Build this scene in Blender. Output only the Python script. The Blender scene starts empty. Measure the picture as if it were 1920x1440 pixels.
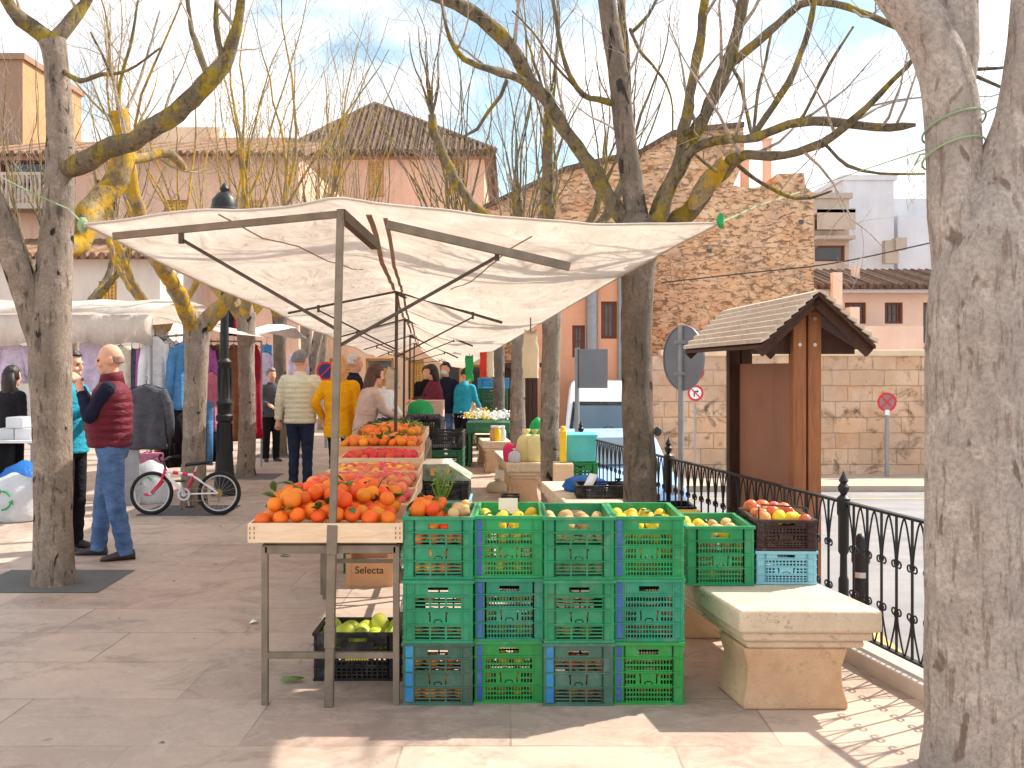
import bpy, math, random
from mathutils import Vector, Matrix, noise
R = math.radians
V = Vector
C = bpy.context.scene.collection
rng = random.Random(7)
H, F = 1.6, 1920.0
def P(px, py, d): return V(((px-960)/F*d, d, H+(690-py)/F*d))
def X(px, d): return (px-960)/F*d
def Zp(py, d): return H+(690-py)/F*d
def S(r, g, b, k=1.0):
    f = lambda v: (v/255/12.92 if v/255 <= .04045 else ((v/255+.055)/1.055)**2.4)*k
    return (f(r), f(g), f(b))

# ---------------------------------------------------------------- mesh builder
class MB:
    def __init__(s): s.v = []; s.f = []; s.m = []
    def add(s, vs, fs, m=0):
        o = len(s.v); s.v += [V(p) for p in vs]
        for q in fs: s.f.append(tuple(i+o for i in q)); s.m.append(m)
    def box(s, x0, x1, y0, y1, z0, z1, m=0, T=None):
        vs = [V((x, y, z)) for z in (z0, z1) for y in (y0, y1) for x in (x0, x1)]
        if T is not None: vs = [T @ p for p in vs]
        s.add(vs, [(0, 2, 3, 1), (4, 5, 7, 6), (0, 1, 5, 4), (2, 6, 7, 3), (0, 4, 6, 2), (1, 3, 7, 5)], m)
    def beam(s, a, b, w, h, m=0):
        a, b = V(a), V(b); d = (b-a).normalized()
        u = d.cross(V((0, 0, 1)))
        if u.length < 1e-3: u = V((1, 0, 0))
        u.normalize(); n = u.cross(d)
        vs = [p+u*i*w/2+n*j*h/2 for p in (a, b) for i, j in ((-1, -1), (1, -1), (1, 1), (-1, 1))]
        s.add(vs, [(3, 2, 1, 0), (4, 5, 6, 7), (0, 1, 5, 4), (1, 2, 6, 5), (2, 3, 7, 6), (3, 0, 4, 7)], m)
    def tube(s, pts, r, n=8, m=0, cap=True, lump=0):
        pts = [V(p) for p in pts]; k = len(pts)
        rs = r if isinstance(r, (list, tuple)) else [r]*k
        vs = []; t0 = (pts[1]-pts[0]).normalized()
        u = t0.orthogonal().normalized()
        for i in range(k):
            t = (pts[min(i+1, k-1)]-pts[max(i-1, 0)])
            t = t.normalized() if t.length > 1e-9 else t0
            u = (u-t*u.dot(t))
            u = u.normalized() if u.length > 1e-6 else t.orthogonal().normalized()
            w = t.cross(u)
            for j in range(n):
                a = 2*math.pi*j/n; q = u*math.cos(a)+w*math.sin(a)
                rr = rs[i]
                if lump: rr *= 1+lump*(noise.noise((pts[i]+q*rs[i])*5.0)+.6*noise.noise((pts[i]+q*rs[i])*14.0)+.4*noise.noise((pts[i]+q*rs[i])*38.0))
                vs.append(pts[i]+q*rr)
        fs = [(i*n+j, i*n+(j+1) % n, (i+1)*n+(j+1) % n, (i+1)*n+j) for i in range(k-1) for j in range(n)]
        if cap: fs += [tuple(range(n-1, -1, -1)), tuple((k-1)*n+j for j in range(n))]
        s.add(vs, fs, m)
    def loft(s, rings, m=0, cap=True, closed=True):
        n = len(rings[0]); k = len(rings); nn = n if closed else n-1
        fs = [(i*n+j, i*n+(j+1) % n, (i+1)*n+(j+1) % n, (i+1)*n+j) for i in range(k-1) for j in range(nn)]
        if cap and closed: fs += [tuple(range(n-1, -1, -1)), tuple((k-1)*n+j for j in range(n))]
        s.add([p for r in rings for p in r], fs, m)
    def ering(s, c, rx, ry, n=24, pw=2.0, rip=0, k=0, ph=0, T=None):
        o = []
        for j in range(n):
            a = 2*math.pi*j/n; ca, sa = math.cos(a), math.sin(a)
            e = 2/pw; f = 1+rip*math.sin(k*a+ph)
            p = V((c[0]+rx*f*math.copysign(abs(ca)**e, ca), c[1]+ry*f*math.copysign(abs(sa)**e, sa), c[2]))
            o.append(T @ p if T is not None else p)
        return o
    def ell(s, c, r, nu=16, nv=10, m=0, T=None, keep=None, wob=0):
        c = V(c); vs = []; 
        for i in range(nv+1):
            t = math.pi*i/nv
            for j in range(nu):
                a = 2*math.pi*j/nu
                q = V((math.sin(t)*math.cos(a), math.sin(t)*math.sin(a), math.cos(t)))
                f = 1+(wob*noise.noise(q*2.3+c*7) if wob else 0)
                p = V((q.x*r[0]*f, q.y*r[1]*f, q.z*r[2]*f))
                vs.append((T @ (p+c)) if T is not None else p+c)
        fs = []
        for i in range(nv):
            for j in range(nu):
                q = (i*nu+j, (i+1)*nu+j, (i+1)*nu+(j+1) % nu, i*nu+(j+1) % nu)
                if keep:
                    t = math.pi*(i+.5)/nv; a = 2*math.pi*(j+.5)/nu
                    if not keep(math.sin(t)*math.cos(a), math.sin(t)*math.sin(a), math.cos(t)): continue
                if i == 0: q = (q[0], q[1], q[2])
                elif i == nv-1: q = (q[0], q[1], q[3])
                fs.append(q)
        s.add(vs, fs, m)
    def lathe(s, prof, c=(0, 0, 0), n=16, m=0, sx=1, sy=1):
        c = V(c)
        s.loft([[c+V((r*sx*math.cos(2*math.pi*j/n), r*sy*math.sin(2*math.pi*j/n), z)) for j in range(n)] for r, z in prof], m)
    def prism(s, poly, f0, f1, m=0):
        n = len(poly); a = [f0(p) for p in poly]; b = [f1(p) for p in poly]
        s.add(a+b, [tuple(range(n)), tuple(range(2*n-1, n-1, -1))]+[(i, i+n, (i+1) % n+n, (i+1) % n) for i in range(n)], m)
    def disc(s, c, r, axis=V((0, -1, 0)), th=.004, n=32, m=0, r0=0):
        c = V(c); axis = axis.normalized(); u = axis.orthogonal().normalized(); w = axis.cross(u)
        ring = lambda rr, o: [c+axis*o+(u*math.cos(2*math.pi*j/n)+w*math.sin(2*math.pi*j/n))*rr for j in range(n)]
        if r0:
            A, B, D, E = ring(r, th/2), ring(r0, th/2), ring(r0, -th/2), ring(r, -th/2)
            rr = [A, B, D, E, A]
            s.loft(rr, m, cap=False)
        else: s.loft([ring(r, -th/2), ring(r, th/2)], m)
    def grid(s, xs, zs, hole, f, th, m=0):
        # panel with openings: f(x, z, depth) -> point; depth 0 outside, th inside
        nx, nz = len(xs), len(zs); vs = []
        for dd in (0, th):
            for z in zs:
                for x in xs: vs.append(f(x, z, dd))
        idx = lambda i, j, k: k*nx*nz+j*nx+i
        so = [[not hole((xs[i]+xs[i+1])/2, (zs[j]+zs[j+1])/2) for j in range(nz-1)] for i in range(nx-1)]
        get = lambda i, j: 0 <= i < nx-1 and 0 <= j < nz-1 and so[i][j]
        fs = []
        for i in range(nx-1):
            for j in range(nz-1):
                if not so[i][j]: continue
                fs.append((idx(i, j, 0), idx(i+1, j, 0), idx(i+1, j+1, 0), idx(i, j+1, 0)))
                fs.append((idx(i, j+1, 1), idx(i+1, j+1, 1), idx(i+1, j, 1), idx(i, j, 1)))
                for (di, dj, a, b) in ((-1, 0, (i, j+1), (i, j)), (1, 0, (i+1, j), (i+1, j+1)), (0, -1, (i, j), (i+1, j)), (0, 1, (i+1, j+1), (i, j+1))):
                    if not get(i+di, j+dj): fs.append((idx(*a, 0), idx(*a, 1), idx(*b, 1), idx(*b, 0)))
        s.add(vs, fs, m)
    def build(s, name, mats, parent=None, world=False, smooth=True, ang=40, bevel=0, voxel=0, sub=0, loc=None, solid=0):
        me = bpy.data.meshes.new(name)
        off = V((0, 0, 0))
        if world and parent is not None: off = parent.location
        if loc is not None: off = V(loc)
        me.from_pydata([tuple(p-off) for p in s.v], [], s.f)
        if not isinstance(mats, (list, tuple)): mats = [mats]
        for q in mats: me.materials.append(q)
        me.polygons.foreach_set('material_index', s.m)
        me.validate()
        if smooth:
            me.polygons.foreach_set('use_smooth', [True]*len(me.polygons))
            if not voxel: me.set_sharp_from_angle(angle=R(ang))
        me.update()
        o = bpy.data.objects.new(name, me); C.objects.link(o)
        if parent is not None: o.parent = parent
        elif loc is not None: o.location = loc
        if solid:
            md = o.modifiers.new('solid', 'SOLIDIFY'); md.thickness = solid; md.offset = 0
        if bevel:
            md = o.modifiers.new('bev', 'BEVEL'); md.width = bevel; md.segments = 2; md.limit_method = 'ANGLE'
        if voxel:
            md = o.modifiers.new('rm', 'REMESH'); md.mode = 'VOXEL'; md.voxel_size = voxel; md.use_smooth_shade = True
            md = o.modifiers.new('sm', 'SMOOTH'); md.factor = .5; md.iterations = 4
        if sub:
            md = o.modifiers.new('sub', 'SUBSURF'); md.levels = sub; md.render_levels = sub
        return o
def tag(o, label, cat, group=None):
    o['label'] = label; o['category'] = cat
    if group: o['group'] = group
    return o
def thing(name, label, cat, loc=(0, 0, 0), rz=0, group=None):
    o = bpy.data.objects.new(name, None); C.objects.link(o); o.location = loc; o.rotation_euler = (0, 0, R(rz)); o.empty_display_size = .1
    return tag(o, label, cat, group)
def kind(o, k): o['kind'] = k; return o
def dup(root, loc, rz=None, label=None, group=None, parent=None):
    r = root.copy(); C.objects.link(r)
    if parent is not None: r.parent = parent
    if loc is not None: r.location = loc
    if rz is not None: r.rotation_euler = (0, 0, R(rz))
    if label: r['label'] = label
    if group: r['group'] = group
    for ch in list(root.children): dup(ch, None, parent=r)
    return r
def recolour(root, partname, m):
    for ch in root.children:
        if ch.name.split('.')[0] == partname:
            ch.material_slots[0].link = 'OBJECT'; ch.material_slots[0].material = m
def cat_rom(pts, step):
    # pts: list of (Vector, r)
    out = []; n = len(pts)
    for i in range(n-1):
        p0, p1, p2, p3 = pts[max(i-1, 0)], pts[i], pts[i+1], pts[min(i+2, n-1)]
        k = max(1, int((p2[0]-p1[0]).length/step))
        for j in range(k):
            t = j/k; t2 = t*t; t3 = t2*t
            q = .5*((2*p1[0])+(p2[0]-p0[0])*t+(2*p0[0]-5*p1[0]+4*p2[0]-p3[0])*t2+(3*p1[0]-p0[0]-3*p2[0]+p3[0])*t3)
            out.append((q, p1[1]+(p2[1]-p1[1])*t))
    out.append(pts[-1]); return out

# ---------------------------------------------------------------- materials
class NT:
    def __init__(s, name):
        s.m = bpy.data.materials.new(name); s.m.use_nodes = True; s.t = s.m.node_tree; s.b = s.t.nodes['Principled BSDF']; s.out = s.t.nodes['Material Output']
    def n(s, ty, **kw):
        q = s.t.nodes.new(ty)
        for k, v in kw.items(): setattr(q, k, v)
        return q
    def l(s, a, b): s.t.links.new(a, b)
    def val(s, sock, v):
        if isinstance(v, (int, float)): sock.default_value = v
        elif isinstance(v, tuple): sock.default_value = v if len(v) == len(sock.default_value) else (*v, 1)
        else: s.l(v, sock)
    def coord(s, kind='Object', scale=None):
        c = s.n('ShaderNodeTexCoord').outputs[kind]
        if scale:
            mp = s.n('ShaderNodeMapping'); s.l(c, mp.inputs[0]); mp.inputs['Scale'].default_value = scale; return mp.outputs[0]
        return c
    def noise(s, vec, sc, det=5, rough=.55, dist=0):
        q = s.n('ShaderNodeTexNoise'); s.l(vec, q.inputs['Vector']); q.inputs['Scale'].default_value = sc; q.inputs['Detail'].default_value = det
        q.inputs['Roughness'].default_value = rough; q.inputs['Distortion'].default_value = dist; return q.outputs['Fac']
    def ramp(s, fac, stops):
        q = s.n('ShaderNodeValToRGB'); s.l(fac, q.inputs[0]); e = q.color_ramp.elements
        while len(e) < len(stops): e.new(.5)
        for i, (p, c) in enumerate(stops): e[i].position = p; e[i].color = (*c, 1) if isinstance(c, tuple) else (c, c, c, 1)
        return q.outputs[0]
    def mix(s, f, a, b, mode='MIX'):
        q = s.n('ShaderNodeMix', data_type='RGBA', blend_type=mode)
        s.val(q.inputs[0], f); s.val(q.inputs[6], a); s.val(q.inputs[7], b); return q.outputs[2]
    def math(s, op, a, b=0, clamp=False):
        q = s.n('ShaderNodeMath', operation=op, use_clamp=clamp); s.val(q.inputs[0], a); s.val(q.inputs[1], b); return q.outputs[0]
    def bump(s, h, st=.3, dist=.02, nrm=None):
        q = s.n('ShaderNodeBump'); s.l(h, q.inputs['Height']); q.inputs['Strength'].default_value = st; q.inputs['Distance'].default_value = dist
        if nrm is not None: s.l(nrm, q.inputs['Normal'])
        return q.outputs[0]
    def done(s, col, rough=.7, nrm=None, metal=0, spec=.4):
        s.val(s.b.inputs['Base Color'], col); s.val(s.b.inputs['Roughness'], rough); s.b.inputs['Metallic'].default_value = metal
        s.b.inputs['Specular IOR Level'].default_value = spec
        if nrm is not None: s.l(nrm, s.b.inputs['Normal'])
        return s.m
def k_(c, f): return tuple(min(.95, x*f) for x in c)
def mat(name, c, rough=.6, var=.18, sc=5., bump=0., bsc=40., metal=0., c2=None, rnd=0., spec=.4, dist=.01, scale=None, hue=0.):
    t = NT(name); co = t.coord('Object', scale)
    fac = t.ramp(t.noise(co, sc, 6), [(.3, 0.), (.7, 1.)])
    col = t.mix(fac, k_(c, 1-var), c2 if c2 else k_(c, 1+var))
    if rnd or hue:
        hs = t.n('ShaderNodeHueSaturation'); oi = t.n('ShaderNodeObjectInfo')
        t.val(hs.inputs['Value'], t.math('ADD', t.math('MULTIPLY', oi.outputs['Random'], 2*rnd), 1-rnd))
        if hue: t.val(hs.inputs['Hue'], t.math('ADD', t.math('MULTIPLY', t.math('FRACT', t.math('MULTIPLY', oi.outputs['Random'], 7.3)), 2*hue), .5-hue))
        t.l(col, hs.inputs['Color']); col = hs.outputs[0]
    nrm = t.bump(t.noise(co, bsc, 4), bump, dist) if bump else None
    ro = t.math('ADD', t.math('MULTIPLY', t.noise(co, sc*2.3, 4), .3), rough-.15)
    return t.done(col, ro, nrm, metal, spec)

def m_pavement():
    t = NT('flagstone'); co = t.coord()
    w = t.noise(co, 1.3, 4); 
    dv = t.n('ShaderNodeVectorMath', operation='ADD'); t.l(co, dv.inputs[0])
    nz = t.n('ShaderNodeTexNoise'); t.l(co, nz.inputs['Vector']); nz.inputs['Scale'].default_value = 6
    sc_ = t.n('ShaderNodeVectorMath', operation='SCALE'); t.l(nz.outputs['Color'], sc_.inputs[0]); sc_.inputs['Scale'].default_value = .012
    t.l(sc_.outputs[0], dv.inputs[1])
    br = t.n('ShaderNodeTexBrick'); t.l(dv.outputs[0], br.inputs['Vector']); br.offset = .4
    for k, v in (('Scale', 1.), ('Brick Width', 1.15), ('Row Height', .62), ('Mortar Size', .006), ('Mortar Smooth', .3), ('Bias', 0.)): br.inputs[k].default_value = v
    br.inputs['Color1'].default_value = (.0, .0, .0, 1); br.inputs['Color2'].default_value = (1, 1, 1, 1); br.inputs['Mortar'].default_value = (.5, .5, .5, 1)
    tone = t.mix(br.outputs['Color'], S(172, 145, 130), S(208, 182, 162))
    big = t.ramp(t.noise(co, .55, 5, .6, .6), [(.33, 0.), (.68, 1.)])
    tone = t.mix(t.math('MULTIPLY', big, .7), tone, S(160, 145, 136))
    mpv = t.n('ShaderNodeMapping'); t.l(co, mpv.inputs[0]); mpv.inputs['Rotation'].default_value = (0, 0, .6); mpv.inputs['Scale'].default_value = (1, 2.6, 1); st = mpv.outputs[0]; vein = t.ramp(t.noise(st, .9, 8, .66, 1.0), [(.485, 0.), (.5, 1.), (.53, 0.)])
    tone = t.mix(t.math('MULTIPLY', vein, .3), tone, S(206, 188, 170))
    rust = t.ramp(t.noise(co, .9, 6, .65, .4), [(.6, 0.), (.75, 1.)])
    tone = t.mix(t.math('MULTIPLY', rust, .55), tone, S(204, 150, 116))
    spots = t.ramp(t.noise(co, 16, 5, .7), [(.64, 0.), (.72, 1.)])
    tone = t.mix(t.math('MULTIPLY', spots, .3), tone, S(96, 84, 78))
    tone = t.mix(t.math('MULTIPLY', t.ramp(t.noise(co, 5.5, 9, .78, .8), [(.5, 0.), (.6, 1.)]), .28), tone, S(206, 186, 168))
    tone = t.mix(t.math('MULTIPLY', t.ramp(t.noise(co, 2.1, 9, .75, 1.2), [(.5, 0.), (.6, 1.)]), .45), tone, S(130, 112, 102))
    gum = t.n('ShaderNodeTexVoronoi'); t.l(co, gum.inputs['Vector']); gum.inputs['Scale'].default_value = 1.7
    gm = t.ramp(gum.outputs['Distance'], [(.025, 1.), (.045, 0.)])
    tone = t.mix(t.math('MULTIPLY', gm, .4), tone, S(88, 80, 76))
    joint = t.math('MULTIPLY', br.outputs['Fac'], t.ramp(t.noise(co, 1.1, 3), [(.38, .1), (.66, .8)]))
    tone = t.mix(joint, tone, S(112, 96, 86))
    hgt = t.math('SUBTRACT', t.math('ADD', t.math('MULTIPLY', t.noise(co, 22, 6, .65), .4), t.math('MULTIPLY', t.noise(st, 3, 5), .4)), t.math('MULTIPLY', br.outputs['Fac'], .25))
    ro = t.math('ADD', t.math('MULTIPLY', t.noise(co, 3, 5), .4), .35)
    return t.done(tone, ro, t.bump(hgt, .35, .02), 0, .35)
def m_blocks(name, c1, c2, c3, bw=.7, rh=.36, sc=1., dirt=.5, vert=True, warp=.02, mort=.012, patch=.0, pc=(.3, .2, .15), bst=.7):
    t = NT(name); co0 = t.coord()
    if vert:
        sx = t.n('ShaderNodeSeparateXYZ'); t.l(co0, sx.inputs[0]); cb = t.n('ShaderNodeCombineXYZ')
        t.l(t.math('ADD', sx.outputs[0], sx.outputs[1]), cb.inputs[0]); t.l(sx.outputs[2], cb.inputs[1]); co = cb.outputs[0]
    else: co = co0
    nz = t.n('ShaderNodeTexNoise'); t.l(co0, nz.inputs['Vector']); nz.inputs['Scale'].default_value = 2.2; nz.inputs['Detail'].default_value = 4
    sv = t.n('ShaderNodeVectorMath', operation='SCALE'); t.l(nz.outputs['Color'], sv.inputs[0]); sv.inputs['Scale'].default_value = warp*10
    dv = t.n('ShaderNodeVectorMath', operation='ADD'); t.l(co, dv.inputs[0]); t.l(sv.outputs[0], dv.inputs[1])
    br = t.n('ShaderNodeTexBrick'); t.l(dv.outputs[0], br.inputs['Vector']); br.squash = 1.4; br.squash_frequency = 3
    for k, v in (('Scale', sc), ('Brick Width', bw), ('Row Height', rh), ('Mortar Size', mort), ('Mortar Smooth', .5), ('Bias', 0.)): br.inputs[k].default_value = v
    br.inputs['Color1'].default_value = (0, 0, 0, 1); br.inputs['Color2'].default_value = (1, 1, 1, 1); br.inputs['Mortar'].default_value = (.4, .4, .4, 1)
    col = t.mix(br.outputs['Color'], c1, c2)
    col = t.mix(t.ramp(t.noise(co0, 1.4, 7, .65, .5), [(.4, 0.), (.62, .8)]), col, c3)
    dk = t.ramp(t.noise(co0, 1.7, 9, .74, .8), [(.53, 0.), (.66, 1.)])
    col = t.mix(t.math('MULTIPLY', dk, dirt), col, S(92, 72, 60))
    if patch:
        pt = t.ramp(t.noise(co0, .5, 5, .6, .3), [(.45, 0.), (.52, 1.)]); col = t.mix(t.math('MULTIPLY', pt, patch), col, pc)
    col = t.mix(t.math('MULTIPLY', br.outputs['Fac'], t.ramp(t.noise(co0, 1.2, 4), [(.4, .05), (.65, .5)])), col, S(130, 104, 86))
    hg = t.math('SUBTRACT', t.math('ADD', t.noise(co0, 5, 8, .7), t.math('MULTIPLY', t.noise(co0, 22, 4, .7), .3)), br.outputs['Fac'])
    return t.done(col, .9, t.bump(hg, bst, .05), 0, .15)
def m_rubble(name):
    t = NT(name); co0 = t.coord(); sx = t.n('ShaderNodeSeparateXYZ'); t.l(co0, sx.inputs[0]); cb = t.n('ShaderNodeCombineXYZ')
    t.l(t.math('ADD', sx.outputs[0], t.math('MULTIPLY', sx.outputs[1], .9)), cb.inputs[0]); t.l(t.math('MULTIPLY', sx.outputs[2], 1.75), cb.inputs[1]); co = cb.outputs[0]
    nz = t.n('ShaderNodeTexNoise'); t.l(co0, nz.inputs['Vector']); nz.inputs['Scale'].default_value = 1.5; nz.inputs['Detail'].default_value = 6
    sv = t.n('ShaderNodeVectorMath', operation='SCALE'); t.l(nz.outputs['Color'], sv.inputs[0]); sv.inputs['Scale'].default_value = .5
    dv = t.n('ShaderNodeVectorMath', operation='ADD'); t.l(co, dv.inputs[0]); t.l(sv.outputs[0], dv.inputs[1])
    vo = t.n('ShaderNodeTexVoronoi', feature='DISTANCE_TO_EDGE'); t.l(dv.outputs[0], vo.inputs['Vector']); vo.inputs['Scale'].default_value = 2.7; vo.inputs['Randomness'].default_value = .8
    vc = t.n('ShaderNodeTexVoronoi'); t.l(dv.outputs[0], vc.inputs['Vector']); vc.inputs['Scale'].default_value = 2.7; vc.inputs['Randomness'].default_value = .8
    bw = t.n('ShaderNodeRGBToBW'); t.l(vc.outputs['Color'], bw.inputs[0])
    col = t.mix(t.ramp(bw.outputs[0], [(.2, 0.), (.8, 1.)]), S(228, 176, 134), S(240, 202, 164))
    col = t.mix(t.math('MULTIPLY', t.ramp(t.noise(co0, .7, 7, .65, .6), [(.42, 0.), (.6, 1.)]), .7), col, S(234, 192, 156))
    joint = t.math('MULTIPLY', t.ramp(vo.outputs['Distance'], [(.02, 1.), (.09, 0.)]), t.ramp(t.noise(co0, 1.3, 5, .6), [(.4, .12), (.62, .9)]))
    col = t.mix(t.math('MULTIPLY', joint, .35), col, S(140, 108, 88))
    pits = t.ramp(t.noise(t.coord('Object', (1, 1, 2.2)), 4.2, 8, .7, .6), [(.54, 0.), (.64, 1.)])
    col = t.mix(t.math('MULTIPLY', pits, .5), col, S(164, 132, 108))
    streak = t.ramp(t.noise(t.coord('Object', (.35, 1, 2.6)), 2.2, 6, .6, .8), [(.57, 0.), (.64, 1.)])
    col = t.mix(t.math('MULTIPLY', streak, .4), col, S(156, 120, 100))
    grey = t.ramp(t.noise(co0, .9, 6, .6, .3), [(.5, 0.), (.64, 1.)]); col = t.mix(t.math('MULTIPLY', grey, .45), col, S(170, 150, 134))
    hg = t.math('SUBTRACT', t.math('SUBTRACT', t.noise(co0, 6, 8, .7), t.math('MULTIPLY', joint, .7)), t.math('MULTIPLY', pits, .8))
    return t.done(col, .92, t.bump(hg, 1., .07), 0, .12)
def m_plaster(name, c, stain=.35, sc=.5):
    t = NT(name); co = t.coord(); st = t.coord('Object', (1.5, 1.5, .22))
    col = t.mix(t.ramp(t.noise(co, sc, 6, .6), [(.35, 0.), (.65, 1.)]), k_(c, .9), k_(c, 1.1))
    col = t.mix(t.math('MULTIPLY', t.ramp(t.noise(st, 1.6, 6, .65), [(.5, 0.), (.72, 1.)]), stain), col, k_(c, .5))
    col = t.mix(t.math('MULTIPLY', t.ramp(t.noise(co, 1.1, 7, .7, 1), [(.6, 0.), (.66, 1.)]), stain*.7), col, (min(.9, c[0]*1.2), c[1]*.9, c[2]*.8))
    return t.done(col, .9, t.bump(t.noise(co, 9, 6, .7), .3, .03), 0, .15)
def m_tiles(name, c):
    t = NT(name); co = t.coord()
    w = t.n('ShaderNodeTexWave', wave_type='BANDS', bands_direction='X'); t.l(co, w.inputs['Vector']); w.inputs['Scale'].default_value = 1.6; w.inputs['Distortion'].default_value = .4
    col = t.mix(t.ramp(t.noise(co, 3.5, 6, .7), [(.3, 0.), (.7, 1.)]), k_(c, .6), k_(c, 1.35))
    col = t.mix(t.math('MULTIPLY', t.math('SUBTRACT', 1., w.outputs['Fac']), .5), col, k_(c, .35))
    return t.done(col, .9, t.bump(w.outputs['Fac'], .8, .08), 0, .15)
def m_bark(name, base, dark, lich, amt, knots=.8, scz=.35, bst=.6, mott=.6):
    t = NT(name); co = t.coord(); st = t.coord('Object', (1, 1, scz))
    col = t.mix(t.ramp(t.noise(st, 7, 7, .65), [(.3, 0.), (.7, 1.)]), k_(base, .75), k_(base, 1.2))
    blot = t.ramp(t.noise(co, 3.1, 7, .68), [(.42, 0.), (.58, 1.)])
    col = t.mix(t.math('MULTIPLY', blot, mott), col, k_(base, .5))
    pale = t.ramp(t.noise(co, 5.5, 7, .7, .5), [(.54, 0.), (.62, 1.)])
    col = t.mix(t.math('MULTIPLY', pale, .5), col, k_(base, 1.45))
    fine = t.noise(co, 48, 6, .75); col = t.mix(t.math('MULTIPLY', t.ramp(fine, [(.42, 1.), (.55, 0.)]), .5), col, k_(base, .45))
    kn = t.ramp(t.noise(st, 11, 3, .5, .6), [(.64, 0.), (.69, 1.)])
    col = t.mix(t.math('MULTIPLY', kn, knots), col, dark)
    crk = t.ramp(t.noise(t.coord('Object', (1, 1, .16)), 26, 5, .7), [(.56, 0.), (.66, 1.)])
    col = t.mix(t.math('MULTIPLY', crk, .6), col, k_(dark, 1.4))
    if amt:
        li = t.ramp(t.noise(co, 4.5, 8, .75), [(.70-amt*.28, 0.), (.76-amt*.24, 1.)])
        col = t.mix(t.math('MULTIPLY', li, .85), col, t.mix(t.noise(co, 17, 4), lich, k_(lich, .45)))
    hg = t.math('ADD', t.math('ADD', t.noise(st, 16, 8, .7), t.math('MULTIPLY', kn, -.5)), t.math('MULTIPLY', crk, -.4))
    return t.done(col, .9, t.bump(hg, bst, .03), 0, .2)
def m_wood(name, c, c2, sc=(14, 14, 1.2), rough=.6, rnd=0.):
    t = NT(name); co = t.coord('Object', sc)
    f = t.ramp(t.noise(co, 2.2, 7, .65, 1.2), [(.3, 0.), (.7, 1.)])
    col = t.mix(f, c, c2)
    col = t.mix(t.math('MULTIPLY', t.ramp(t.noise(t.coord(), 3., 5), [(.5, 0.), (.75, 1.)]), .3), col, k_(c, .55))
    return t.done(col, rough, t.bump(f, .25, .006), 0, .3)
def m_tarp():
    t = NT('tarp_cloth'); co = t.coord()
    col = t.mix(t.ramp(t.noise(co, 2.2, 6, .6), [(.3, 0.), (.7, 1.)]), S(230, 225, 220), S(246, 243, 240))
    col = t.mix(t.math('MULTIPLY', t.ramp(t.noise(t.coord('Object', (3, .6, 1)), 2., 6, .7), [(.55, 0.), (.75, 1.)]), .3), col, S(204, 194, 186))
    df = t.n('ShaderNodeBsdfDiffuse'); tr = t.n('ShaderNodeBsdfTranslucent'); mx = t.n('ShaderNodeMixShader'); mx.inputs[0].default_value = .62
    t.l(col, df.inputs[0]); tc = t.mix(1., col, S(255, 250, 245), 'MULTIPLY'); t.l(tc, tr.inputs[0]); t.l(df.outputs[0], mx.inputs[1]); t.l(tr.outputs[0], mx.inputs[2])
    wr = t.math('ADD', t.noise(t.coord('Object', (2.2, .9, 1)), 2.5, 4, .5, 1.5), t.math('MULTIPLY', t.noise(co, 260, 2), .05))
    b = t.bump(wr, .85, .045); t.l(b, df.inputs['Normal']); t.l(b, tr.inputs['Normal'])
    t.l(mx.outputs[0], t.out.inputs[0]); return t.m
def m_fabric(name, c, rough=.85, var=.15, sc=9., rnd=0, bump=.25):
    t = NT(name); co = t.coord(); f = t.ramp(t.noise(co, sc, 7, .65, .4), [(.3, 0.), (.7, 1.)]); col = t.mix(f, k_(c, 1-var*1.4), k_(c, 1+var*1.2))
    cr = t.noise(t.coord('Object', (1, 1, 2.4)), 9, 5, .6, 1.4); col = t.mix(t.math('MULTIPLY', t.ramp(cr, [(.5, 0.), (.7, 1.)]), .25), col, k_(c, .6))
    return t.done(col, rough, t.bump(t.math('ADD', t.math('MULTIPLY', cr, 1.6), t.math('MULTIPLY', t.noise(co, 60, 4), bump)), .6, .025), 0, .15)
def m_thin(name, c, tr=.4, rough=.4):
    t = NT(name); b = t.b; co = t.coord(); col = t.mix(t.noise(co, 6, 4), k_(c, .85), k_(c, 1.1))
    t.l(col, b.inputs['Base Color']); b.inputs['Roughness'].default_value = rough
    b.inputs['Normal'].default_value = (0, 0, 0) if False else b.inputs['Normal'].default_value
    q = t.n('ShaderNodeBsdfTranslucent'); t.l(col, q.inputs[0]); mx = t.n('ShaderNodeMixShader'); mx.inputs[0].default_value = tr
    t.l(b.outputs[0], mx.inputs[1]); t.l(q.outputs[0], mx.inputs[2]); t.l(mx.outputs[0], t.out.inputs[0])
    t.l(t.bump(t.noise(co, 12, 5, .6, 1), .6, .03), b.inputs['Normal']); return t.m
def m_stripes(name, c, c2, sc, rough=.85):
    t = NT(name); w = t.n('ShaderNodeTexWave', bands_direction='Z'); t.l(t.coord(), w.inputs['Vector']); w.inputs['Scale'].default_value = sc
    col = t.mix(t.ramp(w.outputs['Fac'], [(.03, 0.), (.16, 1.)]), c2, c)
    return t.done(col, rough, t.bump(w.outputs['Fac'], .5, .01), 0, .2)
def m_glass(name, c): return mat(name, c, .08, .1, 1., spec=.8)

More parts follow.
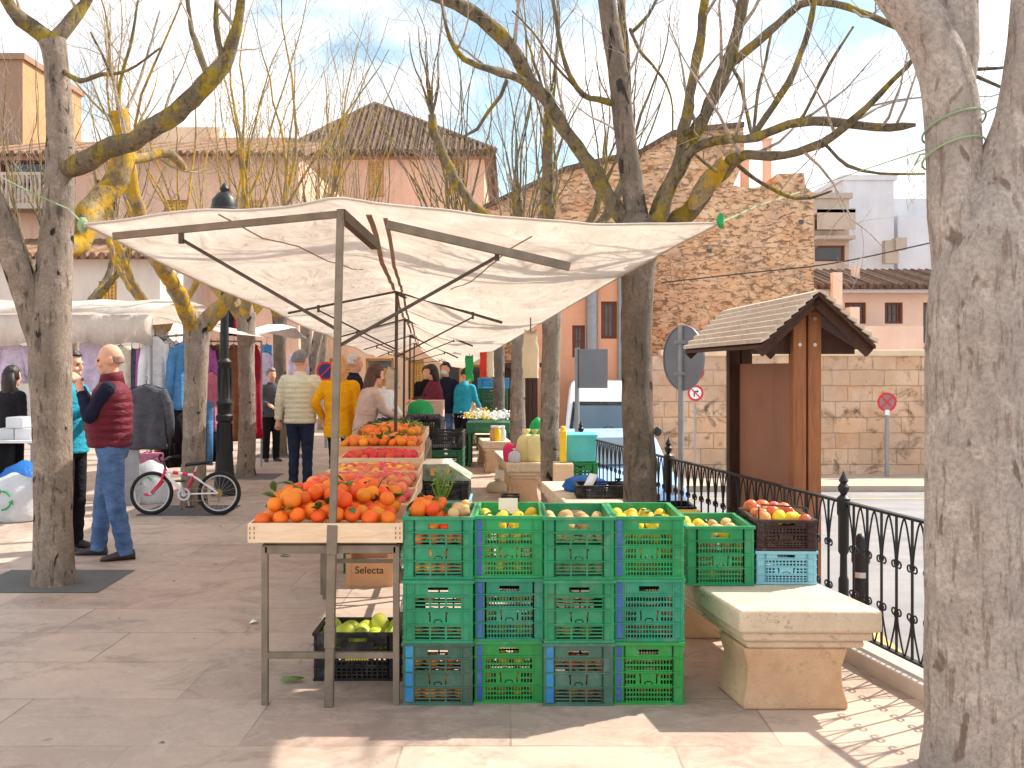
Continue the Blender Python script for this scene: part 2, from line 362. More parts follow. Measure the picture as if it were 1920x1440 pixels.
K = {}
K['pave'] = m_pavement()
K['asphalt'] = mat('asphalt', S(132, 129, 131), .85, .12, 1.2, .4, 120, c2=S(150, 146, 145))
K['sidewalk'] = mat('pale_paving', S(176, 160, 144), .9, .1, 2, .2, 30)
K['kerb'] = mat('kerb_stone', S(190, 178, 166), .85, .12, 3, .3, 30)
K['pit'] = mat('pit_slab', S(96, 94, 92), .85, .15, 4, .4, 50)
K['paint'] = mat('road_paint', S(232, 180, 110), .8, .1, 5)
K['wall'] = m_blocks('sandstone_blocks', S(226, 186, 152), S(204, 160, 124), S(226, 198, 174), .62, .4, 1., .95, warp=.006, mort=.012, bst=.9, patch=.45, pc=S(186, 158, 136))
K['rubble_old'] = None and m_blocks('rubble_stone', S(222, 158, 112), S(206, 142, 98), S(232, 176, 132), .62, .3, 1., .75, warp=.03, mort=.03, patch=.25, pc=S(196, 146, 112), bst=1.)
K['rubble'] = m_rubble('rubble_stone')
K['pink'] = m_plaster('pink_plaster', S(224, 186, 164), .6, .35)
K['pinkflat'] = m_plaster('salmon_plaster', S(246, 212, 194), .12)
K['orange_pl'] = m_plaster('orange_plaster', S(228, 164, 130), .3)
K['cream'] = m_plaster('cream_plaster', S(232, 206, 176), .3)
K['grey_pl'] = m_plaster('grey_plaster', S(214, 206, 198), .3)
K['white_pl'] = m_plaster('white_render', S(216, 216, 222), .2)
K['concrete'] = m_plaster('concrete', S(190, 176, 162), .4)
K['ochre'] = m_plaster('tower_sunlit_plaster', S(196, 152, 112), .15)  # sunlit tone put into the colour of the tower's side wall
K['taupe'] = m_plaster('taupe_and_shade_plaster', S(164, 134, 114), .2)  # shaded tone of the tower front; plain taupe on the cornice
K['tiles'] = m_tiles('roof_tiles', S(152, 120, 98))
K['tiles2'] = m_tiles('old_roof_tiles', S(126, 104, 90))
K['shutter'] = mat('ochre_shutter', S(204, 158, 84), .6, .12, 6)
K['brownwin'] = mat('brown_woodwork', S(110, 62, 44), .5, .12, 6)
K['pane'] = m_glass('dark_pane', S(60, 58, 60))
K['black'] = mat('black_iron', S(30, 30, 33), .45, .25, 8, .1, 60)
K['steel'] = mat('dull_steel', S(128, 116, 102), .5, .2, 12, .12, 60, metal=.35)
K['darksteel'] = mat('brown_steel', S(84, 72, 62), .5, .2, 12, .12, 60, metal=.3)
K['galv'] = mat('galvanised', S(150, 150, 154), .45, .1, 10, metal=.4)
K['signback'] = mat('sign_back', S(120, 122, 130), .5, .08, 5, metal=.2)
def m_stone(name, c, c2, moss):
    t = NT(name); co = t.coord(); col = t.mix(t.ramp(t.noise(co, 2.6, 7, .65), [(.35, 0.), (.65, 1.)]), c, c2)
    sp = t.ramp(t.noise(co, 24, 8, .75), [(.54, 0.), (.62, 1.)]); z = t.n('ShaderNodeNewGeometry'); sx = t.n('ShaderNodeSeparateXYZ'); t.l(z.outputs['Normal'], sx.inputs[0])
    side = t.math('SUBTRACT', 1.15, t.math('ABSOLUTE', sx.outputs[2]), True)
    col = t.mix(t.math('MULTIPLY', t.math('MULTIPLY', sp, t.ramp(t.noise(co, 4, 5), [(.42, 0.), (.58, 1.)])), t.math('MULTIPLY', side, moss)), col, S(112, 100, 86))
    col = t.mix(t.math('MULTIPLY', t.ramp(t.noise(co, 70, 4, .8), [(.5, 0.), (.7, 1.)]), .3), col, k_(c, .6))
    return t.done(col, .88, t.bump(t.math('ADD', t.noise(co, 30, 8, .7), t.math('MULTIPLY', t.noise(co, 5, 4), .6)), .6, .012), 0, .15)
K['stone'] = m_stone('bench_stone', S(206, 184, 158), S(226, 208, 184), .9); K['stone2'] = m_stone('bench_pedestal_stone', S(198, 162, 128), S(222, 190, 156), .4)
K['boxwood'] = m_wood('pale_box_wood', S(224, 190, 152), S(240, 216, 186), (3, 3, 22))
K['kraft'] = mat('orange_card', S(222, 166, 122), .8, .1, 5)
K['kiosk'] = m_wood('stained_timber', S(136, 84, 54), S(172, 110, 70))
K['kioskdark'] = m_wood('dark_and_shaded_timber', S(60, 38, 30), S(84, 54, 40))  # dark wood; also puts shade into the notice board's posts and roof underside
K['board'] = m_wood('brown_board', S(152, 104, 82), S(168, 118, 94), (30, 30, 1.5))
K['shingle'] = m_wood('weathered_shingle', S(188, 168, 148), S(226, 208, 188), (2, 14, 14), .85)
K['tarp'] = m_tarp()
K['tarphem'] = mat('tarp_hem', S(196, 184, 172), .8)
K['tarpdark'] = mat('brown_strap', S(150, 124, 104), .8)
YEL = S(190, 158, 30)
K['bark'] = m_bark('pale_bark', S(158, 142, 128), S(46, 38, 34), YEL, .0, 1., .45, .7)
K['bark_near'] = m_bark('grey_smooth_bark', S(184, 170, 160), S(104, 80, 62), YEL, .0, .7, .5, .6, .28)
K['bark_dark'] = m_bark('shaded_bark', S(132, 117, 104), S(36, 30, 28), YEL, .12)  # darker copy of the bark, with shade put into its base colour
K['limb'] = m_bark('lichen_limb', S(128, 114, 94), S(60, 50, 40), S(176, 150, 44), .74, .6, .6, .9)
K['limb_y'] = m_bark('yellow_lichen_limb', S(156, 136, 104), S(70, 54, 34), S(220, 172, 26), .85, .4, .8)
K['twig'] = m_bark('twig_bark', S(190, 174, 160), S(60, 50, 44), S(170, 140, 50), .15, .3, 1.)
K['twig_y'] = m_bark('yellow_twig', S(186, 168, 130), S(80, 66, 40), S(180, 152, 50), .45, .3, 1.)
def plast(n, c, var=.12, c2=None):
    t = NT(n); co = t.coord(); oi = t.n('ShaderNodeObjectInfo'); dv = t.n('ShaderNodeVectorMath', operation='ADD'); t.l(co, dv.inputs[0]); cb = t.n('ShaderNodeCombineXYZ'); t.l(t.math('MULTIPLY', oi.outputs['Random'], 31.), cb.inputs[0]); t.l(cb.outputs[0], dv.inputs[1]); co = dv.outputs[0]
    col = t.mix(t.ramp(t.noise(co, 5, 6, .6), [(.3, 0.), (.7, 1.)]), k_(c, 1-var), c2 or k_(c, 1+var))
    pale = tuple(min(.9, x*.7+.16) for x in c)
    col = t.mix(t.math('MULTIPLY', t.ramp(t.noise(co, 9, 8, .75, .5), [(.52, 0.), (.66, 1.)]), .4), col, pale)
    col = t.mix(t.math('MULTIPLY', t.ramp(t.noise(co, 3.2, 7, .7), [(.56, 0.), (.7, 1.)]), .5), col, S(96, 84, 66))
    hs = t.n('ShaderNodeHueSaturation'); t.val(hs.inputs['Value'], t.math('ADD', t.math('MULTIPLY', oi.outputs['Random'], .24), .88)); t.val(hs.inputs['Hue'], t.math('ADD', t.math('MULTIPLY', t.math('FRACT', t.math('MULTIPLY', oi.outputs['Random'], 9.7)), .03), .485)); t.l(col, hs.inputs['Color'])
    return t.done(hs.outputs[0], t.math('ADD', t.math('MULTIPLY', t.noise(co, 14, 5), .4), .3), t.bump(t.noise(co, 26, 6, .7), .15, .006), 0, .4)
K['g1'] = plast('teal_green_plastic', S(26, 132, 94), var=.2, c2=S(44, 150, 112)); K['g2'] = plast('bright_green_plastic', S(32, 146, 86), var=.2)
K['g3'] = plast('grass_green_plastic', S(42, 144, 62), var=.2); K['g4'] = plast('faded_grey_green_plastic', S(66, 106, 90), var=.25)
K['g5'] = plast('dark_green_plastic', S(30, 96, 66))
K['blue_strip'] = plast('blue_plastic', S(62, 92, 168)); K['cyan_strip'] = plast('cyan_plastic', S(44, 132, 180))
K['blackpl'] = plast('black_plastic', S(30, 29, 31)); K['ltblue'] = plast('pale_blue_plastic', S(132, 186, 208)); K['brownpl'] = plast('dark_brown_plastic', S(56, 36, 32))
K['turq'] = plast('turquoise_plastic', S(92, 200, 205)); K['yellowpl'] = plast('yellow_plastic', S(236, 200, 50)); K['redpl'] = plast('red_plastic', S(206, 44, 60))
def fruit(n, c, rnd=.16, hue=.02, rough=.52, **k): return mat(n, c, rough, k.pop('var', .14), k.pop('sc', 9), .12, 160, rnd=rnd, hue=hue, spec=.4, dist=.002, **k)
K['orange'] = fruit('orange_peel', S(246, 118, 26)); K['mandarin'] = fruit('mandarin_peel', S(240, 130, 36))
K['peach'] = fruit('peach_skin', S(222, 84, 62), .2, .03, .55, c2=S(238, 150, 96), sc=14); K['apple'] = fruit('apple_skin', S(196, 46, 48), .2, .02, .3, c2=S(228, 120, 80), sc=16)
K['lemon'] = fruit('lemon_peel', S(240, 200, 50)); K['potato'] = fruit('potato_skin', S(214, 176, 120), .15, .01, .7); K['gpear'] = fruit('green_pear_skin', S(196, 206, 70))
K['aub'] = fruit('aubergine_skin', S(48, 26, 52), .2); K['tomato'] = fruit('tomato_skin', S(214, 52, 34)); K['greenveg'] = fruit('green_vegetable', S(96, 140, 50), .3, .02, .5)
K['leaf'] = mat('leaf', S(70, 104, 42), .5, .3, 14, rnd=.3)
K['card'] = mat('white_card', S(240, 238, 232), .6, .04)
K['ycard'] = mat('yellow_card', S(246, 200, 40), .6, .05)
K['skin'] = mat('skin', S(224, 168, 140), .55, .08, 12, spec=.3); K['skin2'] = mat('tan_skin', S(206, 148, 120), .55, .08, 12, spec=.3)
K['hair_dark'] = mat('dark_hair', S(36, 28, 26), .5, .3, 30, .4, 90); K['hair_brown'] = mat('brown_hair', S(84, 52, 40), .5, .3, 30, .4, 90)
K['hair_blonde'] = mat('blonde_hair', S(206, 148, 88), .5, .25, 30, .4, 90); K['stubble'] = mat('short_grey_fringe', S(168, 142, 128), .7, .2, 40, .4, 90); K['hair_grey'] = mat('grey_hair', S(128, 122, 122), .6, .3, 30, .4, 90); K['hair_white'] = mat('white_hair', S(214, 208, 204), .6, .15, 30, .4, 90)
K['maroon'] = m_fabric('maroon_quilt', S(108, 36, 50), .5); K['navy'] = m_fabric('navy_knit', S(34, 36, 56)); K['jeans'] = m_fabric('blue_denim', S(88, 116, 160), .9, .35, 6)
K['darkjeans'] = m_fabric('dark_denim', S(44, 52, 76), .9, .25, 6); K['blackcloth'] = m_fabric('black_cloth', S(30, 28, 32)); K['beige'] = m_fabric('beige_quilt', S(226, 216, 186), .6, .08)
K['yellowcoat'] = m_fabric('mustard_wool', S(240, 168, 24), .9, .08); K['rose'] = m_fabric('rose_wool', S(206, 176, 162), .9, .1); K['whitecloth'] = m_fabric('white_cloth', S(236, 234, 236), .85, .06)
K['tealcloth'] = m_fabric('teal_fleece', S(48, 158, 184), .85, .12); K['burgundy'] = m_fabric('burgundy_knit', S(110, 44, 60)); K['shoe'] = mat('shoe_leather', S(58, 50, 50), .5); K['greycloth'] = m_fabric('charcoal_cloth', S(84, 84, 92), .8, .2)
K['lilac'] = m_fabric('lilac_cloth', S(206, 190, 214)); K['pinkcloth'] = m_fabric('pink_cloth', S(216, 130, 160)); K['browncloth'] = m_fabric('brown_cloth', S(146, 100, 72)); K['bluecloth'] = m_fabric('blue_cloth', S(86, 140, 190)); K['red'] = m_fabric('red_cloth', S(170, 34, 60))
K['purple'] = m_fabric('violet_cloth', S(190, 110, 190)); K['cream_cl'] = m_fabric('cream_cloth', S(232, 222, 206))
K['bagwhite'] = m_thin('white_polythene', S(232, 234, 238)); K['baggreen'] = m_thin('green_polythene', S(40, 190, 110)); K['bagblue'] = m_thin('blue_polythene', S(40, 130, 214)); K['bagyellow'] = m_thin('straw_polythene', S(250, 234, 180))
K['bagred'] = m_thin('red_polythene', S(226, 70, 52)); K['bagpale'] = m_thin('pale_net', S(228, 214, 190))
K['whitepaint'] = mat('white_car_paint', S(236, 238, 242), .3, .03); K['bluepaint'] = mat('pale_blue_car_paint', S(150, 184, 226), .3, .05); K['glass'] = m_glass('windscreen', S(90, 110, 124)); K['rubber'] = mat('rubber', S(28, 28, 30), .8)
K['signred'] = mat('sign_red', S(214, 40, 56), .5, .05); K['signwhite'] = mat('sign_white', S(240, 240, 240), .5, .04); K['signblue'] = mat('sign_blue', S(48, 56, 110), .5, .05); K['ink'] = mat('ink', S(34, 30, 34), .6, .05)
K['biker'] = mat('bike_red', S(214, 34, 70), .35, .05); K['bikew'] = mat('bike_white', S(238, 232, 230), .35, .05); K['alloy'] = mat('alloy', S(190, 190, 192), .35, .08, metal=.5)
K['rope'] = mat('green_rope', S(140, 164, 124), .8); K['cable'] = mat('cable', S(60, 56, 54), .7); K['lampglass'] = m_glass('lamp_glass', S(120, 122, 124)); K['greenmark'] = mat('green_print', S(40, 150, 84), .6)
K['magenta'] = mat('magenta_paper', S(220, 40, 100), .6, .15)
EXPO, SUN, CLOUD, SKYB, CLO, SKYOFF = .82, 4.5, .97, 1.15, .405, (1.21, 7.63, 6.87)
# ================================================================ camera, light, sky
sc = bpy.context.scene
cam = bpy.data.cameras.new('camera'); co_ = bpy.data.objects.new('camera', cam); C.objects.link(co_)
co_.location = (0, 0, H); co_.rotation_euler = (R(90), 0, 0); cam.sensor_width = 36; cam.lens = 36; cam.shift_y = -30/1920
cam.clip_end = 2000; cam.clip_start = .05; sc.camera = co_
sc.view_settings.view_transform = 'Standard'; sc.view_settings.look = 'None'; sc.view_settings.exposure = EXPO; sc.view_settings.gamma = 1
TS = V((.86, .5, 1.0)).normalized()
sl = bpy.data.lights.new('sun', 'SUN'); sl.energy = SUN; sl.angle = R(.8); sl.color = (1, .93, .82)
so = bpy.data.objects.new('sun', sl); C.objects.link(so); so.rotation_euler = (-TS).to_track_quat('-Z', 'Y').to_euler(); so.location = (6, 4, 12)
w = bpy.data.worlds.new('World'); sc.world = w; w.use_nodes = True; nt = w.node_tree; bg = nt.nodes['Background']
sky = nt.nodes.new('ShaderNodeTexSky'); sky.sky_type = 'NISHITA'; sky.sun_disc = False
sky.sun_elevation = math.asin(TS.z); sky.sun_rotation = math.atan2(TS.x, TS.y); sky.air_density = 1.0; sky.dust_density = .6; sky.ozone_density = 1.6
def wn(ty, **kw):
    q = nt.nodes.new(ty)
    for k, v in kw.items(): setattr(q, k, v)
    return q
wl = nt.links.new
tc = wn('ShaderNodeTexCoord'); mp = wn('ShaderNodeMapping'); wl(tc.outputs['Generated'], mp.inputs[0]); mp.inputs['Scale'].default_value = (1, 1, 2.1); mp.inputs['Location'].default_value = SKYOFF
n1 = wn('ShaderNodeTexNoise'); wl(mp.outputs[0], n1.inputs['Vector']); n1.inputs['Scale'].default_value = 3.6; n1.inputs['Detail'].default_value = 9; n1.inputs['Roughness'].default_value = .52
rp = wn('ShaderNodeValToRGB'); wl(n1.outputs['Fac'], rp.inputs[0]); rp.color_ramp.elements[0].position = CLO; rp.color_ramp.elements[1].position = CLO+.12
n2 = wn('ShaderNodeTexNoise'); wl(mp.outputs[0], n2.inputs['Vector']); n2.inputs['Scale'].default_value = 7; n2.inputs['Detail'].default_value = 6
rp2 = wn('ShaderNodeValToRGB'); wl(n2.outputs['Fac'], rp2.inputs[0]); rp2.color_ramp.elements[0].position = .3; rp2.color_ramp.elements[1].position = .56
rp2.color_ramp.elements[0].color = (5.6*CLOUD, 5.9*CLOUD, 6.5*CLOUD, 1); rp2.color_ramp.elements[1].color = (9.6*CLOUD, 9.6*CLOUD, 9.6*CLOUD, 1)
lift = wn('ShaderNodeMix', data_type='RGBA', blend_type='MULTIPLY'); lift.inputs[0].default_value = 1; wl(sky.outputs[0], lift.inputs[6]); lift.inputs[7].default_value = (SKYB*1.25, SKYB*1.22, SKYB*1.02, 1)
mx = wn('ShaderNodeMix', data_type='RGBA'); wl(rp.outputs[0], mx.inputs[0]); wl(lift.outputs[2], mx.inputs[6]); wl(rp2.outputs[0], mx.inputs[7])
wl(mx.outputs[2], bg.inputs[0]); bg.inputs[1].default_value = .1

# ================================================================ ground
def fx(y): return 2.03-.2*(y-5) if y <= 12 else .63-.08*(y-12)
def zr(y): return -.45-.035*(min(y, 46)-4)
m = MB(); ys = [-8, 0, 12, 24, 46, 120, 500]
m.v = [V((x, y, zr(y))) for y in ys for x in (-400, -60, -8, 60, 400)]
m.f = [(j*5+i, j*5+i+1, j*5+i+6, j*5+i+5) for j in range(len(ys)-1) for i in range(4)]; m.m = [0]*len(m.f)
kind(m.build('road', K['asphalt'], smooth=False), 'structure')
m = MB(); L = [(-45, -8), (fx(-8), -8), (fx(12), 12), (fx(60), 60), (-45, 60)]
m.prism([V((x, y, 0)) for x, y in L][::-1], lambda p: p, lambda p: V((p.x, p.y, -3)))
kind(m.build('plaza_pavement', K['pave'], smooth=False), 'structure')
m = MB()
for a, b in ((-3, 3.2), (3.205, 6.1), (6.105, 9), (9.005, 12), (12.005, 17), (17.005, 24)):
    m.prism([V((fx(a)-.09, a, .085)), V((fx(b)-.09, b, .085)), V((fx(b)+.12, b, .085)), V((fx(a)+.12, a, .085))][::-1], lambda p: p, lambda p: V((p.x, p.y, -.3)))
kind(m.build('kerb', K['kerb'], smooth=False, bevel=.012), 'structure')
m = MB()   # pavement before the far wall
m.add([V((x, y, zr(y)+dz)) for dz in (.13, -.2) for (x, y) in ((-1, 22.2), (16, 22.2), (16, 27), (-1, 27))], [(0, 1, 2, 3), (0, 4, 5, 1), (1, 5, 6, 2), (2, 6, 7, 3), (3, 7, 4, 0)])
kind(m.build('far_pavement', K['sidewalk'], smooth=False), 'structure')
m = MB()
for (x0, y0, x1, y1, ww) in ((2.55, 4.2, 3.0, 9.2, .12), (3.4, 20.6, 14, 20.6, .12)):
    dx, dy = (V((x1-x0, y1-y0, 0)).normalized()*ww).xy
    m.add([V((x, y, zr(y)+.006)) for x, y in ((x0, y0), (x0+dy, y0-dx), (x1+dy, y1-dx), (x1, y1))], [(0, 1, 2, 3)])
kind(m.build('road_marking', K['paint'], smooth=False), 'structure')
m = MB()
a, b, c_, d_ = V((-3.93, 7.28, .004)), V((-2.95, 7.28, .004)), V((-2.98, 8.1, .004)), V((-3.96, 8.1, .004))
m.add([a, b, c_, d_], [(0, 1, 2, 3)]); kind(m.build('tree_pit', K['pit'], smooth=False), 'structure')
for y in (11.5, 15.1, 18.6):
    x = {11.5: -3.6, 15.1: -3.9, 18.6: -4.2}[y]; m = MB(); m.add([V((x-.48, y-.42, .004)), V((x+.48, y-.42, .004)), V((x+.45, y+.42, .004)), V((x-.5, y+.42, .004))], [(0, 1, 2, 3)]); kind(m.build('tree_pit', K['pit'], smooth=False), 'structure')

# ================================================================ buildings
def facade(name, label, px0, px1, pyt, d, zb, dep, wallm, wins=(), flat=True, cat='building', th=.3):
    """front wall with real openings, closed box behind; windows (px, py, w, h, kind)"""
    x0, x1, zt = X(px0, d), X(px1, d), Zp(pyt, d)
    t = thing(name, label, cat, ((x0+x1)/2, d, zb))
    rects = []
    for (a, b, ww, hh, kd) in wins:
        cx, cz = X(a, d), Zp(b, d); rects.append((cx-ww*d/F/2, cx+ww*d/F/2, cz-hh*d/F/2, cz+hh*d/F/2, kd))
    xs = sorted({x0, x1, *[r[0] for r in rects], *[r[1] for r in rects]}); zs = sorted({zb, zt, *[r[2] for r in rects], *[r[3] for r in rects]})
    m = MB(); m.grid(xs, zs, lambda x, z: any(r[0] < x < r[1] and r[2] < z < r[3] for r in rects), lambda x, z, q: V((x, d+q, z)), th)
    m.box(x0+.003, x1-.003, d+th+.002, d+dep, zb, zt-.004)
    if flat: m.box(x0-.12, x1+.12, d-.1, d+dep+.1, zt, zt+.22)
    m.build('wall', wallm, t, world=True, smooth=False)
    for (a, b, c, e, kd) in rects:
        f = MB(); fw = .08; y0, y1 = d+.1, d+.18
        f.box(a, a+fw, y0, y1, c, e); f.box(b-fw, b, y0, y1, c, e); f.box(a+fw, b-fw, y0, y1, e-fw, e); f.box(a+fw, b-fw, y0, y1, c, c+fw)
        if kd == 'grid':
            for k in (1, 2, 3): f.box(a+(b-a)*k/4-.02, a+(b-a)*k/4+.02, y0+.01, y1, c+fw, e-fw)
            f.box(a+fw, b-fw, y0+.012, y1-.002, (c+e)/2-.02, (c+e)/2+.02)
        fo = f.build('window' if kd != 'door' else 'door', K['brownwin'] if kd in ('grid', 'door', 'open') else K['shutter'], t, world=True, smooth=False)
        g = MB(); g.box(a+fw, b-fw, y0+.05, y0+.07, c+fw, e-fw)
        go = g.build('pane', K['pane'], fo, smooth=False); 
        for p in go.data.vertices: p.co -= V(t.location)
        if kd == 'shut':
            for sa, sb in ((a+fw, (a+b)/2-.01), ((a+b)/2+.01, b-fw)):
                q = MB(); n = max(6, int((e-c)/.12))
                q.box(sa, sa+.06, y0-.03, y0+.02, c+fw, e-fw); q.box(sb-.06, sb, y0-.03, y0+.02, c+fw, e-fw)
                for k in range(n):
                    zz = c+fw+(e-c-2*fw)*(k+.5)/n; hh = (e-c-2*fw)/n*.42
                    q.add([V((sa+.06, y0-.02, zz-hh)), V((sb-.06, y0-.02, zz-hh)), V((sb-.06, y0+.01, zz+hh)), V((sa+.06, y0+.01, zz+hh)), V((sa+.06, y0, zz-hh)), V((sb-.06, y0, zz-hh)), V((sb-.06, y0+.02, zz+hh)), V((sa+.06, y0+.02, zz+hh))], [(0, 1, 2, 3), (7, 6, 5, 4), (0, 4, 5, 1), (3, 2, 6, 7)])
                qo = q.build('shutter', K['shutter'], fo, smooth=False)
                for p in qo.data.vertices: p.co -= V(t.location)
    return t, x0, x1, zt
def tiled_slope(m, a, b, c, d, n=None, r=.09):
    """tiled roof plane: a-b eave, d-c top; rows of half-round tiles running up the slope"""
    m.add([a, b, c, d, a-V((0, 0, .12)), b-V((0, 0, .12)), c-V((0, 0, .12)), d-V((0, 0, .12))], [(0, 1, 2, 3), (7, 6, 5, 4), (0, 4, 5, 1), (1, 5, 6, 2), (2, 6, 7, 3), (3, 7, 4, 0)])
    n = n or max(4, int((b-a).length/.26)); nr = (b-a).cross(d-a).normalized()
    for i in range(n):
        f = (i+.5)/n; p, q = a.lerp(b, f), d.lerp(c, f)
        if (q-p).length < .3: continue
        m.tube([p-(q-p).normalized()*.12, q], [r, r*.9], 6)
GZ = -1.6
# left pink block
t, x0, x1, zt = facade('pink_house', 'tall pink plastered house with an open balcony behind the left trees', -260, 560, 292, 34, 0, 8, K['pink'],
    [(45, 330, 90, 60, 'open'), (200, 372, 40, 70, 'grid'), (470, 420, 44, 90, 'shut'), (330, 420, 44, 90, 'shut'), (60, 520, 44, 80, 'shut')], flat=False)
m = MB(); tiled_slope(m, V((x0-.3, 33.5, zt)), V((x1+.3, 33.5, zt)), V((x1, 39, zt+1.5)), V((x0, 39, zt+1.5))); m.build('roof', K['tiles'], t, world=True, smooth=False)
m = MB(); bx0, bx1 = X(-20, 33.6), X(92, 33.6); zf = Zp(385, 33.6)
m.box(bx0, bx1, 33.1, 33.98, zf-.18, zf); m.box(bx0, bx1, 33.1, 33.22, zf+.9, zf+1.0)
for i in range(14): 
    xx = bx0+.1+(bx1-bx0-.2)*i/13; m.lathe([(.04, zf), (.07, zf+.3), (.035, zf+.6), (.06, zf+.9)], (xx, 33.16, 0), 8)
m.build('balcony', K['concrete'], t, world=True)
# tower
t, x0, x1, zt = facade('square_tower', 'square tower with light and shade coloured into its faces, above the pink house roof', -60, 42, 112, 37, 0, 5, K['taupe'], [])  # front taupe, side ochre: shade and sunlight put into the wall colours
m = MB(); xx = X(42, 37); m.box(xx+.005, xx+.02, 37-.02, 42.02, 6, zt-.01); m.add([V((xx+.003, 37, 0)), V((X(86, 42), 42.0, 0)), V((X(86, 42), 42.0, zt-.3)), V((xx+.003, 37, zt-.01)), V((xx-1, 42, 0)), V((xx-1, 42, zt-.3))], [(0, 1, 2, 3), (0, 4, 1), (3, 2, 5)])
m.build('side_wall', K['ochre'], t, world=True, smooth=False)
# low grey house
t, x0, x1, zt = facade('grey_house', 'low grey rendered house with one ochre shuttered window', -330, 300, 478, 30, 0, 7, K['grey_pl'], [(202, 556, 34, 58, 'shut'), (-60, 556, 34, 58, 'shut')], flat=False)
m = MB(); tiled_slope(m, V((x0-.2, 29.6, zt-.05)), V((x1+.2, 29.6, zt-.05)), V((x1+.1, 34, zt+.9)), V((x0, 34, zt+.9)), r=.11); m.build('roof', K['tiles'], t, world=True, smooth=False)
# church-like gabled block
t, x0, x1, zt = facade('hipped_house', 'big pink house with a hipped tile roof at the end of the market', 555, 908, 300, 44, 0, 12, K['pink'], [(705, 335, 30, 70, 'shut'), (858, 330, 30, 70, 'shut'), (600, 350, 30, 70, 'shut')], flat=False)
zt2 = Zp(288, 44); e = .5; A = V((x0-e, 43.4, zt2)); B = V((x1+e, 43.4, zt2)); Cc = V((x1+e, 56.5, zt2)); D = V((x0-e, 56.5, zt2)); T = V((X(702, 47.5), 47.5, Zp(196, 47.5))); T2 = V((T.x, 52, T.z))
m = MB(); m.add([A, B, Cc, D, T, T2, A-V((0, 0, .16)), B-V((0, 0, .16)), Cc-V((0, 0, .16)), D-V((0, 0, .16))], [(0, 1, 4), (1, 2, 5, 4), (2, 3, 5), (3, 0, 4, 5), (6, 7, 1, 0), (7, 8, 2, 1), (8, 9, 3, 2), (9, 6, 0, 3), (9, 8, 7, 6)])
for i in range(34):
    f = (i+.5)/34; p = A.lerp(B, f); tt = 1-abs(f-.5)*2; top = p.lerp(T+V(((f-.5)*0, 0, 0)), 1) if False else None
    q = p+(V((p.x, T.y, T.z))-p)*tt if False else V((p.x, A.y+(T.y-A.y)*(f/((T.x-A.x)/(B.x-A.x)) if p.x < T.x else (1-f)/(1-(T.x-A.x)/(B.x-A.x))), A.z+(T.z-A.z)*(f/((T.x-A.x)/(B.x-A.x)) if p.x < T.x else (1-f)/(1-(T.x-A.x)/(B.x-A.x)))))
    if (q-p).length > .3: m.tube([p-V((0, .1, .05)), q], [.12, .11], 6)
for s in (A, B): m.tube([s, T], .14, 6)
m.tube([T, T2], .14, 6)
m.build('roof', K['tiles2'], t, world=True, smooth=False)
m = MB()
for k in range(3): m.box(x0-.12*k-.05, x1+.12*k+.05, 43.9-.12*k, 56, zt+.01+.09*k, zt+.1+.09*k)
m.build('cornice', K['taupe'], t, world=True, smooth=False)
# long house between
t, x0, x1, zt = facade('long_house', 'long flat topped pink house joining the hipped house on its left', 380, 552, 268, 46, 0, 8, K['pink'], [(440, 340, 28, 60, 'shut'), (510, 340, 28, 60, 'shut')])
m = MB(); m.box(X(250, 50), X(412, 50), 50, 54, zt-1, Zp(238, 50)); m.build('upper_storey', K['cream'], t, world=True, smooth=False)
# facade seen under the tarp
t, x0, x1, zt = facade('cream_house', 'low cream house with ochre framed windows at the far end under the awning', 480, 930, 560, 38, 0, 5, K['cream'],
    [(640, 702, 44, 60, 'shut'), (712, 702, 52, 60, 'open2'), (780, 715, 30, 80, 'shut'), (845, 712, 40, 56, 'open2'), (900, 712, 40, 56, 'open2'), (585, 710, 44, 60, 'shut')])
m = MB(); 
for px in (497, 512): m.tube([V((X(px, 37.8), 37.8, 0)), V((X(px, 37.8), 37.8, zt))], .09, 8)
m.build('drainpipe', K['galv'], t, world=True)
# ruined stone house
d = 29.; zb = GZ
prof = [(905, 395), (1060, 322), (1200, 290), (1260, 255), (1320, 246), (1394, 239), (1396, 300), (1375, 348), (1400, 352), (1455, 349), (1457, 326), (1508, 324), (1510, 350), (1526, 362), (1526, 900), (905, 900)]
t = thing('stone_house', 'tall windowless rubble stone house with a broken sloping roofline', 'building', (X(1300, d), d, zb))
m = MB(); pl = [V((X(a, d), d, Zp(b, d) if b < 880 else zb)) for a, b in prof]
m.prism(pl, lambda p: p, lambda p: V((p.x, p.y+9, p.z))); m.build('wall', K['rubble'], t, world=True, smooth=False)
m = MB()
for i in range(5): 
    a, b = pl[i], pl[i+1]; m.add([a+V((0, -.12, .0)), b+V((0, -.12, 0)), b+V((0, -.12, .14)), a+V((0, -.12, .14)), a+V((0, 9, 0)), b+V((0, 9, 0)), b+V((0, 9, .14)), a+V((0, 9, .14))], [(0, 1, 2, 3), (7, 6, 5, 4), (3, 2, 6, 7), (0, 4, 5, 1), (0, 3, 7, 4), (1, 5, 6, 2)])
m.build('coping', K['tiles2'], t, world=True, smooth=False)
for px, top, bot in ((1398, 300, 352), (1440, 262, 350)):
    m = MB(); m.box(X(px, 31)-.11, X(px, 31)+.11, 31, 31.25, Zp(bot, 31), Zp(top, 31)); m.box(X(px, 31)-.14, X(px, 31)+.14, 30.97, 31.28, Zp(top, 31), Zp(top, 31)+.06); m.build('chimney', K['pink'], t, world=True, smooth=False)
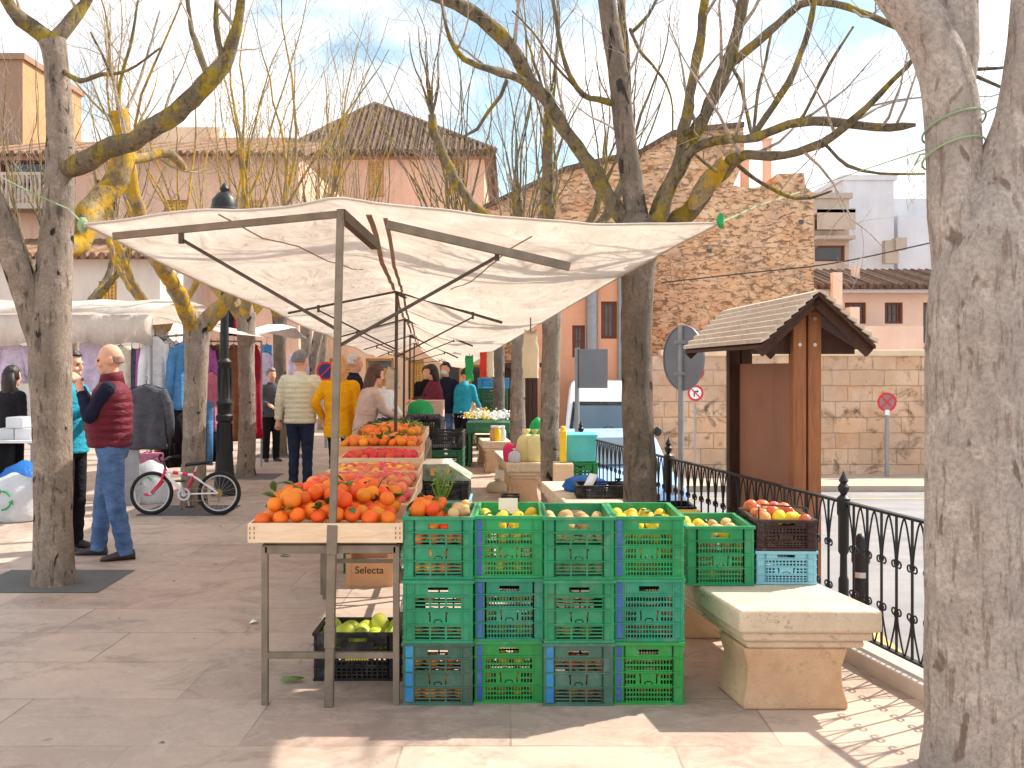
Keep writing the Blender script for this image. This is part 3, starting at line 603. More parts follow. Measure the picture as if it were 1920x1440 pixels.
for (a, b) in ((1502, 416), (1330, 470), (1420, 600)):
    m = MB(); m.box(X(a, d)-.07, X(a, d)+.07, d-.004, d+.02, Zp(b, d)-.06, Zp(b, d)+.06); m.build('putlog_hole', K['pane'], t, world=True, smooth=False)
# orange house left of trunk
t, x0, x1, zt = facade('orange_house', 'orange plastered house behind the van with grey shutters', 985, 1222, 470, 27, GZ, 1.5, K['orange_pl'], [(1142, 600, 30, 70, 'grid'), (1085, 640, 24, 60, 'grid'), (1060, 540, 26, 60, 'grid')])
m = MB(); m.tube([V((X(1110, 26.9), 26.9, GZ)), V((X(1110, 26.9), 26.9, zt))], .16, 10); m.tube([V((X(1163, 26.9), 26.9, GZ)), V((X(1163, 26.9), 26.9, zt))], .07, 8); m.build('drainpipe', K['galv'], t, world=True)
# long street wall
dw = 26.; t = thing('street_wall', 'long sandstone block wall across the street', 'wall', (X(1500, dw), dw, zr(dw)))
m = MB(); m.box(X(1222, dw), X(2300, dw), dw, dw+.5, zr(dw)-.1, Zp(668, dw)); m.build('wall_body', K['wall'], t, world=True, smooth=False)
m = MB(); m.box(X(1240, dw), X(2300, dw), dw-.05, dw+.55, Zp(668, dw), Zp(656, dw)); m.build('coping', K['cream'], t, world=True, smooth=False, bevel=.03)
# pink terrace house
t, x0, x1, zt = facade('salmon_house', 'salmon house with brown windows and a tiled roof above the street wall', 1528, 1990, 545, 34, GZ, 4, K['pinkflat'],
    [(1604, 587, 40, 40, 'grid'), (1676, 587, 34, 40, 'grid'), (1744, 605, 26, 76, 'door'), (1850, 590, 34, 40, 'grid')], flat=False)
m = MB(); tiled_slope(m, V((x0-.1, 33.4, zt+.12)), V((x1, 33.4, zt+.12)), V((x1, 37.5, zt+1.0)), V((x0-.1, 37.5, zt+1.0)), r=.1); m.build('roof', K['tiles2'], t, world=True, smooth=False)
m = MB(); m.box(x0-.1, x1, 33.5, 33.99, zt-.1, zt+.02); m.build('cornice', K['white_pl'], t, world=True, smooth=False)
m = MB(); m.box(X(1606, 33), X(1722, 33), 32.6, 33, GZ, Zp(612, 33)); m.box(X(1586, 33), X(1604, 33), 32.6, 33.9, GZ, Zp(577, 33)); m.box(X(1727, 33), X(1990, 33), 32.6, 33, GZ, Zp(650, 33)); m.build('terrace_wall', K['pinkflat'], t, world=True, smooth=False)
m = MB(); m.box(X(1557, 33.3), X(1574, 33.3), 33.0, 33.3, GZ, Zp(512, 33.3)); m.build('chimney', K['pinkflat'], t, world=True, smooth=False)
m = MB(); m.box(X(1600, 35), X(1612, 35), 35, 35.25, zt, Zp(497, 35)); m.build('chimney', K['pinkflat'], t, world=True, smooth=False)
# balcony block and white block
t, x0, x1, zt = facade('balcony_block', 'grey concrete block with open balconies beside the white block', 1522, 1592, 372, 42, GZ, 5, K['concrete'], [(1556, 415, 56, 34, 'open'), (1556, 475, 56, 30, 'open')])
m = MB(); m.box(x0, x1, 41.2, 41.99, Zp(404, 42), Zp(398, 42)); m.box(x0, x1, 41.2, 41.28, Zp(435, 42), Zp(404+33, 42)-.0+.9); m.box(x0, x1, 41.2, 41.99, Zp(452, 42), Zp(446, 42)); m.build('balcony', K['concrete'], t, world=True, smooth=False)
t, x0, x1, zt = facade('white_block', 'plain white rendered block with a lower wing', 1582, 1676, 338, 44, GZ, 6, K['white_pl'], [])
m = MB(); m.box(x1+.005, X(2100, 45), 45, 50, GZ, Zp(372, 45)); m.box(x1+.4, X(1735, 45.2)+.0, 44.6, 45-.004, GZ, Zp(404, 44.6)); m.build('wing', K['white_pl'], t, world=True, smooth=False)
m = MB(); m.box(X(1655, 43.5), X(1680, 43.5), 43.2, 43.6, Zp(495, 43.5), Zp(452, 43.5)); m.box(X(1672, 43.5), X(1692, 43.5), 43.0, 43.5, Zp(470, 43.5), Zp(448, 43.5)); m.build('roof_box', K['concrete'], t, world=True, smooth=False)
# ================================================================ trees
def path(p, d, length, n, r0, r1, wand, up, rg):
    pts = [(V(p), r0)]; d = V(d).normalized(); p = V(p)
    for i in range(n):
        d = (d+V((rg.uniform(-1, 1), rg.uniform(-1, 1), rg.uniform(-1, 1)))*wand+V((0, 0, up))).normalized()
        p = p+d*(length/n); pts.append((p.copy(), r0+(r1-r0)*(i+1)/n))
    return pts
def put(mb, pts, m=0, lump=.0, step=.15, minsides=3):
    q = cat_rom(pts, step) if step else pts
    if lump > .1 and len(q) > 3:
        for i in range(1, len(q)-1):
            p, r = q[i]; nv = noise.noise_vector(p*4.5)*.55+noise.noise_vector(p*11)*.3; q[i] = (p+nv*max(r, .012)*.8, r*(1+.22*noise.noise(p*9+V((3, 1, 7)))))
    r = max(x[1] for x in q); n = 30 if r > .1 else 12 if r > .05 else 8 if r > .02 else 5 if r > .008 else 3
    mb.tube([x[0] for x in q], [x[1] for x in q], n, m, True, lump)
def twigs(mb, pts, rg, dens, ln, m=1, depth=2, up=.12, t0=.3, rk=.4, r1=.0025):
    tot = sum((pts[i+1][0]-pts[i][0]).length for i in range(len(pts)-1)); n = max(1, int(tot*dens))
    for k in range(n):
        f = t0+(1-t0)*(k+rg.random())/n; s = f*(len(pts)-1); i = min(int(s), len(pts)-2)
        p = pts[i][0].lerp(pts[i+1][0], s-i); r = (pts[i][1]+(pts[i+1][1]-pts[i][1])*(s-i))
        tg = (pts[i+1][0]-pts[i][0]).normalized()
        sd = V((rg.uniform(-1, 1), rg.uniform(-1, 1), rg.uniform(-.2, 1))); sd = (sd-tg*sd.dot(tg)).normalized()
        L = ln*rg.uniform(.5, 1.2); rr = max(r1*1.3, min(r*rk, .014*ln+.002))
        b = path(p, tg*.6+sd*.9+V((0, 0, .25)), L, 6, rr, r1*.8, .22, up, rg)
        put(mb, b, m, 0, 0)
        if depth > 1: twigs(mb, b, rg, dens*1.3/ max(ln, .5), ln*.5, m, depth-1, up, .25, .5, r1*.8)
def finish_tree(t, mt, mc, tm, cm):
    mt.build('trunk', tm, t, world=True, ang=80)
    if mc.v: mc.build('crown', cm, t, world=True, ang=80)
def px_limb(L): return [(P(a, b, d), r*d/F) for a, b, d, r in L]

# ---- tree on the left by the man
t = thing('plane_tree', 'forked bare tree on the dark paving square before the man in the maroon vest', 'tree', (-3.36, 7.6, 0), group='trees on the plaza')
mt, mc = MB(), MB(); rg = random.Random(3)
D = 7.6
base = V((-3.4, D, -.05))
trunk = [(base, 45*D/F), (V((-3.4, D, .12)), 37*D/F), (P(100, 980, D), 34*D/F), (P(98, 800, D), 35*D/F), (P(94, 680, D), 39*D/F), (P(96, 600, D), 36*D/F), (P(104, 470, D), 31*D/F), (P(112, 360, D), 27*D/F), (P(112, 230, D), 24*D/F), (P(106, 120, D), 22*D/F), (P(98, 78, D), 25*D/F)]
put(mt, trunk, 0, .05, .06)
put(mt, px_limb([(88, 690, D, 20), (66, 600, D, 27), (32, 500, D-.1, 25), (-4, 400, D-.2, 23), (-50, 290, D-.3, 20), (-80, 120, D-.4, 16)]), 0, .05, .08)
hl = [([(112, 320, D, 14), (150, 308, D-.1, 20), (200, 280, D-.2, 19), (260, 255, D-.3, 19), (330, 212, D-.4, 18), (385, 160, D-.5, 17), (425, 100, D-.5, 13), (448, 30, D-.5, 9), (452, -60, D-.5, 6)], 0),
 ([(392, 150, D-.5, 7), (370, 90, D-.5, 6), (355, 30, D-.4, 5), (350, -40, D-.4, 4)], 0), ([(415, 110, D-.5, 6), (405, 50, D-.6, 5), (408, -20, D-.6, 4)], 0),
 ([(98, 90, D, 17), (60, 50, D, 15), (25, 15, D-.1, 13), (-10, -40, D-.1, 10)], 0), ([(100, 80, D, 15), (135, 35, D+.1, 12), (165, -10, D+.2, 10), (190, -70, D+.2, 8)], 0),
 ([(116, 130, D, 5), (150, 152, D-.2, 5), (190, 140, D-.3, 4), (240, 132, D-.4, 3), (300, 90, D-.5, 2)], 0), ([(108, 480, D, 12), (150, 440, D+.35, 24), (168, 410, D+.45, 24), (200, 352, D+.6, 23), (232, 300, D+.7, 22), (224, 245, D+.75, 18), (222, 206, D+.75, 15)], 2),
 ([(236, 300, D+.7, 13), (270, 296, D+.9, 10), (320, 290, D+1.1, 9), (345, 318, D+1.2, 7)], 2), ([(222, 210, D+.75, 5), (225, 150, D+.8, 4), (248, 70, D+.8, 3), (262, -30, D+.8, 2)], 2), ([(224, 214, D+.75, 4), (212, 150, D+.7, 3), (170, 60, D+.7, 2)], 2), ([(228, 220, D+.75, 4), (262, 150, D+.9, 3), (300, 20, D+1, 2)], 1)]
for L, mm in hl:
    q = px_limb(L); put(mt if q[1][1] > .03 else mc, q, {0: 1, 2: 2, 1: 1}[mm] if q[1][1] > .03 else (0 if mm != 1 else 1), .105, .07)
    twigs(mc, q, rg, 3.0, .85, 2 if mm == 2 else 1, 3, .08, .3, .4, .002)
finish_tree(t, mt, mc, [K['bark'], K['limb'], K['limb_y']], [K['limb'], K['twig'], K['twig_y']])

# ---- centre tree through the awning's edge
D = 7.2; t = thing('plane_tree', 'bare tree with dark trunk and mossy spreading limbs above the awning\'s right edge', 'tree', (X(1196, D), D, 0), group='trees on the plaza')
mt, mc = MB(), MB(); rg = random.Random(11); xb = X(1198, D)
put(mt, [(V((xb, D, -.05)), 42*D/F), (V((xb, D, .15)), 34*D/F), (P(1200, 900, D), 31*D/F), (P(1195, 760, D), 29*D/F), (P(1193, 620, D), 29*D/F), (P(1196, 520, D), 31*D/F), (P(1200, 440, D), 40*D/F), (P(1205, 405, D), 34*D/F)], 0, .06, .06)
hl = [([(1190, 430, D, 24), (1150, 385, D, 22), (1105, 310, D-.1, 20), (1060, 245, D-.2, 19), (1020, 185, D-.3, 18), (995, 155, D-.3, 19), (955, 85, D-.4, 19), (900, 35, D-.5, 20), (850, 8, D-.6, 18), (780, -20, D-.7, 14)]),
 ([(1012, 175, D-.3, 11), (975, 148, D-.4, 11), (920, 130, D-.6, 10), (870, 112, D-.7, 9), (845, 75, D-.8, 7), (832, 25, D-.8, 5), (820, -30, D-.8, 4)]),
 ([(950, 150, D-.5, 6), (938, 180, D-.5, 6), (915, 210, D-.5, 5), (895, 242, D-.5, 5), (868, 256, D-.5, 4), (830, 250, D-.5, 2)]),
 ([(1198, 430, D, 26), (1190, 380, D, 24), (1172, 250, D, 22), (1158, 130, D, 21), (1140, 20, D, 19), (1132, -50, D, 17)]),
 ([(1152, 195, D, 9), (1120, 186, D-.1, 9), (1092, 178, D-.2, 8), (1068, 140, D-.3, 7), (1048, 70, D-.3, 6), (1034, -20, D-.3, 5)]),
 ([(1080, 165, D-.2, 4), (1040, 120, D-.4, 4), (1000, 60, D-.6, 3), (960, 20, D-.7, 2)]),
 ([(1205, 420, D+.1, 15), (1185, 300, D+.25, 12), (1178, 200, D+.3, 10), (1172, 80, D+.3, 10), (1160, -30, D+.3, 9)]),
 ([(1185, 60, D+.3, 5), (1215, 30, D+.3, 5), (1240, -20, D+.4, 4)]), ([(1182, 55, D+.3, 5), (1200, 95, D+.1, 5), (1232, 132, D, 4), (1258, 180, D-.1, 3), (1262, 260, D-.2, 2)]),
 ([(1215, 430, D, 22), (1240, 395, D, 17), (1268, 310, D, 15), (1290, 200, D-.1, 14), (1308, 100, D-.1, 13), (1322, 10, D-.1, 12), (1332, -60, D-.1, 10)]),
 ([(1222, 430, D+.1, 24), (1258, 340, D+.1, 22), (1290, 280, D+.05, 20), (1330, 195, D, 18), (1362, 120, D, 17), (1385, 50, D, 16), (1400, -30, D, 14)]),
 ([(1372, 118, D, 12), (1420, 80, D-.1, 12), (1460, 45, D-.2, 11), (1500, 8, D-.3, 11), (1550, 4, D-.4, 10), (1610, 20, D-.5, 9), (1660, 42, D-.6, 8), (1720, 70, D-.7, 7)]),
 ([(1225, 430, D-.1, 26), (1265, 330, D-.2, 15), (1300, 280, D-.3, 13), (1360, 262, D-.5, 13), (1420, 256, D-.7, 13), (1500, 228, D-.9, 12), (1570, 230, D-1, 13), (1640, 240, D-1.1, 12), (1690, 238, D-1.2, 10), (1716, 234, D-1.2, 5)]),
 ([(1225, 440, D+.1, 30), (1290, 400, D, 25), (1330, 345, D-.1, 24), (1368, 308, D-.3, 20), (1400, 290, D-.5, 13), (1470, 290, D-.7, 12), (1540, 268, D-.9, 12), (1600, 225, D-1.1, 10), (1650, 175, D-1.2, 8), (1700, 125, D-1.3, 6), (1740, 70, D-1.3, 4)]),
 ([(1410, 255, D-.6, 9), (1450, 200, D-.6, 9), (1490, 130, D-.7, 9), (1515, 60, D-.7, 8), (1528, -10, D-.7, 7)]),
 ([(1500, 228, D-.9, 5), (1540, 150, D-1, 5), (1568, 100, D-1, 4), (1600, 50, D-1, 3)]), ([(1378, 305, D-.3, 6), (1430, 345, D-.5, 6), (1490, 372, D-.7, 5), (1520, 372, D-.8, 4), (1560, 358, D-.9, 3)]),
 ([(1545, 268, D-.9, 5), (1590, 310, D-1, 5), (1650, 325, D-1.1, 4), (1735, 326, D-1.2, 3)]), ([(1366, 118, D, 4), (1388, 150, D-.1, 6), (1398, 200, D-.35, 5), (1412, 262, D-.62, 6)]), ([(1446, 60, D-.2, 4), (1436, 110, D-.3, 4), (1420, 180, D-.45, 5), (1412, 262, D-.62, 5)]),
 ([(1290, 280, D, 3), (1330, 310, D-.4, 6), (1345, 322, D-.5, 5)])]
for i, L in enumerate(hl):
    q = px_limb([(a, b, dd, r_*(.7 if i != 3 else .9)) for a, b, dd, r_ in L]); big = q[1][1] > .031
    put(mt if big else mc, q, (1 if i not in (3, ) else 0) if big else 0, .12 if i != 3 else .06, .07)
    if i == 3: twigs(mc, q, rg, .8, .7, 1, 2)
    else: twigs(mc, q, rg, 2.6, .95 if big else .7, 1, 3, .08, .25, .4, .0022)
q = px_limb([(1300, 392, D-.12, 12), (1330, 340, D-.2, 20), (1362, 302, D-.36, 12)]); put(mt, q, 2, .2, .05)
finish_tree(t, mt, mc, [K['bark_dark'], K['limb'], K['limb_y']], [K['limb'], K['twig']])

# ---- big near tree on the right
D = 4.05; t = thing('plane_tree', 'big smooth grey tree with a forked trunk and green rope tied round it', 'tree', (1.85, D, 0), group='trees on the plaza')
mt, mc = MB(), MB(); rg = random.Random(5)
put(mt, px_limb([(1838, 1500, D, 118), (1836, 1380, D, 98), (1832, 1200, D, 92), (1832, 1000, D, 92), (1834, 800, D, 93), (1842, 600, D, 98), (1858, 470, D, 96), (1890, 350, D, 70), (1922, 220, D-.03, 52), (1938, 100, D-.05, 48), (1948, -60, D-.05, 44)]), 0, .035, .05)
put(mt, px_limb([(1835, 620, D+.02, 80), (1818, 500, D+.03, 66), (1800, 400, D+.04, 58), (1790, 310, D+.05, 50), (1786, 220, D+.05, 50), (1772, 140, D+.05, 48), (1745, 70, D+.05, 46), (1705, 10, D+.05, 44), (1640, -70, D+.05, 40)]), 0, .035, .05)
put(mt, px_limb([(1782, 180, D+.06, 38), (1796, 100, D+.08, 38), (1796, 20, D+.1, 37), (1800, -80, D+.1, 35)]), 0, .035, .05)
for L in ([(1815, 445, D-.16, 10), (1808, 400, D-.15, 15), (1796, 360, D-.12, 13), (1792, 325, D-.09, 6)], [(1862, 330, D-.1, 8), (1846, 360, D-.14, 14), (1828, 420, D-.17, 12), (1820, 470, D-.18, 5)]): put(mt, px_limb([(a, b, dd+.075, r*1.1) for a, b, dd, r in L]), 0, .35, .02)
for L in ([(1828, 130, D+.4, 4), (1870, 128, D+.4, 3), (1930, 120, D+.5, 2)], [(1822, 140, D+.4, 4), (1880, 165, D+.4, 3), (1930, 190, D+.5, 2)], [(1826, 222, D+.3, 1.5), (1880, 195, D+.3, 1.2), (1930, 170, D+.3, 1)]): put(mc, px_limb(L), 0, 0, .05)
finish_tree(t, mt, mc, [K['bark_near'], K['bark_dark']], [K['limb']])
rp_ = thing('tree_rope', 'thin green rope looped twice round the big right tree with a loose knot', 'rope', P(1790, 260, D))
m = MB()
for zc, rr in ((238, 54), (288, 54)):
    c0 = P(1788, zc, D+.05); m.tube([c0+V((math.cos(a)*rr*D/F*1.03, math.sin(a)*rr*D/F*1.03, .025*math.cos(a*1+.5)+.03*-math.sin(a))) for a in [2*math.pi*i/40 for i in range(41)]], .0042, 6)
m.build('loop', K['rope'], rp_, world=True)
m = MB()
for k in range(6):
    q = []; c0 = P(1722, 300, D-.02); a0 = rng.uniform(0, 6)
    for i in range(12): q.append((c0+V((.035*math.cos(a0+i*.6)-.01, .02*math.sin(a0+i*.6), .09-.018*i-.02*k+.03*math.sin(a0+i*.6))), 0))
    m.tube([p[0] for p in cat_rom(q, .01)], .0011, 4)
m.tube([P(1737, 288, D), P(1725, 290, D-.02), P(1715, 310, D-.02)], .004, 5); m.build('tangle', K['rope'], rp_, world=True)

# ---- pollarded rows
def pollard(label, x, y, r, zf, nl, seed, trunk_m, limb_m, twig_m, top=6.5, spread=1.2, fork=None, shoots=5, dens=2.2, lean=0, group='trees on the plaza', tw=.0028):
    rg = random.Random(seed); t = thing('plane_tree', label, 'tree', (x, y, 0), group=group); mt, mc = MB(), MB()
    tr = [(V((x, y, -.05)), r*1.35), (V((x, y, .15)), r*1.08), (V((x+lean*.4+rg.uniform(-.02, .02), y, zf*.4)), r*.95), (V((x+lean*.7, y, zf*.75)), r*.95), (V((x+lean, y, zf)), r*1.15), (V((x+lean, y, zf+.14)), r*.7)]
    put(mt, tr, 0, .07, .08); a0 = rg.uniform(0, 6.28)
    for k in range(nl):
        a = a0+2*math.pi*k/nl+rg.uniform(-.3, .3); o = V((math.cos(a), math.sin(a), 0)); L = spread*rg.uniform(.8, 1.25)
        p = V((x+lean, y, zf-.1)); lm = [(p, r*.75), (p+o*L*.3+V((0, 0, L*.35)), r*.62), (p+o*L*.7+V((0, 0, L*.75)), r*.52), (p+o*L*.95+V((0, 0, L*1.2)), r*.5), (p+o*L*1.0+V((0, 0, L*1.45)), r*.36)]
        put(mt, lm, 1, .15, .08)
        for j in range(shoots):
            i = rg.choice((2, 3, 4, 4)); q = lm[i][0]; ln = (top-q.z)*rg.uniform(.5, 1.0)
            if ln < .5: continue
            dd = o*rg.uniform(-.1, .55)+V((rg.uniform(-.35, .35), rg.uniform(-.35, .35), 1))
            s = path(q, dd, ln, 9, r*rg.uniform(.09, .2), .004, .19, .09, rg)
            put(mc, s, 0, .1, .2); twigs(mc, s, rg, dens*1.15, .9, 1, 2, .1, .1, .4, tw*.85)
    finish_tree(t, mt, mc, [trunk_m, limb_m], [limb_m if True else twig_m, twig_m]); return t
B, LB, LY, TW, TY = K['bark'], K['limb'], K['limb_y'], K['twig'], K['twig_y']
pollard('bare tree behind the leaning red and white bicycle', -3.62, 11.65, .135, 2.1, 3, 21, B, LY, TY, 6.4, 1.2, lean=.04)
pollard('second tree behind the bicycle, just right of the lamp post', -3.92, 15.1, .125, 2.4, 3, 22, B, LY, TY, 7.6, 1.1, shoots=6)
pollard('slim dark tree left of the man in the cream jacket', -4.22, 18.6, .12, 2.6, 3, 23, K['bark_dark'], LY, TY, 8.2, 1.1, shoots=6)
pollard('bare tree far down the row beyond the man in the cream jacket', -4.5, 22.4, .12, 2.6, 4, 24, B, LB, TW, 8.6, 1.2, shoots=6, dens=1.8)
pollard('bare tree farthest down the left row, before the cream house', -4.9, 26.5, .12, 2.6, 4, 25, B, LB, TW, 9.2, 1.2, shoots=6, dens=1.6)
pollard('low yellow lichened tree behind the white clothes stall roof', -6.0, 17.5, .11, 2.3, 4, 26, B, LY, TY, 5.2, 1.1, shoots=5)
pollard('tall bare tree behind the clothes stall at the far left', -8.8, 20.5, .12, 2.5, 4, 27, B, LB, TW, 8.5, 1.3, shoots=6)
pollard('slender yellow limbed tree rising behind the awning ridge', -4.3, 20.6, .1, 2.7, 3, 28, B, LY, TY, 8.4, 1.1, shoots=6, dens=1.6, lean=.5)
pollard('grey bark tree behind the middle stone bench with the straw bags', .44, 11.4, .11, 2.6, 3, 31, B, LB, TW, 5.9, 1.1, shoots=6, dens=2.0)
pollard('grey tree with a pale sunlit edge beyond the bench with the jar', .1, 15.3, .115, 2.6, 4, 32, B, LB, TW, 7.2, 1.2, shoots=7, dens=1.9)
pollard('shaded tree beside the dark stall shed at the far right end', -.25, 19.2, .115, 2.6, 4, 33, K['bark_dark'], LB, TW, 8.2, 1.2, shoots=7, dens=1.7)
pollard('farthest bare tree of the right row before the stone house', -.6, 23.4, .12, 2.7, 4, 34, B, LB, TW, 9., 1.3, shoots=7, dens=1.5)
# ================================================================ awning
def awn(u, d):
    """u 0..1 left edge to right edge, d depth; height field of the awning"""
    f = (d-4.7)/20.5
    xl, zl = -1.94-1.45*f+.13*math.exp(-f*18)*0, 2.25-.36*f
    xm, zm = -.815-1.52*f, 2.41-.2*f
    xr, zr_ = 1.02-2.2*f, 2.33-.73*f
    if d < 5.6:
        k = (5.6-d)/.9
        zl += .0; xr += .02*k
    bay = ((d-4.84)/4.85) % 1.0; sag = math.sin(math.pi*bay)
    zm -= .06*sag if d > 4.84 else 0
    if u < .42:
        t = u/.42; x = xl+(xm-xl)*t; z = zl+(zm-zl)*t-.05*sag*math.sin(math.pi*t)-.025*math.sin(math.pi*t)*(1-sag)
        z -= .03*(1-t)*sag
    else:
        t = (u-.42)/.58; x = xm+(xr-xm)*t; z = zm+(zr_-zm)*t-(.05+.06*sag)*math.sin(math.pi*t)
        z += -.07*math.sin(math.pi*t)*(1 if d > 9 else 0)
    z += (.012*math.sin(d*3.1+u*5)+.008*math.sin(d*7.3-u*11)+.03*noise.noise((x*1.6, d*1.1, 2))+.012*noise.noise((x*5+d*2, d*2.6, 5)))*min(1, 6*u*(1-u))
    y = d+(.5*max(0, (u-.42)/.58)-.05*max(0, 1-u/.42))*max(0, 1-(d-4.7)/3)
    return V((x, y, z))
nu, nd = 44, 110
tt = thing('market_awning', 'long cream canvas awning roped between trees over the fruit stalls', 'awning', (-.8, 4.7, 2.3))
m = MB(); m.v = [awn(i/nu, 4.7+20.5*(j/nd)**1.25) for j in range(nd+1) for i in range(nu+1)]
m.f = [(j*(nu+1)+i, j*(nu+1)+i+1, (j+1)*(nu+1)+i+1, (j+1)*(nu+1)+i) for j in range(nd) for i in range(nu)]; m.m = [0]*len(m.f)
m.build('canvas', K['tarp'], tt, world=True, ang=180, solid=.004)
m = MB()   # hem rolled round a cord
fr = [awn(i/nu, 4.7) for i in range(nu+1)]; m.tube([p+V((0, -.004, .004)) for p in fr], .006, 6)
m.tube([awn(0, 4.7+20.5*(j/nd)**1.25) for j in range(nd+1)], .008, 6); m.tube([awn(1, 4.7+20.5*(j/nd)**1.25) for j in range(nd+1)], .009, 6)
m.build('hem', K['tarphem'], tt, world=True)
m = MB()   # seam straps along the ridge
for off in (.462, .487):
    q = [awn(off-.02*min(1, (d-5)/8), d)-V((0, 0, .012)) for d in [5.0+.4*i for i in range(45)]]
    for i in range(len(q)-1): m.beam(q[i], q[i+1], .028 if off < .47 else .022, .006)
m.build('strap', K['tarpdark'], tt, world=True, smooth=False)
m = MB()
for u, d0 in ((.22, 4.75), (.72, 5.1)):
    q = [awn(u+.02*i*(1 if u < .4 else -.6), d0+.28*i)-V((0, 0, .008)) for i in range(10)]; m.tube(q, .004, 4)
m.build('seam', K['tarpdark'], tt, world=True)
rp_ = thing('guy_rope', 'pale rope tying the awning\'s left corner to the forked tree', 'rope', fr[0]); m = MB()
m.tube([fr[0], P(128, 392, 7.4), ], .005, 5); m.tube([P(128, 392, 7.4), P(60, 362, 7.35), P(8, 336, 7.3)], .006, 5); m.build('cord', K['rope'], rp_, world=True)
m = MB(); m.ell(fr[0]+V((-.03, .05, .01)), (.025, .02, .035), 8, 6, wob=.4); m.build('knot', K['rope'], rp_, world=True)
rp_ = thing('guy_rope', 'green rope tying the awning\'s right corner up to a mossy limb', 'rope', fr[-1]); m = MB()
m.tube([fr[-1], P(1420, 386, 6.2), P(1500, 360, 7.2)], .004, 5); m.tube([P(1500, 360, 7.2), P(1620, 318, 5.6), P(1735, 280, 4.1)], .003, 5); m.build('cord', K['rope'], rp_, world=True)
m = MB(); m.ell(fr[-1]+V((.02, 0, .02)), (.02, .02, .04), 8, 6, wob=.4); m.build('knot', K['greenmark'], rp_, world=True)
# frames
POLE = [(-.83, 4.84), (-1.11, 9.69), (-1.545, 14.54), (-1.95, 19.4), (-2.32, 24.1)]
names = ['front steel awning pole of the orange tray table', 'second awning pole back, between the peach and orange trays', 'third awning pole from the front, thin dark steel', 'fourth awning pole from the front, half hidden behind the third', 'rearmost awning pole at the far end of the stalls']
for k, (px_, d) in enumerate(POLE):
    t = thing('awning_pole', names[k], 'awning pole', (px_, d, 0), group='awning poles'); zt = awn(.42, d).z-.03
    mt_ = K['steel'] if k == 0 else K['darksteel']; m = MB()
    if k == 0:
        lean = V((.09, 0, 0)); w_ = .034
        m.beam((px_-.035, d, 0), (px_-.02, d, .8), .042, .042); m.beam((px_-.018, d, .8), (px_+.02, d, zt), w_, w_); m.beam((px_-.02, d, .72), (px_-.015, d, .86), .05, .05); m.beam((px_-.03, d, .28), (px_-.028, d, .38), .05, .05)
    else: m.beam((px_, d, 0), (px_+.02, d, zt), .03, .03)
    m.build('pole', mt_, t, world=True, smooth=False, bevel=.004)
    top = V((px_+.02, d, zt-.02))
    if k == 0:
        la, ra = P(212, 443, 4.86), P(1068, 500, 5.1); ls, rs = P(340, 437, 4.86), P(932, 470, 5.05)
    else:
        la = awn(.02, d)+V((.12, 0, -.05)); ra = awn(.80, d)-V((0, 0, .07)); ls, rs = top.lerp(la, .72), top.lerp(ra, .72)
    for e, s, wd in ((la, ls, .034), (ra, rs, .042)):
        if k: wd *= .62
        m = MB(); st = top+(e-top).normalized()*(.22 if (k == 0 and e is ra) else .0); m.beam(st, e, wd*.7, wd); m.build('arm', mt_, t, world=True, smooth=False, bevel=.003)
        m = MB(); zb = 1.78 if e is la else 1.7
        pb = V((px_+.005, d, zb)); ee = s-V((0, 0, .03)); m.tube([pb, ee], .009 if k == 0 else .008, 6); m.beam(s+V((0, 0, .02)), s-V((0, 0, .05)), .022, .022); m.build('strut', K['darksteel'], t, world=True, smooth=False)
    m = MB(); m.beam(top, top+V((.09, .55, -.08)) if k == 0 else top+V((.05, .3, -.02)), .04, .05); m.build('socket', K['darksteel'], t, world=True, smooth=False)

# ================================================================ tables
def table(x0, x1, d0, d1, label, dz=0):
    t = thing('trestle_table', label, 'table', ((x0+x1)/2, d0, 0), group='trestle tables under the awning'); z = .775
    sh = -.055*(d1-d0)
    pts = [(x0, d0), (x1, d0), (x0+sh, d1), (x1+sh, d1)]
    m = MB(); m.add([V((*p, zz)) for zz in (z-.012, z) for p in (pts[0], pts[1], pts[3], pts[2])], [(3, 2, 1, 0), (4, 5, 6, 7), (0, 1, 5, 4), (1, 2, 6, 5), (2, 3, 7, 6), (3, 0, 4, 7)]); m.build('tabletop', K['steel'], t, world=True, smooth=False)
    m = MB()
    for a, b in ((0, 1), (2, 3), (0, 2), (1, 3)): m.beam((*pts[a], z-.035), (*pts[b], z-.035), .03, .04)
    m.build('frame', K['steel'], t, world=True, smooth=False, bevel=.003)
    for p in pts:
        m = MB(); m.beam((p[0], p[1], 0), (p[0], p[1], z-.02), .03, .03); m.build('leg', K['steel'], t, world=True, smooth=False, bevel=.003)
    for a, b, zz in ((0, 1, .235), (2, 3, .40), (1, 3, .32)):
        m = MB(); m.beam((*pts[a], zz), (*pts[b], zz), .026, .03); m.build('crossbar', K['steel'], t, world=True, smooth=False, bevel=.003)
table(-1.174, -.55, 4.87, 7.1, 'steel trestle table nearest the camera with the orange tray on it')
table(-1.34, -.68, 7.25, 9.5, 'second trestle table from the front, under the magenta lined tray')
table(-1.50, -.84, 9.8, 12.0, 'third trestle table, under the trays of mandarins')
table(-1.66, -1.0, 12.2, 14.4, 'fourth trestle table, under the black vegetable crates')
table(-1.85, -1.15, 14.7, 18.0, 'farthest trestle table, before the people in masks')

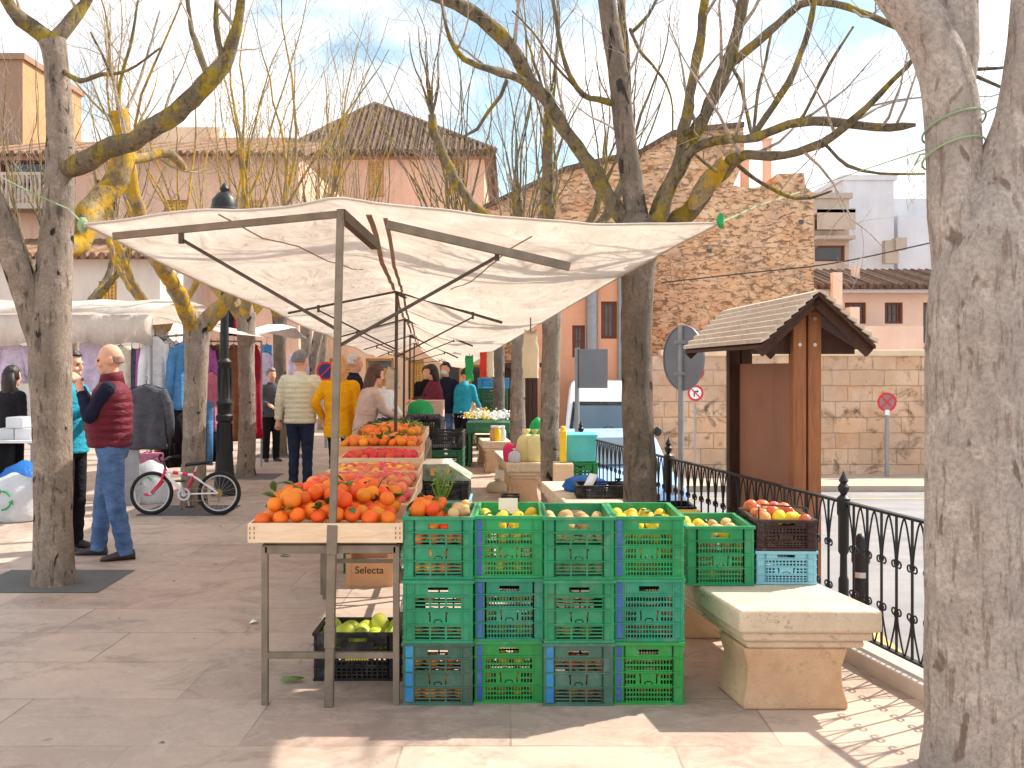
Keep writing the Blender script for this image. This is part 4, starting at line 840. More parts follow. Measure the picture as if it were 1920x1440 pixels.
# ================================================================ trays and fruit
def fruit_mesh(kindn, r, m_, seed=0, squash=.94):
    mb = MB(); nu_, nv_ = 18, 12
    mb.ell((0, 0, 0), (r, r, r*squash), nu_, nv_, wob=.03)
    for i, p in enumerate(mb.v):
        h = math.hypot(p.x, p.y)/r
        if abs(p.z) > r*.8: p.z -= math.copysign(r*.13*math.exp(-(h/.2)**2), p.z)
    o = mb.build(kindn, m_, ang=180); C.objects.unlink(o); return o
PROTO = {k: fruit_mesh(n, r, K[mk], 0, s_) for k, (n, r, mk, s_) in dict(orange=('orange', .04, 'orange', .94), mandarin=('mandarin', .032, 'mandarin', .8), peach=('peach', .038, 'peach', .95), apple=('apple', .039, 'apple', .9), lemon=('lemon', .032, 'lemon', 1.25), potato=('potato', .036, 'potato', .75), tomato=('tomato', .034, 'tomato', .82), green=('green_pepper', .045, 'greenveg', 1.2), pear=('green_pear', .05, 'gpear', 1.35), aub=('aubergine', .04, 'aub', 1.7)).items()}
def leaf_mesh():
    m = MB(); n = 7; vs = []
    for i in range(n+1):
        t = i/n; w_ = .016*math.sin(math.pi*min(1, t*1.02+.02))**.8; z = .012*math.sin(t*2.4)
        vs += [V((-w_, t*.065, z+.004)), V((0, t*.065, z)), V((w_, t*.065, z+.004))]
    m.add(vs, [(i*3+j, i*3+j+1, i*3+j+4, i*3+j+3) for i in range(n) for j in range(2)]); o = m.build('leaf', K['leaf'], solid=.0008); C.objects.unlink(o); return o
LEAF = leaf_mesh(); frng = random.Random(42)
def fr_(kd, p, label, group, s=1., leaf=0.):
    o = PROTO[kd].copy(); C.objects.link(o); o.location = p; o.rotation_euler = (frng.uniform(-.9, .9), frng.uniform(-.9, .9), frng.uniform(0, 6.3)); s *= frng.uniform(.86, 1.14); o.scale = (s, s, s)
    tag(o, label, o.name.split('.')[0].replace('_', ' '), group)
    if frng.random() < leaf:
        for k in range(frng.choice((1, 1, 2))):
            l = LEAF.copy(); C.objects.link(l); l.parent = o; l.location = (frng.uniform(-.012, .012), frng.uniform(-.012, .012), .034); l.rotation_euler = (frng.uniform(-.5, .3), frng.uniform(-.3, .3), frng.uniform(0, 6.3)); l.scale = (1.15/s,)*3
    return o
def heap(kd, x0, x1, d0, d1, z, hgt, label, group, s=1., leaf=0., shx=0., layers=1, skip=0., mixk=None):
    r = {'orange': .04, 'mandarin': .032, 'peach': .038, 'apple': .039, 'lemon': .034, 'potato': .036, 'tomato': .034, 'green': .045, 'pear': .05, 'aub': .045}[kd]*s*1.02
    for L in range(layers):
        row = 0; y = d0+r*(1+L*.9)
        while y < d1-r*(.9+L*.7):
            x = x0+r*(1+L*.9)+(r if row % 2 else 0)
            while x < x1-r*(.9+L*.5):
                if frng.random() >= skip*(1 if L else .0):
                    fx_, fy_ = (x-x0)/(x1-x0), (y-d0)/(d1-d0); b = math.sin(math.pi*min(1, max(0, fx_)))**.6*(.35+.65*math.sin(math.pi*min(1, max(.0, fy_)))**.6)
                    kk = kd if not mixk or frng.random() > mixk[1] else frng.choice(mixk[0])
                    lb, gp = (label, group) if kk == kd else (label.replace(kd, kk), group.replace(kd, kk))
                    fr_(kk, V((x+shx*(y-d0)+frng.uniform(-.25, .25)*r, y+frng.uniform(-.25, .25)*r, z+r+hgt*b+L*r*1.55+frng.uniform(0, .35)*r)), lb, gp, s, leaf)
                x += 2*r
            y += 1.78*r; row += 1
def tray(x0, x1, d0, d1, z, h, label, m_=None, shx=-.04, group='wooden fruit trays on the tables', name='fruit_tray', inner=None):
    m_ = m_ or K['boxwood']; t = thing(name, label, 'tray', ((x0+x1)/2, d0, z), group=group); th = .012; s2 = shx*(d1-d0)
    q = lambda x, y, zz: V((x+shx*(y-d0), y, zz))
    def slab(a, b, nm):
        m = MB(); (xa, ya), (xb, yb) = a, b; w_ = th
        dx, dy = (1, 0) if abs(xb-xa) > abs(yb-ya) else (0, 1); off = (0, w_) if dx else (w_, 0)
        m.add([q(xa, ya, z), q(xb, yb, z), q(xb+off[0], yb+off[1], z), q(xa+off[0], ya+off[1], z), q(xa, ya, z+h), q(xb, yb, z+h), q(xb+off[0], yb+off[1], z+h), q(xa+off[0], ya+off[1], z+h)], [(3, 2, 1, 0), (4, 5, 6, 7), (0, 1, 5, 4), (1, 2, 6, 5), (2, 3, 7, 6), (3, 0, 4, 7)])
        m.build(nm, m_, t, world=True, smooth=False, bevel=.002)
    slab((x0, d0), (x1, d0), 'end_board'); slab((x0, d1-th), (x1, d1-th), 'end_board'); slab((x0, d0+th+.001), (x0, d1-th-.001), 'side_board'); slab((x1-th, d0+th+.001), (x1-th, d1-th-.001), 'side_board')
    m = MB(); m.add([q(x0+th, d0+th, z+.012), q(x1-th, d0+th, z+.012), q(x1-th, d1-th, z+.012), q(x0+th, d1-th, z+.012)], [(0, 1, 2, 3)]); m.build('base', inner or m_, t, world=True, smooth=False)
    if name == 'fruit_tray' and d0 < 6:
        for xx in (x0+.016, x1-.028):
            m = MB()
            for k in range(2):
                for j in range(3): m.box(xx-.006+.02*k, xx-.003+.02*k, d0-.002, d0+.001, z+.018+.022*j, z+.03+.022*j)
            m.build('staple', K['kioskdark'], t, world=True, smooth=False)
    return t
ZT = .777
tray(-1.245, -.515, 4.82, 5.5, ZT+.0, .092, 'pale wooden tray heaped with leafy oranges, nearest the camera')
heap('orange', -1.22, -.53, 4.84, 5.48, ZT+.045, .045, 'orange from the heap in the nearest wooden tray', 'oranges in the nearest tray', leaf=.3, layers=2, skip=.35, shx=-.04, s=1.02)
tray(-1.255, -.545, 5.54, 6.24, ZT, .09, 'wooden tray of peaches right behind the orange tray')
heap('peach', -1.235, -.56, 5.56, 6.22, ZT+.03, .03, 'ripe peach in the second wooden tray', 'peaches in the second tray', shx=-.04, layers=2, skip=.5, mixk=(('orange',), .12))
tray(-1.28, -.585, 6.28, 7.02, ZT, .09, 'third wooden tray from the front, mixed apples and peaches')
heap('apple', -1.26, -.6, 6.3, 7.0, ZT+.03, .03, 'red apple in the third wooden tray', 'apples in the third tray', shx=-.04, layers=1, mixk=(('peach',), .35))
tray(-1.33, -.665, 7.35, 8.0, ZT, .085, 'tray lined in magenta paper behind the apples', K['boxwood'], inner=K['magenta'])
heap('peach', -1.31, -.69, 7.4, 7.97, ZT+.01, .02, 'small peach on magenta paper', 'peaches on magenta paper', .9, shx=-.04, layers=1, mixk=(('lemon',), .2))
m = MB(); m.box(-1.335, -.66, 7.335, 7.347, ZT+.0, ZT+.06); tag(m.build('paper_strip', K['magenta'], None, smooth=False), 'magenta paper strip along the front of the lined tray', 'paper')
tray(-1.37, -.72, 8.06, 8.7, ZT+.03, .085, 'wooden tray of tomatoes behind the magenta lined tray')
heap('tomato', -1.35, -.74, 8.08, 8.68, ZT+.06, .03, 'red tomato behind the magenta lined tray', 'tomatoes on the second table', shx=-.04, layers=1)
tray(-1.5, -.78, 8.78, 9.5, ZT+.06, .09, 'orange filled tray beside the second awning pole', K['kraft'])
heap('mandarin', -1.48, -.8, 8.8, 9.48, ZT+.1, .06, 'leafy mandarin near the second awning pole', 'mandarins by the second pole', 1.25, .3, shx=-.04, layers=1)
tray(-1.52, -.86, 9.85, 10.6, ZT+.08, .09, 'bright card tray of mandarins past the second pole', K['kraft'])
heap('mandarin', -1.5, -.88, 9.87, 10.58, ZT+.13, .07, 'mandarin in the card tray past the second pole', 'mandarins past the second pole', 1.25, .35, shx=-.04, layers=1)
tray(-1.56, -.9, 10.7, 11.5, ZT+.08, .09, 'tray of green vegetables beyond the mandarins')
heap('green', -1.54, -.92, 10.72, 11.48, ZT+.1, .05, 'green vegetable beyond the mandarins', 'green vegetables on the third table', 1., .3, shx=-.04, layers=1, mixk=(('orange', 'lemon'), .3))

# ================================================================ plastic crates
def crate_mesh(w_, l_, h_, pat, th=.012):
    """slotted crate: front at y=0, corner posts, ribs, hand holes"""
    m = MB()
    def panel(L, f, emblem):
        hw = min(.048, L*.15); hz0, hz1 = h_*.80, h_*.885; mg = L*.15
        holes = [(L/2-hw, L/2+hw, hz0, hz1)]
        if pat == 'A':
            for a in range(3):
                sx0 = mg+(L-2*mg)*a/3+.004; sx1 = mg+(L-2*mg)*(a+1)/3-.004
                for b0, b1 in ((.05, .27), (.32, .50), (.545, .73)):
                    k = 4 if b0 < .1 else 3
                    for j in range(k): holes.append((sx0, sx1, h_*(b0+(b1-b0)*j/k)+.002, h_*(b0+(b1-b0)*(j+.74)/k)))
        else:
            n = 16 if pat == 'B' else 12
            for a in range(n):
                sx0 = mg*.95+(L-1.9*mg)*a/n; sx1 = sx0+(L-1.9*mg)/n*.7
                for b0, b1 in ((.05, .27), (.32, .50), (.545, .73)):
                    k = 3 if b0 < .1 else 2
                    for j in range(k): holes.append((sx0, sx1, h_*(b0+(b1-b0)*j/k)+.002, h_*(b0+(b1-b0)*(j+.78)/k)))
        plate = (L/2-.048, L/2+.048, h_*.31, h_*.51)
        ok = []
        for q in holes[1:]:
            if emblem and not (q[1] < plate[0] or q[0] > plate[1] or q[3] < plate[2] or q[2] > plate[3]): continue
            ok.append(q)
        ok = [holes[0]]+ok
        if emblem:
            cx = L/2
            ok += [(cx-.042, cx-.035, h_*.33, h_*.45), (cx-.046, cx-.036, h_*.45, h_*.49), (cx+.035, cx+.042, h_*.33, h_*.45), (cx+.036, cx+.046, h_*.45, h_*.49), (cx-.02, cx-.014, h_*.32, h_*.36), (cx+.014, cx+.02, h_*.32, h_*.36), (cx-.014, cx+.014, h_*.355, h_*.375)]
        xs = sorted({0, L, *[round(v, 5) for q in ok for v in q[:2]]}); zs = sorted({0, h_, *[round(v, 5) for q in ok for v in q[2:]]})
        m.grid(xs, zs, lambda x, z: any(q[0] < x < q[1] and q[2] < z < q[3] for q in ok), f, th)
    panel(w_, lambda x, z, q: V((x-w_/2, q, z)), True)
    panel(w_, lambda x, z, q: V((w_/2-x, l_-q, z)), False)
    panel(l_-2*th-.002, lambda x, z, q: V((w_/2-q, x+th+.001, z)), False)
    panel(l_-2*th-.002, lambda x, z, q: V((-w_/2+q, l_-th-.001-x, z)), False)
    m.box(-w_/2+th, w_/2-th, th, l_-th, .004, .014)
    e = .007
    for z0, z1 in ((.0, .012), (h_*.285, h_*.30), (h_*.515, h_*.53), (h_*.745, h_*.76), (h_-.014, h_)):
        ee = e if z1 < h_ else e+.004
        m.box(-w_/2-ee, w_/2+ee, -ee, -.0005, z0, z1); m.box(-w_/2-ee, w_/2+ee, l_+.0005, l_+ee, z0, z1); m.box(-w_/2-ee, -w_/2-.0005, 0, l_, z0, z1); m.box(w_/2+.0005, w_/2+ee, 0, l_, z0, z1)
    for sx in (-1, 1):
        for yy in (.004, l_-.004): m.tube([V((sx*(w_/2-.004), yy, .002)), V((sx*(w_/2-.004), yy, h_-.002))], .0095, 8)
        for k in (.24, .34, .66, .76)[::3]: m.box(sx*w_*.355-.003, sx*w_*.355+.003, -.0055, -.0005, .012, h_-.014)
    return m
CM = {}
def crate(name, label, loc, w_, l_, h_, pat, m_, strip=None, group='green crates stacked in four columns', rz=0, stripw=.024):
    t = thing(name, label, 'crate', loc, rz, group); key = (w_, l_, h_, pat, m_.name)
    if key not in CM: 
        o = crate_mesh(w_, l_, h_, pat).build('shell', m_, t, smooth=True, ang=30); CM[key] = o.data
    else:
        o = bpy.data.objects.new('shell', CM[key]); C.objects.link(o); o.parent = t
    if strip is not None:
        for z0, z1 in ((.014, h_*.283), (h_*.302, h_*.513), (h_*.532, h_*.743), (h_*.762, h_-.016)):
            m = MB(); m.box(-w_/2+.008, -w_/2+.008+stripw, -.0058, -.0004, z0, z1); m.build('corner_strip', strip, t, smooth=False, bevel=.002)
    return t
CW, CL, CH = .322, .5, .297
colx = [-.350, -.013, .317, .652]; cold = [4.86, 4.89, 4.86, 4.88]
ordw = ['first', 'second', 'third', 'fourth']; lev = ['bottom', 'middle', 'top']
cm = [[('g4', 'cyan_strip', 'faded grey green', .036), ('g1', None, 'teal green', 0), ('g1', None, 'teal green', 0)], [('g3', 'blue_strip', 'grass green', .024), ('g1', 'blue_strip', 'teal green', .024), ('g2', 'blue_strip', 'bright green', .024)],
      [('g4', 'cyan_strip', 'faded grey green', .036), ('g1', None, 'teal green', 0), ('g1', None, 'teal green', 0)], [('g3', 'blue_strip', 'grass green', .024), ('g1', 'blue_strip', 'teal green', .024), ('g2', 'blue_strip', 'bright green', .024)]]
fill = [['orange', 'mandarin', 'orange'], ['lemon', 'lemon', 'lemon'], ['orange', 'potato', 'potato'], ['mandarin', 'peach', 'lemon']]
for c in range(4):
    for l in range(3):
        mk, sk, wd, sw = cm[c][l]; jx = rng.uniform(-.003, .003)
        where = f'{lev[l]} of the {ordw[c]} stack from the table'
        crate('plastic_crate', f'{wd} plastic crate'+(' with blue corner' if sk == 'blue_strip' else ' with cyan corner' if sk else '')+f', {where}', (colx[c]+jx, cold[c]+rng.uniform(-.012, .012), l*(CH+.001)), CW, CL, CH, 'A' if c % 2 == 0 else 'B', K[mk], K[sk] if sk else None, rz=rng.uniform(-1.1, 1.1), stripw=sw)
        z = l*(CH+.001)+.016; kd = fill[c][l]; lb = f'{PROTO[kd].name.replace("_", " ").split(".")[0]} inside the crate at the {where}'; gp = f'fruit in the {where}'
        top = l == 2
        for zz in ((.0, .07, .14, .2) if top else (.0, .075, .15)):
            for k in range(4):
                if frng.random() < (.05 if top else .12): continue
                yy = .05 if (zz < .18) else frng.choice((.06, .2, .35)); fr_(kd, V((colx[c]-.115+.077*k+frng.uniform(-.012, .012), cold[c]+yy, z+zz+.036)), lb, gp, .95)
        if top:
            for i in range(4):
                for j in range(5):
                    fr_(kd, V((colx[c]-.118+.079*i+frng.uniform(-.01, .01), cold[c]+.06+.092*j, z+.212+frng.uniform(0, .018))), lb, gp, .95, .1)
def card(x, d, z, w_, h_, m_, label, tilt=0):
    m = MB(); m.box(-w_/2, w_/2, -.001, .001, -h_/2, h_/2); o = m.build('price_card', m_, None, smooth=False); o.location = (x, d, z); o.rotation_euler = (R(tilt), 0, 0); tag(o, label, 'card')
# oranges heaped over the first stack
heap('orange', -.50, -.32, 4.9, 5.3, .89-.03, .01, 'orange lying loose on the rim of the first crate stack', 'oranges on the first crate stack', .98, .35, layers=1)
heap('potato', -.31, -.2, 4.92, 5.3, .855, .0, 'potato beside the oranges on the first crate stack', 'potatoes on the first crate stack', .9, .2, layers=1)
m = MB(); lr = random.Random(8)
for k in range(11):
    a = lr.uniform(-1, 1); b = path((-.37, 5.35, .87), (a*.35, lr.uniform(-.5, .2), 1), lr.uniform(.12, .26), 5, .009, .002, .12, -.02, lr); m.tube([p for p, r_ in b], [r_ for p, r_ in b], 5)
    for p, r_ in b[1:]:
        e = p+V((lr.uniform(-.04, .04), lr.uniform(-.03, .03), lr.uniform(0, .04))); s_ = V((.012, 0, .004)); m.add([p-s_, p.lerp(e, .5)+V((0, .012, 0)), e, p+s_], [(0, 1, 2, 3)])
tag(m.build('leafy_sprig', K['greenveg'], None, loc=(-.37, 5.35, .87)), 'dark green leafy tuft standing behind the first crate stack', 'greens')
# bench crates
crate('plastic_crate', 'grass green slotted crate standing alone on the near stone bench', (1.072, 5.27, .481), .338, .48, .305, 'B', K['g2'], None, group='crates on the near bench')
for i in range(4):
    for j in range(4): fr_(frng.choice(('potato', 'lemon')), V((.955+.078*i, 5.33+.11*j, .481+.245+frng.uniform(0, .02))), 'fruit filling the green crate alone on the bench', 'fruit in the bench green crate')
for zz in (.05, .12, .19):
    for k in range(4): fr_(frng.choice(('lemon', 'lemon', 'peach')), V((.955+.078*k, 5.32, .49+zz)), 'fruit filling the green crate alone on the bench', 'fruit in the bench green crate', .9)
crate('plastic_crate', 'pale blue slotted crate under the dark brown one on the near bench', (1.42, 5.3, .481), .30, .46, .172, 'C', K['ltblue'], None, group='crates on the near bench', rz=-2)
crate('plastic_crate', 'dark brown slotted crate of apples on top of the pale blue crate', (1.42, 5.3, .656), .30, .46, .158, 'C', K['brownpl'], None, group='crates on the near bench', rz=-2)
for i in range(4):
    for j in range(5): fr_(frng.choice(('peach', 'lemon', 'apple')), V((1.32+.07*i+frng.uniform(-.01, .01), 5.35+.085*j, .656+.125+frng.uniform(0, .03)+(.03 if i < 3 else 0))), 'fruit piled in the dark brown crate on the bench', 'fruit in the dark brown crate', .95)
m = MB(); m.tube([(1.28, 5.32, .81), (1.285, 5.33, .875), (1.30, 5.36, .885), (1.53, 5.37, .87), (1.545, 5.36, .862), (1.55, 5.34, .80)], .004, 6); tag(m.build('wire_hoop', K['black'], None, loc=(1.42, 5.3, .81)), 'thin dark wire handle arching over the dark brown crate', 'wire hoop')
# cards in front of top crates
card(-.02, 5.365, .888, .1, .06, K['card'], 'white price card at the back of the second crate stack', 0)
# black crate with green pears on the ground, box and crate under the table
crate('plastic_crate', 'black plastic crate of green pears on the ground under the nearest table', (-.79, 5.24, 0), .44, .32, .245, 'C', K['blackpl'], None, group='crates under the nearest table')
pt = [o for o in C.objects if o.get('label', '').startswith('black plastic crate of green')][0]
m = MB(); m.box(-.085, .085, -.012, -.0075, .10, .2); m.build('front_plate', K['blackpl'], pt, smooth=False)
m = MB(); 
for k in range(9): m.box(-.06+.0135*k, -.06+.0135*k+.009, -.014, -.0122, .108, .122)
m.build('print', K['lemon'], pt, smooth=False)
for i in range(5):
    for j in range(3): fr_('pear', V((-.96+.085*i, 5.31+.09*j, .17+frng.uniform(0, .05))), 'pale green pear in the black crate under the table', 'pears in the black crate', 1.05)
bx = thing('cardboard_box', 'orange brown fruit box with dark lettering under the nearest table', 'box', (-1.045, 7.5, 0)); m = MB(); w_, h_ = .345, .235
m.box(-w_/2, w_/2, 0, .012, 0, h_*.78); m.box(-w_/2, w_/2, .45, .462, 0, h_*.78); m.box(-w_/2, -w_/2+.01, .0125, .4495, 0, h_*.85); m.box(w_/2-.01, w_/2, .0125, .4495, 0, h_*.85); m.box(-w_/2+.0105, w_/2-.0105, .0125, .4495, 0, .01)
for sx in (-1, 1): m.box(sx*(w_/2-.02)-.02, sx*(w_/2-.02)+.02, -.004, -.0005, 0, h_)
m.build('carton', K['kraft'], bx, smooth=False)
tx = bpy.data.curves.new('lettering', 'FONT'); tx.body = 'Selecta'; tx.size = .075; tx.align_x = 'CENTER'; tx.extrude = .0008; tx.materials.append(K['ink']); tob = bpy.data.objects.new('lettering_curve', tx); C.objects.link(tob); bpy.context.view_layer.update(); me_ = bpy.data.meshes.new_from_object(tob.evaluated_get(bpy.context.evaluated_depsgraph_get())); bpy.data.objects.remove(tob); to = bpy.data.objects.new('lettering', me_); C.objects.link(to); to.parent = bx; to.location = (0, -.0018, .095); to.rotation_euler = (R(90), 0, 0)
crate('plastic_crate', 'dark green crate behind the orange brown box under the nearest table', (-1.1, 7.98, 0), .42, .5, .3, 'A', K['g5'], None, group='crates under the nearest table')
crate('plastic_crate', 'dark green crate topmost of two behind the orange brown box', (-1.12, 7.98, .301), .42, .5, .28, 'A', K['g5'], None, group='crates under the nearest table')
# stack with the sloped green box
st = 'stack between the tables and the benches'
crate('plastic_crate', 'pale blue crate at the foot of the '+st, (-.5, 7.9, .0), .34, .4, .3, 'C', K['ltblue'], None, group='crates between the stalls'); crate('plastic_crate', 'second pale blue crate up in the '+st, (-.5, 7.9, .301), .34, .4, .28, 'C', K['ltblue'], None, group='crates between the stalls')
crate('plastic_crate', 'black crate lying across the pale blue crates between the stalls', (-.53, 7.86, .585), .38, .5, .135, 'C', K['blackpl'], None, group='crates between the stalls')
t = thing('produce_carton', 'green and white printed carton with a sloping side and orange square, on the black crate', 'carton', (-.53, 7.9, .725)); m = MB()
m.prism([V((-.18, 0, 0)), V((.21, 0, 0)), V((.21, 0, .02)), V((.04, 0, .13)), V((-.16, 0, .13)), V((-.18, 0, .03))][::-1], lambda p: p, lambda p: p+V((0, .42, 0))); m.build('carton_body', mat('carton_print', S(92, 112, 84), .6, .5, 9, c2=S(190, 196, 176)), t, smooth=False, bevel=.006)
m = MB(); m.box(-.165, .045, -.004, .42, .1305, .138); m.build('lid', K['cream_cl'], t, smooth=False, bevel=.003)
m = MB(); m.box(-.10, -.05, -.004, -.0005, .045, .1); m.build('print', K['kraft'], t, smooth=False)
m = MB(); m.box(.02, .05, -.004, -.0005, .06, .1); m.box(.005, .065, -.0045, -.0005, .085, .1); m.build('emblem', K['kraft'], t, smooth=False)
for j, (x, y, lb) in enumerate(((-1.48, 12.3, 'black crate of aubergines on the fourth table, nearest of two'), (-1.2, 13.3, 'black crate of aubergines on the fourth table, farther of two'))):
    crate('plastic_crate', lb, (x+.02, y, ZT+.002), .5, .7, .16, 'C', K['blackpl'], None, group='black crates on the fourth table')
    heap('aub', x-.2, x+.24, y+.05, y+.65, ZT+.1, .02, 'dark aubergine in a black crate on the fourth table', 'aubergines on the fourth table', .8)
crate('plastic_crate', 'long black crate at the vendor side of the fourth table', (-.83, 12.5, .62), .45, .6, .2, 'C', K['blackpl'], None, group='crates between the stalls'); crate('plastic_crate', 'dark green crate under the long black crate at the vendor side', (-.83, 12.5, .3), .45, .6, .3, 'A', K['g5'], None, group='crates between the stalls'); crate('plastic_crate', 'lowest dark green crate at the vendor side of the fourth table', (-.83, 12.5, 0), .45, .6, .298, 'A', K['g5'], None, group='crates between the stalls')
# things lying on the ground
def lay(name, label, cat, p, m_, pts, z=.006):
    mb = MB(); n = len(pts); vs = [V((x, y, z+.012*abs(math.sin(i*1.7)))) for i, (x, y) in enumerate(pts)]; mb.add(vs+[V((0, 0, z+.014))], [(i, (i+1) % n, n) for i in range(n)])
    o = mb.build(name, m_, None, solid=.002); o.location = p; tag(o, label, cat)
lay('lettuce_leaf', 'torn green leaf on the ground by the nearest table leg', 'leaf', (-1.12, 5.22, 0), K['greenveg'], [(-.06, -.02), (-.02, -.035), (.03, -.02), (.065, -.005), (.04, .025), (.0, .03), (-.05, .02)], .012)
lay('fallen_leaf', 'small dry leaf on the paving beyond the table', 'leaf', (-1.93, 8.7, 0), K['greenveg'], [(-.04, -.03), (.03, -.02), (.05, .02), (-.02, .03)])
lay('paper_scrap', 'small white paper scrap on the paving left of the table', 'paper', (-1.62, 6.42, 0), K['card'], [(-.02, -.03), (.025, -.02), (.02, .025), (-.015, .03)])

lt = random.Random(99); LM = None
for k in range(18):
    y = lt.uniform(4.3, 13); x = lt.uniform(-.46*y, .12*y if y < 4.8 else -.27*y)
    if LM is None:
        mb = MB(); mb.add([V((-.016, -.006, .003)), V((0, -.01, .006)), V((.018, 0, .004)), V((.002, .01, .008))], [(0, 1, 2, 3)]); LM = mb.build('dry_leaf', K['bark'], None, solid=.0015); o = LM
    else: o = LM.copy(); C.objects.link(o)
    o.location = (x, y, .001); o.rotation_euler = (0, 0, lt.uniform(0, 6.3)); s_ = lt.uniform(.4, 1.1); o.scale = (s_, s_, s_); tag(o, 'tiny dry leaf scrap lying loose on the paving', 'leaf', 'dry scraps scattered on the paving')
# ================================================================ stone benches
def bench(xl, xr, d0, d1, slope, label, ztop=.478):
    t = thing('stone_bench', label, 'bench', ((xl+xr)/2, d0, 0), group='stone benches along the railing')
    q = lambda x, y, z: V((x+slope*(y-d0), y, z))
    def slab(i, z0, z1, nm, mm, bev):
        m = MB(); m.add([q(xl+i, d0+i, z0), q(xr-i, d0+i, z0), q(xr-i, d1-i, z0), q(xl+i, d1-i, z0), q(xl+i, d0+i, z1), q(xr-i, d0+i, z1), q(xr-i, d1-i, z1), q(xl+i, d1-i, z1)], [(3, 2, 1, 0), (4, 5, 6, 7), (0, 1, 5, 4), (1, 2, 6, 5), (2, 3, 7, 6), (3, 0, 4, 7)])
        m.build(nm, mm, t, world=True, smooth=True, ang=30, bevel=bev)
    slab(0, ztop-.105, ztop, 'seat', K['stone'], .014); slab(.03, ztop-.15, ztop-.1055, 'moulding', K['stone'], .012); slab(.055, ztop-.19, ztop-.1505, 'moulding', K['stone'], .016)
    for y0, y1 in ((d0+.06, d0+.4), (d1-.4, d1-.06)):
        m = MB(); rs = []
        for zf, ins in ((0, 0.0), (.03, 0), (.07, .01), (.12, .02), (.2, .024), (ztop-.26, .018), (ztop-.215, .006), (ztop-.191, .0)):
            z = zf; a = [q(xl+.045+ins, y0+ins*.5, z), q(xr-.13-ins, y0+ins*.5, z), q(xr-.13-ins, y1-ins*.5, z), q(xl+.045+ins, y1-ins*.5, z)]; rs.append(a)
        m.loft(rs); m.build('pedestal', K['stone2'], t, world=True, smooth=True, ang=35, bevel=.01)
bench(1.052, 1.715, 4.73, 6.45, -.17, 'near stone bench carrying the single green crate and the brown and blue crates')
bench(.443, 1.07, 8.55, 10.15, -.10, 'second stone bench from the camera, with the black tray and blue bag on it')
bench(-.06, .46, 12.05, 13.9, -.10, 'third stone bench, carrying the straw coloured bags')
bench(-.45, .0, 15.6, 17.6, -.10, 'farthest stone bench, with orange and yellow jars on its end')

# ================================================================ railing
ft = thing('iron_railing', 'black wrought iron railing with looped bars along the plaza edge', 'railing', (fx(3), 3, .085))
ang_ = math.atan2(1, -.2); un = V((-.2, 1, 0)).normalized()
def fp(s, z=0): return V((fx(3), 3, .085))+un*s+V((0, 0, z))
LEN = 9.2; HT = .76
m = MB(); m.beam(fp(0, HT), fp(LEN, HT), .035, .014); m.build('top_rail', K['black'], ft, world=True, smooth=False)
m = MB(); m.beam(fp(0, .05), fp(LEN, .05), .03, .012); m.build('bottom_rail', K['black'], ft, world=True, smooth=False)
def balus():
    m = MB(); m.tube([V((0, 0, .05)), V((0, 0, HT-.005))], .0075, 6)
    for s in (-1, 1):
        m.tube([q[0] for q in cat_rom([(V((s*.006, 0, .52)), 0), (V((s*.018, 0, .60)), 0), (V((s*.044, 0, .70)), 0), (V((s*.06, 0, .738)), 0), (V((s*.069, 0, .75)), 0)], .02)], .0052, 5)
        m.tube([q[0] for q in cat_rom([(V((s*.006, 0, .25)), 0), (V((s*.016, 0, .19)), 0), (V((s*.046, 0, .10)), 0), (V((s*.06, 0, .065)), 0), (V((s*.067, 0, .057)), 0)], .02)], .0052, 5)
        for z in (.5, .255):
            q = [V((s*(.008+.017*(1-math.cos(a))), 0, z+.017*math.sin(a)+.006)) for a in [i*2*math.pi*.82/12 for i in range(13)]]; m.tube(q, .0048, 5)
    for z in (.515, .25): m.lathe([(.004, z-.02), (.013, z-.014), (.015, z), (.013, z+.014), (.004, z+.02)], n=8)
    return m
b0 = None; rz = math.atan2(un.y, un.x)
posts = [2.84, 5.7, 8.5]
for i in range(int(LEN/.14)):
    s = .07+.14*i
    if any(abs(s-p) < .05 for p in posts): continue
    if b0 is None: b0 = balus().build('baluster', K['black'], ft); b = b0
    else: b = b0.copy(); C.objects.link(b); b.parent = ft
    b.location = un*s; b.rotation_euler = (0, 0, rz)
for s in posts:
    m = MB(); c0 = fp(s)-V((0, 0, .02))
    m.lathe([(.03, 0), (.042, .01), (.042, .05), (.022, .07), (.022, .14), (.03, .16), (.03, .34), (.022, .36), (.02, .48), (.031, .50), (.031, .70), (.038, .71), (.038, .80), (.016, .82), (.03, .845), (.033, .865), (.018, .885), (.028, .90), (.008, .935), (.002, .95)], c0, 10)
    m.build('post', K['black'], ft, world=True)
# bollard
t = thing('bollard', 'black street bollard beyond the railing', 'bollard', (2.52, 7.4, zr(7.4))); m = MB(); m.lathe([(.055, 0), (.055, .75), (.065, .77), (.065, .83), (.055, .85), (.05, .93), (.02, .97), (.0, .975)], n=16); m.build('shaft', K['black'], t); m = MB(); m.lathe([(.0558, .66), (.0558, .7)], n=16); m.build('reflective_band', K['alloy'], t)

# ================================================================ notice board shelter
kz = zr(7.3)
